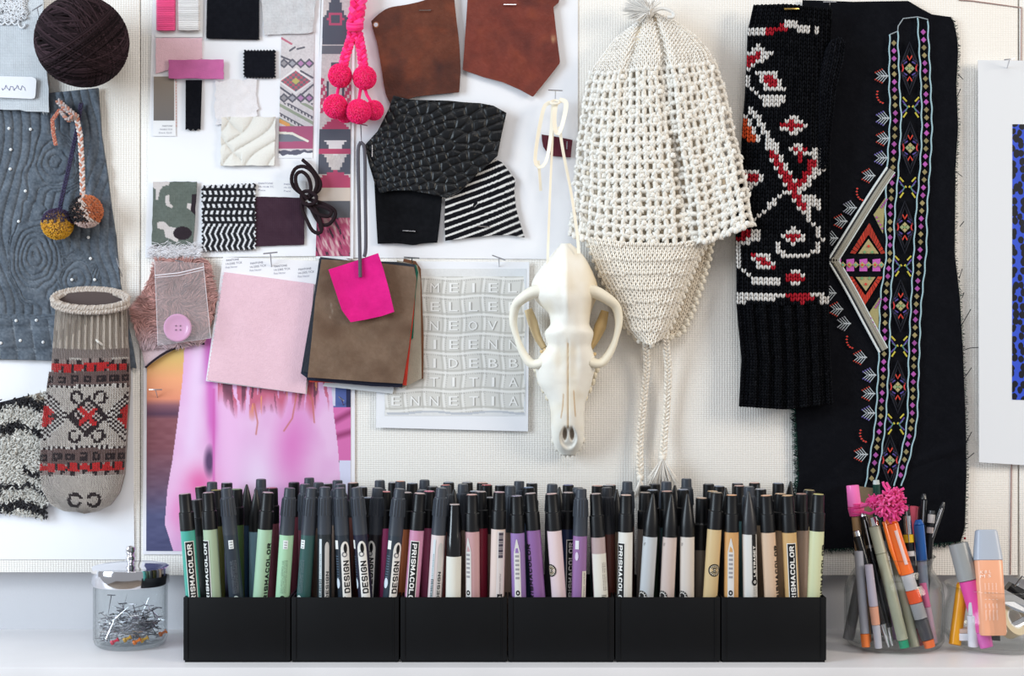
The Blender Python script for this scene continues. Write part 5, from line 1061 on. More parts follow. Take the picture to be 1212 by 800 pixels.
td = lambda U, V, X, Y: .020+.006*np.clip(1-(2*U-1)**2, 0, 1)**.5-.0*V
patch(*th_, 10, 30, lambda U, V, X, Y: td(U, V, X, Y)-.001, .006, (14, 15, 18)).build('thumb_lining', dk, t)
knit(*th_, 4.4, 4, td, lambda X, Y: np.array([19., 20, 25])+0*X[..., None], 6, fat=1.1).build('thumb', dk, t, sharp=0)
tpin('brass-headed T pin at the top of the black mitten', 937, 10.5, 8, 0, 934, 24, .032, 'brass', .0009)
tpin('T pin at the top edge of the embroidered cloth beside the black mitten', 982, 2.5, 7, 0, 982, 26, .016)
# ================================================================ RIGHT SHEET WITH LEOPARD PRINT
t = thing('leopard_print', 'white sheet with a cobalt blue and black leopard print at the right edge', 'print', W(1195, 310, .01))
patch(*quad((1157.5, 71), (1236, 72), (1236, 552), (1159, 547)), 20, 20, lambda U, V, X, Y: .006+(1236-X)*.00006, .0005, (226, 229, 234)).build('sheet', M['print'], t)
def leo(X, Y):
    a = base(X, (50, 82, 206)); s = 9.0; wx = X+2*fbm(X, Y, 8, 3); wy = Y+3*fbm(X, Y, 9, 8); cu_, cv_ = np.floor(wx/s), np.floor(wy/s); d_ = np.full(X.shape, 9.)
    for i in (-1, 0, 1):
        for j in (-1, 0, 1):
            q, r_ = cu_+i, cv_+j; h1 = np.sin(q*12.9+r_*78.2)*43758.5; h2 = np.sin(q*39.3+r_*11.1)*23421.6; h1 -= np.floor(h1); h2 -= np.floor(h2)
            d_ = np.minimum(d_, np.hypot(wx-(q+.2+.6*h1)*s, (wy-(r_+.2+.6*h2)*s)*.8)/s-.12*h1)
    put(a, d_ < .33, (14, 16, 30)); return a
patch(*quad((1198.5, 147), (1236, 147), (1236, 474), (1198, 473)), 90, 500, lambda U, V, X, Y: .0064+(1236-X)*.00006, .0003, leo).build('printed_image', M['print'], t)
tpin('T pin at the top of the leopard print sheet', 1195, 70, 6, 8, 1190, 87, .022)
MB().add(ball(W(1142, 637, .003), .0013, 8, 6), (150, 26, 34)).build('pin_head', M['gloss'])
o = bpy.data.objects['pin_head']; prop(o, 'tiny dark red pin head beside the lower corner of the embroidered cloth', 'pin')
# ================================================================ MARKER TRAYS
YF = .133; TZ = W(0, 707, YF).z
txs = [(217, 343.5), (345, 472), (474, 600), (601.5, 727), (728.5, 852.5), (854, 978)]
ORD = ['leftmost', 'second', 'third', 'fourth', 'fifth', 'rightmost']
for k, (a, b) in enumerate(txs):
    x0, x1 = W(a, 0, YF).x, W(b, 0, YF).x; t = thing('marker_tray', 'black plastic desk tray of markers, '+('leftmost of the six' if k == 0 else 'rightmost of the six' if k == 5 else ORD[k]+' of six from the left'), 'tray', ((x0+x1)/2, -YF/2, ZS), 'marker trays in a row')
    w2 = .0018; yb = -.004
    MB().add(rbox((x0, -YF, ZS+.002), (x1, -YF+w2, TZ), .0004)).build('front_panel', M['black'], t)
    MB().add(rbox((x0, yb-w2, ZS+.002), (x1, yb, TZ), .0004)).build('back_panel', M['black'], t)
    for x in (x0, x1-w2): MB().add(rbox((x+.00005, -YF+w2, ZS+.002), (x+w2-.00005, yb-w2, TZ), .0003)).build('side_panel', M['black'], t)
    MB().add(bbox((x0+.001, -YF+.0015, ZS), (x1-.001, yb-.0015, ZS+.003))).build('floor_panel', M['black'], t, smooth=False)
    for x in (x1-.0048, x0+.0040): MB().add(rbox((x-.0004, -YF-.0005, ZS+.003), (x+.0004, -YF+.0003, TZ-.0003), .0002)).build('corner_rib', M['black'], t)
    for j in range(1, 5):
        x = x0+(x1-x0)*j/5; MB().add(bbox((x-.0006, -YF+.0016, TZ-.003), (x+.0006, -YF+.0060, TZ-.0012))).build('slot_stub', M['black'], t, smooth=False)
# ---------------------------------------------------------------- markers
SF = {'P': [[(0, 0), (0, 1), (.8, 1), (1, .88), (1, .62), (.8, .5), (0, .5)]], 'R': [[(0, 0), (0, 1), (.8, 1), (1, .88), (1, .64), (.8, .52), (0, .52)], [(.5, .52), (1, 0)]], 'I': [[(.5, 0), (.5, 1)]],
 'S': [[(1, .85), (.8, 1), (.2, 1), (0, .86), (0, .64), (.2, .52), (.8, .48), (1, .36), (1, .14), (.8, 0), (.2, 0), (0, .15)]], 'M': [[(0, 0), (0, 1), (.5, .35), (1, 1), (1, 0)]], 'A': [[(0, 0), (.5, 1), (1, 0)], [(.2, .32), (.8, .32)]],
 'C': [[(1, .8), (.8, 1), (.25, 1), (0, .8), (0, .2), (.25, 0), (.8, 0), (1, .2)]], 'O': [[(.25, 0), (0, .2), (0, .8), (.25, 1), (.75, 1), (1, .8), (1, .2), (.75, 0), (.25, 0)]], 'L': [[(0, 1), (0, 0), (1, 0)]], 'D': [[(0, 0), (0, 1), (.7, 1), (1, .8), (1, .2), (.7, 0), (0, 0)]],
 'E': [[(1, 1), (0, 1), (0, 0), (1, 0)], [(0, .5), (.8, .5)]], 'G': [[(1, .82), (.8, 1), (.25, 1), (0, .8), (0, .2), (.25, 0), (.8, 0), (1, .2), (1, .48), (.55, .48)]], 'N': [[(0, 0), (0, 1), (1, 0), (1, 1)]], 'T': [[(0, 1), (1, 1)], [(.5, 1), (.5, 0)]], 'Y': [[(0, 1), (.5, .5), (1, 1)], [(.5, .5), (.5, 0)]],
 'W': [[(0, 1), (.25, 0), (.5, .6), (.75, 0), (1, 1)]]}
_tb = {}
def boldtext(s_, wt=.20):
    """blocky bold capitals, drawn as thick strokes in a unit box"""
    if s_ in _tb: return _tb[s_]
    V_, F_ = [], []; x = 0; asp = .78
    for ch in s_.upper():
        w_ = .30 if ch == 'I' else asp
        for st in SF.get(ch, []):
            q = [np.array(((x+px*(w_-wt)+wt/2) if ch != 'I' else x+w_/2, py*(1-wt)+wt/2)) for px, py in st]
            for a, b in zip(q[:-1], q[1:]):
                dv = b-a; dv = dv/(np.linalg.norm(dv)+1e-9); nv = np.array((-dv[1], dv[0]))*wt/2; a2, b2 = a-dv*wt*.45, b+dv*wt*.45; K_ = max(1, int(np.linalg.norm(b2-a2)/.16))
                for k in range(K_):
                    e, g_ = a2+(b2-a2)*k/K_, a2+(b2-a2)*(k+1)/K_; n = len(V_); V_ += [e-nv, g_-nv, g_+nv, e+nv]; F_.append([n, n+1, n+2, n+3])
        x += w_+.14
    v = np.array(V_); v = v-v.min(0); _tb[s_] = (v/v.max(0), F_); return _tb[s_]
CAPC = (11, 12, 16); CAPD = (58, 63, 72)
class Mk:
    """one marker: bottom point, axis, frame; wraps flat shapes round the barrel"""
    def __init__(s, p0, p1, R):
        s.p = np.array(p0, float); a = np.array(p1, float)-s.p; s.L = np.linalg.norm(a); s.a = a/s.L; s.R = R
        r = np.array([1., 0, 0]); r -= s.a*np.dot(r, s.a); s.r = r/np.linalg.norm(r); s.n = -np.cross(s.a, s.r)
        if s.n[1] > 0: s.n = -s.n
    def at(s, sv, tv, lift=.00012):
        ph = tv/s.R; return s.p+s.a*sv[:, None]+(s.r*np.sin(ph)[:, None]+s.n*np.cos(ph)[:, None])*(s.R+lift)
    def rect(s, mb, s0, s1, t0, t1, c, lift=.00012):
        n = max(2, int(abs(t1-t0)/.0012)+1); tv = np.linspace(t0, t1, n); v = np.vstack([s.at(np.full(n, s0), tv, lift), s.at(np.full(n, s1), tv, lift)])
        mb.add((v, [(i, i+1, n+i+1, n+i) for i in range(n-1)]), c)
    def disc(s, mb, sc_, tc, r0, r1, c, lift=.0002, asp=1.0):
        n = 20; an = np.linspace(0, 2*PI, n, endpoint=False)
        v = np.vstack([s.at(sc_+r1*asp*np.sin(an), tc+r1*np.cos(an), lift), s.at(sc_+r0*asp*np.sin(an), tc+r0*np.cos(an), lift)])
        mb.add((v, [(i, (i+1) % n, n+(i+1) % n, n+i) for i in range(n)]), c)
    def text(s, mb, st, s0, ln, tc, h, up, c, lift=.00026, bold=True):
        v, f = boldtext(st) if bold else textmesh(st)[:2]
        if up: sv = s0+v[:, 0]*ln; tv = tc+h/2-v[:, 1]*h
        else: sv = s0+ln-v[:, 0]*ln; tv = tc-h/2+v[:, 1]*h
        mb.add((s.at(sv, tv, lift), f), c)
def marker(name, label, xt, yt, xb, d, typ, col, lab=None, group=None, endc=None, capc=None, capl=None, t0=0.0, seen=True):
    pt = np.array(W(xt, yt, d)); pe = np.array(W(xb, 706, d)); a = pe-pt; zb = ZS+.0045
    pb = pt+a*((zb-pt[2])/a[2]); R = .0069 if typ != 'D' else .0068
    m = Mk(pb, pt, R); L = m.L; t = thing(name, label, 'marker', pb, group); sd = 20
    cl = capl or {'P': .0336, 'D': .0430, 'C': .0395, 'W': .0465, 'S': .045}[typ]; cb = L-cl
    col = np.array(col, float); col = col*.70+col.mean()*.30
    MB().add(lathe([(0, R*.8), (.002, R*.97), (cb+.001, R*.97)], m.p, m.a, m.r, sides=sd), col).build('barrel', M['barrel'], t)
    cc = capc or (CAPD if typ == 'D' else CAPC)
    if typ in 'PS':
        r1 = .0058; pr = [(cb, R), (cb+cl*.47, R*.99), (cb+cl*.49, R*.98), (cb+cl*.515, r1*1.02), (cb+cl*.54, r1), (L-.0007, r1*.96), (L, r1*.88)]
    elif typ == 'D':
        r1 = .0052; pr = [(cb, R), (cb+.0165, R*.98), (cb+.0170, R*.99), (cb+.0340, R*.88), (cb+.0350, r1), (L-.0006, r1*.95), (L, r1*.86)]
    elif typ == 'C':
        pr = [(cb, R)]+[(cb+cl*q, R*max(.12, (1-max(0, q-.22)**1.55*1.28))) for q in np.linspace(.06, .985, 16)]+[(L, .0003)]
    else:
        pr = [(cb, R), (cb+cl*.35, R*1.02), (cb+cl*.38, R*.96), (L-.0006, R*.74), (L, R*.66)]
    MB().add(lathe(pr, m.p, m.a, m.r, sides=24), cc).build('cap', M['gloss' if typ == 'W' else 'cap'], t, sharp=30)
    if typ == 'D' and seen:
        mb = MB()
        for k in range(9):
            ph = -1.5+k*.375; q = [m.p+m.a*z+(m.r*math.sin(ph)+m.n*math.cos(ph))*rr for z, rr in ((cb+.0175, R*1.0), (cb+.033, R*.90))]
            mb.add(tube(q, .0005, 4), np.array(cc)*1.05)
        mb.build('grip_ribs', M['cap'], t, kind='stuff')
    if typ in 'PW': MB().add(lathe([(L-.0002, .0047), (L+.0004, .0046)], m.p, m.a, m.r, sides=20), endc if endc is not None else (170, 150, 150)).build('end_disc', M['barrel'], t)
    elif typ == 'D': MB().add(lathe([(L-.0002, .0040), (L+.0002, .0039)], m.p, m.a, m.r, sides=16), endc if endc is not None else (98, 100, 106)).build('end_disc', M['cap'], t)
    if lab:
        mb = MB(); K, Wt = (16, 16, 20), (232, 230, 226)
        if lab in ('prisma_up', 'prisma_dn'):
            up = lab.endswith('up'); top = cb-.0095; bot = .0430
            m.rect(mb, bot, top, t0-.0044, t0+.0044, Wt); m.rect(mb, bot+.0007, top-.0007, t0-.0037, t0+.0037, K, .00018); m.rect(mb, bot+.0017, top-.0017, t0-.0028, t0+.0028, (26, 26, 28), .00021)
            m.text(mb, 'PRISMACOLOR', bot+.0025, top-bot-.005, t0, .0044, up, Wt)
        elif lab in ('design', 'design2'):
            top = cb-.0035; m.rect(mb, .030, top-.010, t0-.0042, t0+.0042, Wt); m.disc(mb, top-.010, t0, 0, .0042, Wt, .00013, 1.9)
            m.disc(mb, top-.0085, t0+.0002, 0, .0017, K, .0002, 2.6); m.disc(mb, top-.0140, t0-.0008, .0014, .0026, (130, 130, 134), .0002)
            m.text(mb, 'DESIGN', .0580, .0300, t0+.0003, .0058, True, K); m.rect(mb, .050, .055, t0-.0030, t0-.0018, (120, 120, 124), .0002)
            tl = t0-.0088; m.rect(mb, cb-.0125, cb-.0045, tl-.0018, tl+.0022, Wt); m.disc(mb, .067, tl, 0, .0022, (205, 215, 225), .0002, 2.2)
            for k in range(10): m.rect(mb, .070+k*.0024, .0705+k*.0024, tl-.0016, tl+.0018, (110, 130, 150), .0002)
        elif lab in ('info', 'info_light'):
            cc2 = (120, 126, 134) if lab == 'info' else (96, 120, 104); m.rect(mb, cb-.0125, cb-.0045, t0-.0022, t0+.0022, (228, 232, 232))
            for k in range(3): m.rect(mb, cb-.0115+k*.0024, cb-.0108+k*.0024, t0-.0012, t0+.0014, (120, 122, 126), .0002)
            for k in range(5): m.text(mb, ('non toxic refillable ink', 'permanent alcohol ink', 'keep cap tightly closed', 'use on paper and card', 'conforms to standard')[k], .058, .030, t0-.0018+k*.0011, .0009, True, cc2, bold=False)
            m.disc(mb, .0515, t0+.0002, 0, .0028, (188, 200, 196) if lab == 'info' else (20, 30, 26), .0002, 1.5); m.disc(mb, .0515, t0+.0002, .0004, .0016, (60, 60, 64) if lab == 'info' else (140, 170, 150), .00024, 1.5)
        elif lab == 'sidewords':
            m.rect(mb, .03, cb-.004, t0-.0034, t0-.0008, (206, 214, 218)); m.rect(mb, .03, cb-.012, t0+.0020, t0+.0062, (200, 198, 196)); m.disc(mb, cb-.012, t0+.0041, 0, .0021, (200, 198, 196), .00013, 2.6)
            m.text(mb, 'DESIGN', .052, .026, t0+.0044, .0030, True, (60, 60, 64)); m.text(mb, 'refillable permanent', .050, .044, t0-.0021, .0016, True, (70, 110, 116), bold=False)
            for k in range(12): m.rect(mb, .052+k*.0016, .0528+k*.0016, t0-.0034, t0-.0008, K, .0002)
        elif lab == 'edge_words': m.text(mb, 'PRISMACOLOR', .046, cb-.012-.046, t0, .0044, True, K)
        elif lab == 'round':
            z = .0790; m.disc(mb, z, t0, 0, .0058, (24, 22, 22)); 
            for k in range(16): a_ = k*2*PI/16; m.disc(mb, z+.0042*math.sin(a_), t0+.0042*math.cos(a_), 0, .00055, (226, 214, 190), .0002)
            m.disc(mb, z, t0, .0026, .0031, (210, 190, 150), .0002); m.text(mb, 'Old', z-.0014, .0028, t0, .0020, False, (226, 214, 190))
        elif lab == 'lowround':
            z = .0545; m.disc(mb, z, t0, 0, .0052, (24, 22, 22)); m.disc(mb, z, t0, .0030, .0036, (226, 220, 212), .0002)
            for k in range(12): a_ = k*2*PI/12; m.disc(mb, z+.0044*math.sin(a_), t0+.0044*math.cos(a_), 0, .0004, (226, 220, 212), .0002)
            m.text(mb, 'No.', cb-.0085, .003, t0-.0002, .0022, False, (90, 88, 88), bold=False)
        elif lab == 'barcode':
            m.rect(mb, .03, cb-.0015, t0-.0035, t0+.0035, (216, 208, 208))
            for k in range(14): m.rect(mb, cb-.004-k*.0017-.0009*(k % 3 == 0), cb-.0028-k*.0017, t0-.0022, t0+.0022, (80, 74, 88), .0002)
            m.text(mb, 'permanent marker', .056, .020, t0, .0022, True, (130, 120, 130), bold=False); m.rect(mb, .040, .057, t0-.0025, t0+.0025, K, .0002); m.text(mb, 'CRAYON', .042, .013, t0, .0028, False, Wt)
        elif lab == 'nib':
            m.rect(mb, .030, cb-.018, t0-.0030, t0+.0030, (216, 212, 208)); v = np.array([(0, -.0030), (0, .0030), (.0125, .0004), (.0125, -.0004)]); q = m.at(cb-.018+v[:, 0], t0+v[:, 1], .00014); mb.add((q, [(0, 1, 2, 3)]), (216, 212, 208))
            for k in range(6): m.rect(mb, cb-.022-k*.004, cb-.020-k*.004, t0-.0018, t0+.0018, (150, 146, 150), .0002)
            m.disc(mb, .058, t0, .0008, .0019, K, .0002, 1.3)
            for k in range(7): m.rect(mb, .0475+k*.0011, .0480+k*.0011, t0-.0020, t0+.0020, (90, 90, 96), .0002)
        elif lab == 'letraset':
            m.rect(mb, .068, cb+.0, t0-.0022, t0+.0022, K); m.disc(mb, .068, t0, 0, .0030, K, .0002, 1.2); m.text(mb, 'LETRASET', .073, .028, t0, .0028, True, Wt); m.disc(mb, .068, t0, .0007, .0014, Wt, .00026)
            for k in range(3): m.text(mb, 'alcohol based marker', .040, .024, t0-.0012+k*.0013, .0010, True, (130, 128, 128), bold=False)
        elif lab == 'paperlabel':
            m.rect(mb, .030, cb-.015, -.0075, .0085, (222, 218, 208)); 
            for k in range(3): m.text(mb, 'permanent marker', .060, .026, t0+.0018+k*.0016, .0014, True, (70, 66, 70), bold=False)
            for k in range(10): m.rect(mb, .0445+k*.0012, .0450+k*.0012, .0005, .0055, K, .0002)
        elif lab == 'whitewrap':
            m.rect(mb, .0500, cb-.0008, -.0095, .0095, (222, 220, 210), .0002)
        elif lab == 'side_print':
            m.rect(mb, .046, .078, t0-.002, t0+.003, (214, 206, 196)); m.text(mb, 'permanent marker', .048, .029, t0+.0004, .0020, True, (60, 60, 66), bold=False); m.rect(mb, cb-.012, cb-.004, -.0048, -.0012, (222, 222, 226)); m.disc(mb, cb-.0185, -.003, 0, .0016, (214, 200, 222), .0002, 2.5)
        mb.build('printed_label', M['ink'], t, smooth=False)
    return t
FR_ = [ # xt, yt, xb, type, colour, label, t0, depth, nick, extra
 (218.7, 584.5, 228.5, 'P', (52, 186, 164), 'prisma_up', .0020, .120, 'bright teal marker with an upright brand label, first from the left', {}),
 (246.5, 583, 253.5, 'P', (172, 202, 160), 'prisma_up', -.0050, .120, 'sage green marker with its brand label half turned away', {}),
 (267.8, 577.5, 279.5, 'D', (44, 56, 72), 'info', .0010, .121, 'dark navy marker with fine print and ribbed grey cap', {}),
 (317, 583, 308, 'P', (166, 214, 172), 'edge_words', .0064, .120, 'pale mint green marker with a plain black cap', {}),
 (343, 577.5, 334.5, 'D', (164, 222, 172), 'info_light', .0005, .120, 'mint green marker with a ribbed grey cap and square label', {}),
 (368.8, 577.5, 359.6, 'D', (44, 94, 92), 'info', -.0040, .120, 'deep teal marker with ribbed grey cap', {}),
 (384.6, 576.5, 384, 'D', (36, 44, 50), 'sidewords', -.0010, .121, 'black marker with teal lettering and a barcode', {}),
 (402.4, 577.5, 408.5, 'D', (38, 50, 64), 'design', .0030, .121, 'slate marker with a white nib-shaped label, beside the barcode marker', {}),
 (422, 577, 432.5, 'D', (34, 36, 62), 'design', .0012, .121, 'indigo marker with a white nib-shaped label, crossing in front of another', {}),
 (447, 577.5, 441, 'D', (30, 26, 34), 'design2', -.0030, .104, 'jet black marker with nib-shaped label, partly behind the indigo one', {}),
 (456, 582, 455, 'P', (226, 60, 148), None, 0, .098, 'hot magenta marker with black cap between two grey-capped dark markers', {'endc': (214, 110, 120)}),
 (473, 578.5, 461.5, 'D', (44, 58, 74), 'design', .0040, .121, 'blue-grey marker with a white nib-shaped label, beside the magenta marker', {}),
 (481, 583, 479, 'P', (206, 98, 44), None, 0, .100, 'burnt orange marker showing as a thin strip', {}),
 (496.8, 584, 487.5, 'P', (216, 128, 172), 'prisma_dn', -.0006, .120, 'pink marker with brand label reading downwards', {'endc': (200, 170, 170)}),
 (508, 581.5, 506, 'P', (206, 74, 130), None, 0, .099, 'raspberry pink marker, behind the pink labelled one', {'endc': (216, 110, 140)}),
 (522.6, 577.5, 514.5, 'D', (228, 208, 206), 'sidewords', -.0010, .121, 'pale blush marker with ribbed grey cap and barcode', {}),
 (538, 597, 536.5, 'W', (20, 20, 24), 'whitewrap', 0, .122, 'short glossy black marker with a blank white wrap', {'endc': (196, 180, 178)}),
 (558.6, 585.5, 559.4, 'P', (212, 152, 156), 'nib', -.0040, .120, 'dusty rose marker with a pale nib drawing', {'endc': (212, 160, 150)}),
 (569, 582, 569, 'P', (176, 24, 56), None, 0, .099, 'crimson marker, behind the dusty rose one', {}),
 (591, 582.5, 588, 'P', (234, 206, 194), 'barcode', .0028, .120, 'pale peach marker with a barcode label', {'endc': (190, 150, 160)}),
 (611.3, 587, 614.4, 'P', (150, 108, 190), 'nib', -.0010, .120, 'lavender marker with a pale nib drawing', {'endc': (150, 140, 160)}),
 (628, 584, 637, 'P', (146, 86, 166), 'edge_words', -.0064, .119, 'violet marker fading to blue, leaning left', {}),
 (653, 584.5, 661.5, 'P', (232, 202, 206), 'round', -.0066, .121, 'pale pink marker with a round black logo at its side', {'endc': (214, 180, 176)}),
 (672.5, 583, 671, 'P', (30, 46, 96), 'prisma_up', .0030, .101, 'navy marker with a gold framed label behind the pale pink one', {}),
 (688, 578.5, 684.8, 'D', (152, 96, 168), 'side_print', .0045, .120, 'purple marker with ribbed grey cap', {}),
 (705, 584.5, 711, 'P', (190, 160, 158), 'paperlabel', .0010, .119, 'slim taupe marker with a paper label', {'capl': .0395}),
 (718.5, 577, 721, 'D', (104, 46, 36), None, 0, .102, 'brick red marker, behind the taupe one', {'capc': (38, 40, 46)}),
 (741, 586, 739.5, 'P', (228, 224, 214), 'prisma_dn', -.0052, .120, 'ivory marker with its brand label at the left edge', {'endc': (222, 190, 176)}),
 (773, 584, 765, 'C', (190, 196, 202), 'lowround', -.0056, .120, 'silver grey marker with a pointed black cap', {}),
 (795, 584.5, 789.5, 'C', (212, 186, 176), 'lowround', -.0058, .120, 'blush beige marker with a pointed black cap', {}),
 (813.7, 584, 813, 'C', (218, 204, 192), 'lowround', -.0056, .120, 'cream marker with a pointed black cap', {}),
 (830.6, 589.5, 829, 'P', (112, 100, 88), None, 0, .100, 'olive brown marker with a long black cap, half hidden', {'capl': .048, 'endc': (190, 160, 136)}),
 (848.4, 583, 840.5, 'P', (226, 188, 122), 'round', .0015, .120, 'golden marker with a round black logo', {'endc': (130, 112, 90)}),
 (866, 586, 865.4, 'P', (232, 162, 82), 'nib', -.0015, .120, 'orange marker with a pale nib drawing', {'endc': (222, 160, 110)}),
 (886, 581, 888, 'C', (222, 220, 214), 'letraset', .0036, .120, 'white marker with small black side label', {'capc': (44, 44, 48)}),
 (906.7, 586.5, 913, 'P', (230, 188, 150), 'edge_words', .0062, .120, 'light peach marker with lettering at its right edge', {'endc': (218, 160, 120)}),
 (932, 586.5, 937.5, 'P', (226, 172, 96), 'prisma_up', .0004, .120, 'amber marker with an upright brand label', {'endc': (222, 176, 128)}),
 (968.7, 585, 963.6, 'P', (216, 222, 164), 'edge_words', .0066, .120, 'pale lime marker, last one on the right', {'endc': (216, 206, 140)}),
]
placed = []
for (xt, yt, xb, ty, cc, lb, t0_, d_, nick, ex) in FR_:
    marker('marker_pen', nick, xt, yt, xb, d_, ty, cc, lb, 'markers in the black trays', t0=t0_, **ex); placed.append((xt, d_, nick))
BK_ = [(237.5, 576, 'P', 0), (251, 570.5, 'D', 0), (233, 591.5, 'P', (40, 44, 44)), (256, 580, 'P', (136, 128, 52)), (268.5, 571.5, 'P', 0), (280, 579, 'P', (88, 128, 58)), (292, 573, 'C', (30, 62, 96)), (309, 567, 'D', 0), (303, 579, 'C', (120, 176, 206)), (322, 577.5, 'P', (150, 66, 84)),
 (348, 571, 'P', 0), (361, 573, 'D', 0), (366, 565.5, 'D', 0), (377, 571, 'D', 0), (387, 572.5, 'P', 0), (399.5, 568.5, 'D', 0), (403, 573, 'D', 0), (418, 571.5, 'P', 0), (428, 576.5, 'P', 0), (436, 589, 'P', (180, 60, 90)), (449.5, 568.5, 'D', 0), (466, 571, 'P', 0), (474, 569.5, 'D', (206, 130, 90)),
 (488, 572, 'P', 0), (502.5, 568, 'D', 0), (512, 576, 'P', 0), (499.5, 580, 'D', 0), (527.5, 574, 'D', (196, 96, 88)), (531, 571, 'P', 0), (537.5, 579, 'C', 0), (548, 573, 'D', 0), (553, 571, 'P', 0), (562, 581.5, 'P', 0), (571, 571.5, 'P', 0), (576, 574, 'P', (170, 26, 40)), (580.5, 589, 'P', 0), (592.5, 574.5, 'P', 0), (604, 575, 'D', 0),
 (614.5, 569.5, 'D', 0), (629.5, 572, 'P', 0), (625.5, 577, 'P', (60, 90, 130)), (653.7, 573, 'D', 0), (662, 576, 'C', 0), (672.5, 574, 'P', (70, 76, 130)), (684, 577, 'D', 0), (707, 575, 'P', 0), (720, 574.5, 'P', 0), (730, 579, 'C', 0), (722.5, 574, 'P', 0),
 (742.5, 570, 'D', 0), (763.5, 583, 'P', (130, 118, 112)), (764, 575, 'P', 0), (775, 573, 'P', 0), (772.5, 580, 'P', 0), (788.7, 570, 'D', 0), (789.4, 581.5, 'P', 0), (798.7, 574, 'C', 0), (808.7, 579.5, 'P', 0), (812.5, 566.5, 'D', 0), (838.7, 573, 'P', 0), (843.5, 581.5, 'P', (180, 140, 90)), (851, 575.5, 'P', 0), (859, 577, 'C', 0),
 (873, 572, 'P', 0), (875, 575, 'P', 0), (886.5, 576, 'D', 0), (893, 571.5, 'P', 0), (900, 579, 'P', 0), (897.5, 573, 'C', 0), (921, 572, 'P', 0), (923.7, 584.5, 'P', (190, 150, 110)), (935.6, 569.5, 'C', 0), (948.5, 584.5, 'P', 0), (958, 580, 'P', (172, 156, 116))]
KB = {'P': .1440, 'D': .1385, 'C': .1425}
kk = []
for i, (x, y, ty, cc) in enumerate(BK_):
    d_ = D-KB[ty]*F/(y-400); d_ = .092 if y > 588 else min(max(d_, .014), .100); kk.append([x, y, ty, cc, d_])
fr = [(W(xt, 640, dd).x, dd) for xt, dd, _ in placed]
def xx(q, y=640): return (q[0]-606)*(D-q[4])/F
for it in range(400):
    for i, a in enumerate(kk):
        mv = 0
        for j, b in enumerate(kk):
            if i == j: continue
            dx = xx(a)-xx(b); dy = a[4]-b[4]; r_ = math.hypot(dx, dy)
            if r_ < .0141 and abs(dx) < .0141: mv += (math.sqrt(.0141**2-dx*dx)-abs(dy))*(.3 if dy >= 0 else -.3)
        for fx, fd in fr:
            dx = xx(a)-fx; dy = a[4]-fd; 
            if math.hypot(dx, dy) < .0143: mv -= .002
        a[4] = min(max(a[4]+mv, .0135), .104)
pal = [(120, 60, 50), (60, 90, 70), (150, 120, 90), (90, 90, 130), (170, 140, 120), (70, 70, 76), (150, 60, 80), (60, 110, 120)]
used = {}
rows = [(.030, 'in the back row'), (.055, 'two rows behind'), (.085, 'just behind'), (.2, 'close behind')]
for x, y, ty, cc, d_ in sorted(kk, key=lambda q: -q[4]):
    near = min(placed, key=lambda p: abs(p[0]-x)); side = 'left' if x < near[0]-3 else 'right' if x > near[0]+3 else ''
    nick = near[2].split(' with ')[0].split(' leaning')[0].split(',')[0].split(' crossing')[0].split(' fading')[0].split(' between')[0].split(' showing')[0].split(' partly')[0]
    rw = next(r for q, r in rows if d_ < q); kind = {'P': 'flat-topped black cap', 'D': 'narrow-topped grey cap', 'C': 'pointed black cap'}[ty]
    lb = ('marker with '+kind+' '+rw+(' of the ' if rw == 'in the back row' and 0 else ' ')+('near the ' if rw == 'in the back row' else 'the ')+nick+(', slightly '+side if side else ''))
    if lb in used: used[lb] += 1; lb = lb.replace('marker with ', ('second ', 'third ', 'fourth ')[min(used[lb]-1, 2)]+'marker with ')
    else: used[lb] = 0
    if len(lb.split()) > 16: lb = ' '.join(lb.replace(' slightly', '').replace('marker with flat-topped', 'flat-topped').split()[:16])
    if x > 945: d_ = max(d_, .086)
    xb_ = min(max(x+random.uniform(-2.5, 2.5), 606-.2885*F/(D-d_)), 606+.2755*F/(D-d_))
    marker('marker_pen', lb, x, y, xb_, d_, ty, cc if cc else random.choice(pal), None, 'markers in the black trays', endc=(cc if cc and ty == 'P' and y < 588 else random.choice([(150, 150, 158), (190, 150, 140), (120, 130, 150), (90, 90, 96)])) if ty == 'P' else (cc or None), seen=True)
# ================================================================ LIDDED JAR OF PINS
jc = np.array(W(154.5, 700, .056)); jc[2] = ZS; JR = .0350
t = thing('lidded_jar', 'small glass jar of pins with a polished steel lid, left end of the shelf', 'jar', jc)
MB().add(lathe([(.0002, .0001), (.0002, JR*.86), (.003, JR*.96), (.008, JR), (.056, JR), (.060, JR*.985), (.060, JR*.95), (.055, JR*.955), (.009, JR*.955), (.0045, JR*.90), (.0045, .0001)], jc, (0, 0, 1), (1, 0, 0), sides=56, caps=False)).build('glass_body', M['glass'], t)
MB().add(lathe([(.0595, JR*.99), (.0590, JR*1.03), (.0600, JR*1.05), (.0745, JR*1.05), (.0758, JR*1.035), (.0762, JR*.98), (.0755, JR*.90), (.0775, JR*.55), (.0780, .0001)], jc, (0, 0, 1), (1, 0, 0), sides=64, caps=False)).build('lid', M['chrome'], t)
MB().add(lathe([(.0775, .0045), (.0785, .0030), (.0800, .0030), (.0815, .0042), (.0840, .0046), (.0860, .0038), (.0870, .0032), (.0885, .0040), (.0915, .0048), (.0945, .0040), (.0958, .0001)], jc, (0, 0, 1), (1, 0, 0), sides=24, caps=False)).build('lid_knob', M['chrome'], t)
gp = np.random.default_rng(21); v0, f0 = tube([(0, 0, -.0125), (0, 0, .006), (0, 0, .0125)], [.0001, .00052, .00052], 5); v1, f1 = tube([(-.0042, 0, .0125), (.0042, 0, .0125)], .00062, 5)
pm = MB().add((v0, f0)).add((v1, f1)); first = None
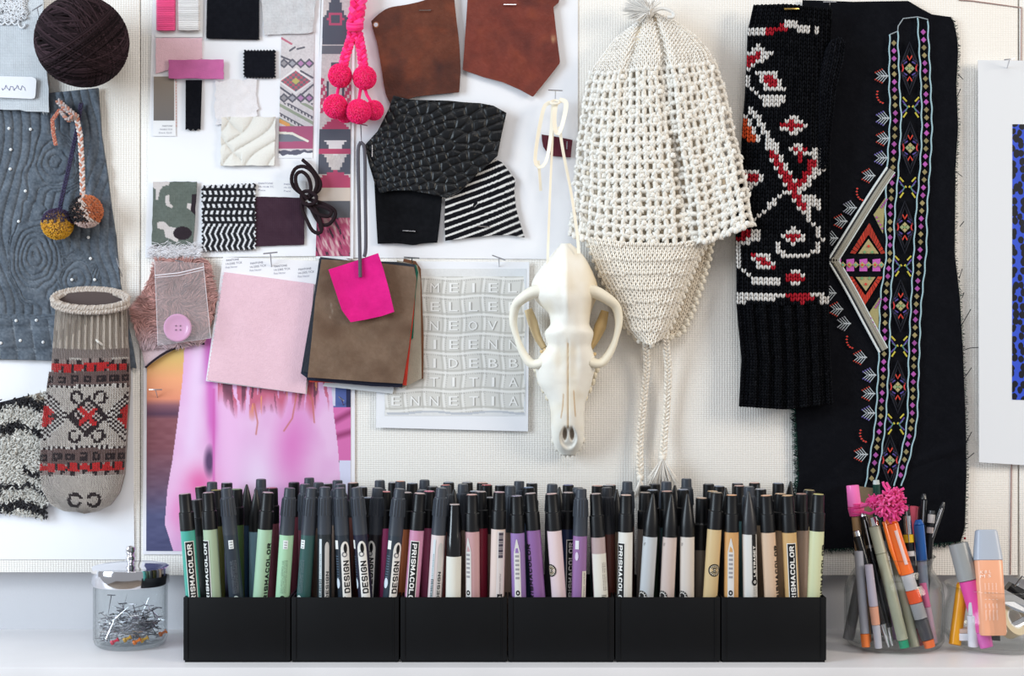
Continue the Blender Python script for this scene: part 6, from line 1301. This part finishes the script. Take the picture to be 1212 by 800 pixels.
for i in range(200):
    for _ in range(200):
        a = gp.normal(size=3)*np.array([1, 1, .55]); a /= np.linalg.norm(a); r_ = .031*math.sqrt(gp.random()); ph = gp.uniform(0, 2*PI); zz = gp.uniform(.006, .026 if i < 150 else .034)
        c = np.array([r_*math.cos(ph), r_*math.sin(ph), zz]); e = [c+a*.0130, c-a*.0130]
        if all(math.hypot(q[0], q[1]) < .0312 and q[2] > .0055 for q in e): break
    if first is None:
        first = pm.build('t_pin', M['steel'], org=(0, 0, 0)); o = first
    else: o = first.copy(); C.objects.link(o)
    o.rotation_euler = Vector(a).to_track_quat('Z', 'Y').to_euler(); o.location = Vector(c)+Vector(jc)
    prop(o, 'steel pin in the heap inside the steel-lidded glass jar', 'pin', 'pins in the lidded jar')
for x, y, cc, nm in ((143, 760, (206, 40, 70), 'red push pin'), (158, 757, (196, 150, 50), 'mustard push pin'), (168.5, 760, (226, 120, 40), 'orange push pin'), (176, 757.5, (206, 160, 60), 'yellow push pin'), (191, 750, (232, 120, 40), 'orange push pin by the right wall')):
    dx = (x-154.5)*.00082; yy_ = -math.sqrt(max(.0290**2-dx*dx, 1e-6)); z0 = W(x, y, .056-yy_-.0).z; p = (jc[0]+dx, jc[1]+yy_, max(ZS+.0075, z0)); t2 = thing('push_pin', nm+' at the bottom of the steel-lidded jar', 'pin', p)
    MB().add(lathe([(-.002, .0022), (0, .0024), (.001, .0014), (.004, .0012), (.005, .0022), (.0058, .0020)], p, (.8, .1, .4)), cc).build('head', M['gloss'], t2); MB().add(tube([p, (p[0]-.006, p[1]+.001, p[2]-.0015+.0005)], .0004, 5)).build('point', M['steel'], t2)
# ================================================================ JAR OF PENS
pc = np.array(W(1058, 700, .058)); pc[2] = ZS; PR = .0470
t = thing('pen_jar', 'clear glass jar with flared rim crammed with pens and a pink yarn tassel', 'jar', pc)
MB().add(lathe([(.0002, .0001), (.0002, PR*.82), (.002, PR*.93), (.007, PR), (.050, PR), (.060, PR*.97), (.068, PR*.86), (.074, PR*.775), (.080, PR*.76), (.085, PR*.79), (.0868, PR*.83), (.0872, PR*.81), (.085, PR*.76), (.080, PR*.725), (.073, PR*.74), (.067, PR*.82), (.059, PR*.93), (.050, PR*.965), (.008, PR*.965), (.005, PR*.90), (.0045, .0001)], pc, (0, 0, 1), (1, 0, 0), sides=60, caps=False)).build('glass_body', M['glass'], t, sharp=0)
def pen(name, label, cat, xt, yt, dt, xb, db, segs, tip=None, group=None):
    """segs: (from, to, r0, r1, colour, part, material), fractions from the top"""
    p1 = np.array(W(xt, yt, dt)); zb = ZS+.0062; py = 400+(H-zb)*F/(D-db); p0 = np.array(W(xb, py, db)); a = p0-p1; L = np.linalg.norm(a); a /= L
    t_ = thing(name, label, cat, p0, group)
    for f0_, f1_, r0, r1, cc, nm, mm in segs:
        e = min(.0004, (f1_-f0_)*L*.2); MB().add(lathe([(f0_*L, r0*.82), (f0_*L+e, r0), (f1_*L-e, r1), (f1_*L, r1*.85)], p1, a, sides=18), cc).build(nm, M[mm], t_)
    return p1, a, L, t_
m1 = .001
PEN = [
 ('paint_brush', 'fat brush with a pink rubber top and tan handle, leftmost in the pen jar', 'brush', 1009, 574, .062, 1028, .075, [(0, .14, 6.0, 6.6, (246, 122, 190), 'pink_top', 'gloss'), (.14, .20, 6.8, 5.6, (232, 70, 150), 'yarn_wrap', 'yarn'), (.20, .95, 4.2, 3.4, (168, 134, 96), 'handle', 'barrel'), (.95, 1, 3.4, 2.6, (232, 120, 50), 'tip', 'barrel')]),
 ('ball_pen', 'slim black pen with silver clip band beside the fat brush', 'pen', 1021, 607, .070, 1056, .090, [(0, .03, 2.4, 3.0, (190, 190, 196), 'button', 'steel'), (.03, .24, 3.8, 4.0, (14, 14, 18), 'cap', 'gloss'), (.24, .27, 4.2, 4.2, (190, 190, 196), 'band', 'chrome'), (.27, .86, 4.2, 4.2, (18, 18, 24), 'barrel', 'gloss'), (.86, 1, 4.0, 1.2, (190, 190, 196), 'tip', 'chrome')]),
 ('ball_pen', 'black pen with chrome nose leaning low at the left of the jar', 'pen', 1013, 628, .082, 1052, .096, [(0, .05, 3.6, 3.8, (190, 190, 196), 'band', 'chrome'), (.05, .80, 4.2, 4.4, (16, 18, 24), 'barrel', 'gloss'), (.80, 1, 4.0, 1.0, (196, 196, 200), 'tip', 'chrome')]),
 ('fineliner', 'grey-green fineliner with a silver clip and green end, front of the jar', 'pen', 1032, 612, .082, 1071, .100, [(0, .07, 4.6, 5.0, (186, 188, 186), 'clip_band', 'chrome'), (.07, .28, 5.4, 5.4, (172, 172, 152), 'cap', 'barrel'), (.28, .94, 5.2, 5.2, (168, 168, 146), 'barrel', 'barrel'), (.94, 1, 4.6, 4.6, (30, 150, 110), 'end_plug', 'gloss')]),
 ('fineliner', 'grey-green fineliner standing just right of its green-ended twin', 'pen', 1050, 622, .072, 1083, .095, [(0, .25, 4.8, 5.0, (170, 168, 148), 'cap', 'barrel'), (.25, 1, 4.6, 4.6, (160, 158, 138), 'barrel', 'barrel')]),
 ('highlighter', 'orange highlighter with clear window and grey grip at the jar front', 'highlighter', 1052, 612, .084, 1101, .098, [(0, .05, 4.2, 6.6, (246, 110, 34), 'cap_tip', 'gloss'), (.05, .44, 6.8, 6.8, (244, 112, 40), 'cap', 'gloss'), (.44, .56, 6.0, 6.0, (196, 192, 196), 'window', 'gloss'), (.56, .66, 6.4, 6.4, (238, 84, 36), 'ink_band', 'gloss'), (.66, .78, 6.2, 6.2, (160, 158, 162), 'sleeve', 'gloss'), (.78, .94, 6.2, 6.0, (62, 62, 68), 'grip', 'barrel'), (.94, 1, 5.6, 5.0, (216, 104, 54), 'base', 'gloss')]),
 ('technical_pen', 'silver and black technical pen with a yellow ring', 'pen', 1072, 597, .060, 1086, .070, [(0, .08, 3.2, 3.8, (26, 26, 30), 'cap', 'gloss'), (.08, .22, 4.0, 4.2, (190, 192, 198), 'sleeve', 'steel'), (.22, .28, 5.0, 5.0, (236, 196, 40), 'yellow_ring', 'gloss'), (.28, .34, 4.8, 4.8, (20, 20, 24), 'collar', 'gloss'), (.34, .38, 4.8, 4.8, (220, 220, 222), 'label_band', 'barrel'), (.38, 1, 4.6, 4.2, (24, 24, 30), 'barrel', 'gloss')]),
 ('ball_pen', 'blue pen with translucent pale lower half', 'pen', 1087, 615, .064, 1099, .070, [(0, .04, 3.0, 4.8, (30, 90, 170), 'cap_tip', 'gloss'), (.04, .34, 5.0, 5.2, (34, 92, 168), 'cap', 'gloss'), (.34, 1, 4.6, 4.2, (150, 164, 184), 'barrel', 'gloss')]),
 ('flat_stick', 'coral red flat stick behind the yellow-ringed pen', 'stick', 1082, 599, .040, 1072, .040, [(0, .9, 4.2, 3.0, (222, 92, 110), 'body', 'barrel'), (.9, 1, 3, 2.4, (214, 84, 104), 'end', 'barrel')]),
 ('ball_pen', 'tall thin black pen with its tip highest at the back right of the jar', 'pen', 1093.5, 584, .048, 1084, .046, [(0, .04, 1.8, 3.2, (30, 32, 36), 'cap_tip', 'gloss'), (.04, .5, 3.4, 3.6, (24, 26, 30), 'cap', 'gloss'), (.5, 1, 3.6, 3.2, (22, 24, 28), 'barrel', 'gloss')]),
 ('pencil', 'black pencil with white label bands at the right of the jar', 'pencil', 1103, 604, .050, 1092, .056, [(0, .03, 3.2, 3.6, (60, 62, 66), 'end_cap', 'gloss'), (.03, .10, 3.7, 3.7, (212, 206, 204), 'label_band', 'barrel'), (.10, .13, 3.8, 3.8, (26, 26, 30), 'ring', 'gloss'), (.13, .18, 3.7, 3.7, (206, 190, 186), 'label_band', 'barrel'), (.18, 1, 3.6, 3.2, (28, 28, 32), 'barrel', 'barrel')]),
 ('ball_pen', 'thin black pen leaning far out to the right of the jar', 'pen', 1117, 594, .052, 1062, .050, [(0, .05, 1.4, 2.6, (40, 42, 46), 'cap_tip', 'gloss'), (.05, .5, 2.8, 3.0, (28, 30, 34), 'cap', 'gloss'), (.5, 1, 2.8, 2.4, (24, 26, 30), 'barrel', 'gloss')]),
 ('felt_pen', 'dark green pen with a white ring behind the pink tassel', 'pen', 1037, 568, .040, 1044, .040, [(0, .03, 3.0, 3.4, (190, 200, 196), 'white_ring', 'barrel'), (.03, .25, 3.6, 3.8, (24, 66, 56), 'cap', 'gloss'), (.25, 1, 3.6, 3.4, (34, 60, 54), 'barrel', 'gloss')]),
 ('felt_pen', 'white pen with an orange end low at the left inside the jar', 'pen', 1016, 652, .088, 1025, .096, [(0, .86, 4.2, 4.2, (160, 162, 172), 'barrel', 'barrel'), (.86, 1, 4.4, 4.0, (240, 128, 60), 'orange_end', 'gloss')]),
 ('felt_pen', 'clear and peach plastic pen in the middle of the jar', 'pen', 1028, 668, .098, 1040, .101, [(0, .5, 3.8, 4.2, (176, 168, 182), 'barrel', 'barrel'), (.5, .72, 4.2, 4.0, (216, 156, 130), 'peach_band', 'barrel'), (.72, 1, 3.8, 3.4, (176, 176, 186), 'tail', 'barrel')]),
 ('felt_pen', 'plain grey pen lying against the left wall of the jar', 'pen', 1024, 655, .060, 1004, .062, [(0, 1, 4.6, 5.4, (132, 132, 134), 'barrel', 'barrel')]),
 ('felt_pen', 'slate pen in the shadow at the back of the jar', 'pen', 1045, 640, .030, 1030, .034, [(0, 1, 4.4, 4.4, (90, 96, 112), 'barrel', 'barrel')]),
 ('felt_pen', 'purple pen glimpsed between the fineliners', 'pen', 1040, 640, .056, 1060, .060, [(0, 1, 4.0, 4.0, (120, 90, 130), 'barrel', 'barrel')]),
 ('felt_pen', 'grey-blue pen behind the blue pen at the right of the jar', 'pen', 1096, 655, .040, 1090, .034, [(0, .5, 4.4, 4.4, (118, 124, 140), 'cap', 'barrel'), (.5, 1, 4.4, 4.0, (96, 100, 112), 'barrel', 'barrel')]),
 ('felt_pen', 'rose pink pen against the right wall of the jar', 'pen', 1092, 690, .074, 1106, .078, [(0, .4, 3.4, 3.4, (222, 110, 160), 'cap', 'gloss'), (.4, 1, 3.4, 3.2, (206, 170, 190), 'barrel', 'barrel')]),
 ('felt_pen', 'dark red pen low between the fineliner and the highlighter', 'pen', 1066, 660, .085, 1090, .088, [(0, .8, 3.4, 3.4, (150, 150, 146), 'barrel', 'barrel'), (.8, 1, 3.4, 3.0, (150, 40, 60), 'red_end', 'barrel')]),
]
for nm, lb, ct, xt, yt, dt, xb, db, sg in PEN:
    p1, a, L, tt_ = pen(nm, lb, ct, xt, yt, dt, xb, db, [(f0_, f1_, r0*m1, r1*m1, cc, pn, mm) for f0_, f1_, r0, r1, cc, pn, mm in sg])
    if nm in ('ball_pen', 'technical_pen') and L > .12:
        side = np.cross(a, (0, 1, 0)); side /= np.linalg.norm(side); off = np.array((0, -.0048, 0))-side*.001
        MB().add(tube([p1+a*.006+off, p1+a*.020+off*1.1, p1+a*.036+off], [.0007, .0008, .0005], 6)).build('clip', M['chrome'], tt_)
    if nm == 'highlighter':
        MB().add(tube([p1+a*.004+np.array((-.0066, -.003, 0)), p1+a*.030+np.array((-.0078, -.003, 0)), p1+a*.055+np.array((-.0070, -.003, 0))], [.0018, .0022, .0012], 8), (248, 118, 30)).build('clip', M['gloss'], tt_)
        MB().add(tube([p1+a*.012+np.array((.001, -.0068, 0)), p1+a*.045+np.array((.001, -.0069, 0))], .0016, 6), (236, 206, 200)).build('clear_insert', M['gloss'], tt_)
t = thing('palette_knife', 'flat olive brown metal tool standing behind the pink tassel', 'tool', W(1026, 600, .036))
MB().add(prism([(1013, 575), (1036, 578), (1036, 598), (1034, 600), (1030, 655), (1024, 655), (1020, 600), (1015, 600)], .040, .0014), (120, 106, 84)).build('blade', M['leather'], t, recalc=True, smooth=False)
MB().add(prism([(1020, 655), (1034, 655), (1030, 742), (1022, 742)], .043, .008), (90, 70, 50)).build('handle', M['barrel'], t, recalc=True, smooth=False)
# tassel
t = thing('yarn_tassel', 'fluffy hot pink yarn tassel tied round the tops of the jar pens', 'tassel', W(1052, 594, .09))
PKT = [(236, 76, 150), (222, 56, 132), (244, 100, 168)]
c0 = np.array(W(1053, 596, .094)); g = np.random.default_rng(31)
for k in range(170):
    q = g.normal(size=3); q[1] = -abs(q[1])*.8; q /= np.linalg.norm(q); q = q*np.array([1, 1, 1.05]); e = c0+q*.0175*g.uniform(.7, 1.0); m_ = c0+q*.009+g.normal(size=3)*.0022
    mb_ = MB() if k == 0 else mb_; mb_.add(tube([c0+np.array((-.004, 0, .001)), m_, e], [.0009, .0011, .0009], 5), PKT[k % 3])
for P in ([(1052, 590), (1050, 580), (1046, 574), (1045, 570)], [(1056, 588), (1066, 580), (1070, 578)], [(1050, 585), (1052, 576), (1049, 571)]): mb_.add(tube([W(x, y, .097) for x, y in P], .0013, 6), PKT[0])
mb_.build('yarn_strands', M['yarn'], t, kind='stuff')
mb_ = MB().add(ball(W(1034.5, 593, .090), .0058, 12, 8), PKT[1])
for k in range(60):
    q = g.normal(size=3); q /= np.linalg.norm(q); c1 = np.array(W(1034.5, 593, .090)); mb_.add(tube([c1+q*.004, c1+q*.0075+g.normal(size=3)*.0008], .0007, 4), PKT[k % 3])
mb_.build('small_pompom', M['yarn'], t)
mb_ = MB()
for k in range(9): mb_.add(tube([W(1014.5+7.2*math.cos(a_), 596+k*1.5+1.2*math.sin(a_*1+k), .064+.0062*math.sin(a_)) for a_ in np.linspace(0, 2*PI, 14)[:-1]], .0011, 5, closed=True), PKT[k % 3])
mb_.add(tube([W(1020, 599, .072), W(1026, 597, .084), W(1034, 594, .090), W(1044, 594, .093)], .0022, 6), PKT[0]); mb_.add(tube([W(1022, 606, .072), W(1030, 608, .086), W(1038, 604, .092), W(1046, 600, .093)], .0014, 6), PKT[1]); mb_.build('wrapping_yarn', M['yarn'], t)
# ================================================================ LOW BOWL
bc = np.array(W(1184, 700, .062)); bc[2] = ZS; BR = .0545
t = thing('glass_bowl', 'low clear glass bowl of clips and highlighters at the right edge', 'bowl', bc)
MB().add(lathe([(.0002, .0001), (.0002, BR*.74), (.003, BR*.86), (.012, BR*.98), (.022, BR), (.036, BR*.97), (.046, BR*.90), (.052, BR*.89), (.0575, BR*.93), (.059, BR*.955), (.0593, BR*.93), (.057, BR*.895), (.052, BR*.86), (.046, BR*.87), (.036, BR*.94), (.022, BR*.97), (.012, BR*.95), (.005, BR*.84), (.0045, .0001)], bc, (0, 0, 1), (1, 0, 0), sides=60, caps=False)).build('glass_body', M['glass'], t, sharp=0)
pen('crayon', 'mustard yellow crayon at the left wall of the glass bowl', 'crayon', 1140, 688, .074, 1130, .086, [(0, .05, .0048, .0056, (236, 160, 30), 'end', 'barrel'), (.05, 1, .0058, .0056, (238, 164, 28), 'body', 'barrel')])
pen('highlighter', 'magenta highlighter with grey cap leaning in the glass bowl', 'highlighter', 1134, 643, .080, 1168, .098, [(0, .36, .0092, .0098, (150, 152, 152), 'cap', 'barrel'), (.36, .85, .0088, .0078, (224, 78, 160), 'body', 'barrel'), (.85, 1, .0074, .0060, (214, 96, 176), 'base', 'gloss')])
# flat peach highlighter
p1 = np.array(W(1167, 627, .086)); p0 = np.array(W(1175, 752, .103)); t = thing('highlighter', 'fat peach highlighter with pale blue-grey cap in the glass bowl', 'highlighter', p0)
a = (p0-p1); L = np.linalg.norm(a); a /= L
def slab(fr):
    """stack of rounded rectangular rings: (fraction, half width, half depth)"""
    sd = 24; v = []; f = []; rr = np.cross(a, (0, 1, 0)); rr /= np.linalg.norm(rr); rr = rr*(1 if rr[0] > 0 else -1); nn_ = np.cross(rr, a)
    for q, hw, hd in fr:
        for k in range(sd):
            an = 2*PI*k/sd; cx_ = np.sign(math.cos(an))*abs(math.cos(an))**.45*hw; cy_ = np.sign(math.sin(an))*abs(math.sin(an))**.45*hd; v.append(p1+a*q*L+rr*cx_+nn_*cy_)
    for i in range(len(fr)-1):
        for k in range(sd): f.append((i*sd+k, i*sd+(k+1) % sd, (i+1)*sd+(k+1) % sd, (i+1)*sd+k))
    f.append(tuple(range(sd))[::-1]); f.append(tuple((len(fr)-1)*sd+k for k in range(sd))); return v, f
MB().add(slab([(0, .0085, .0050), (.012, .0098, .0060), (.26, .0128, .0080), (.285, .0130, .0082), (.29, .0124, .0078)]), (176, 184, 198)).build('cap', M['barrel'], t, sharp=35)
MB().add(slab([(.288, .0120, .0074), (.30, .0126, .0078), (.97, .0122, .0078), (1, .0110, .0070)]), (240, 172, 136)).build('body', M['barrel'], t, sharp=35)
mb = MB(); nn_ = np.array((0, -1, 0))
for k in range(4):
    x = 1164+k*4.2+0; mb.add(text_px('chisel tip marker', 1167.5+k*4.0, 737, 46, 2.8, .1095-.0), (246, 226, 214)) if False else None
def wrapflat(st, x, y, ln, h, rot, c):
    v, f = textmesh(st)[:2]; c_, q = math.cos(math.radians(rot)), math.sin(math.radians(rot)); A_ = v[:, 0]*ln; B_ = v[:, 1]*h; X = x+A_*c_+B_*q; Y = y-(B_*c_-A_*q)*1.0
    Y = y-A_*q-0*B_+(-B_*c_); fr = (Y-627)/125; return WN(X, Y, .086+.017*fr+.0083), f
mb = MB()
for k in range(4): mb.add(wrapflat('chisel tip  1 - 5 mm', 1166+k*4.4, 734, 44, 2.6, 92, (0, 0, 0)), (250, 232, 222))
mb.add(wrapflat('M S', 1160, 684, 13, 3.6, 4, 0), (250, 236, 228)); mb.add(wrapflat('K B L', 1160, 679, 13, 3.6, 4, 0), (250, 236, 228)); mb.build('printed_label', M['ink'], t, smooth=False)
# clips and small things
def clip_(label, x, y, d_, s_, rot, cc, mm):
    t_ = thing('binder_clip', label, 'clip', W(x, y, d_)); c_, q = math.cos(rot), math.sin(rot); T = lambda px, py: (x+(px*c_-py*q)*s_, y+(px*q+py*c_)*s_)
    MB().add(prism([T(-12, -6), T(12, -6), T(14, 6), T(-14, 6)], [d_+.004]*2+[d_]*2, .010), cc).build('body', M[mm], t_, recalc=True, smooth=False)
    for s2 in (-1, 1): MB().add(tube([W(*T(-7, -5), d_+.005), W(*T(-5, -20), d_+.006*s2), W(*T(5, -20), d_+.006*s2), W(*T(7, -5), d_+.005)], .0008, 6)).build('handle', M['chrome'], t_)
clip_('black binder clip low in the front of the glass bowl', 1172, 752, .094, .9, .1, (24, 24, 28), 'gloss')
clip_('black binder clip at the upper right of the glass bowl', 1205, 700, .060, .9, .5, (22, 22, 26), 'gloss')
t = thing('eraser', 'small white eraser with a pinkish wrapper at the foot of the glass bowl', 'eraser', W(1146, 750, .085))
p = np.array(W(1146, 752, .085)); MB().add(rbox(p+(-.010, -.006, -.004), p+(.010, .006, .003), .001), (226, 224, 230)).build('body', M['barrel'], t); MB().add(rbox(p+(-.0095, -.0063, .0031), p+(.0095, .0063, .0070), .0008), (206, 176, 162)).build('wrapper', M['barrel'], t)
t = thing('scissors', 'steel scissors blades lying across the glass bowl', 'scissors', W(1200, 740, .07))
MB().add(prism([(1166, 757), (1175, 750), (1215, 728), (1240, 716), (1240, 724), (1218, 737)], [.094, .090, .07, .058, .058, .07], .0018)).build('blade', M['steel'], t, recalc=True, smooth=False)
MB().add(prism([(1184, 712), (1200, 712), (1236, 726), (1236, 734), (1200, 722)], [.08, .075, .06, .06, .075], .0018)).build('blade', M['chrome'], t, recalc=True, smooth=False)
t = thing('tape_roll', 'cream masking tape roll at the right inside the glass bowl', 'tape', W(1194, 732, .07))
q = np.array(W(1196, 734, .068)); MB().add(lathe([(-.006, .010), (-.006, .0165), (.006, .0165), (.006, .010), (-.006, .010)], q, (.5, -.75, .45), sides=36, caps=False), (222, 204, 172)).build('tape', M['barrel'], t)
MB().add(lathe([(-.0061, .0085), (-.0061, .0101), (.0061, .0101), (.0061, .0085), (-.0061, .0085)], q, (.5, -.75, .45), sides=36, caps=False), (236, 232, 226)).build('core', M['barrel'], t)
pen('glue_tube', 'clear and white correction pen upright in the glass bowl', 'pen', 1150, 712, .094, 1152, .094, [(0, .3, .0032, .0036, (206, 208, 214), 'cap', 'gloss'), (.3, 1, .0048, .0048, (212, 210, 218), 'body', 'gloss')])
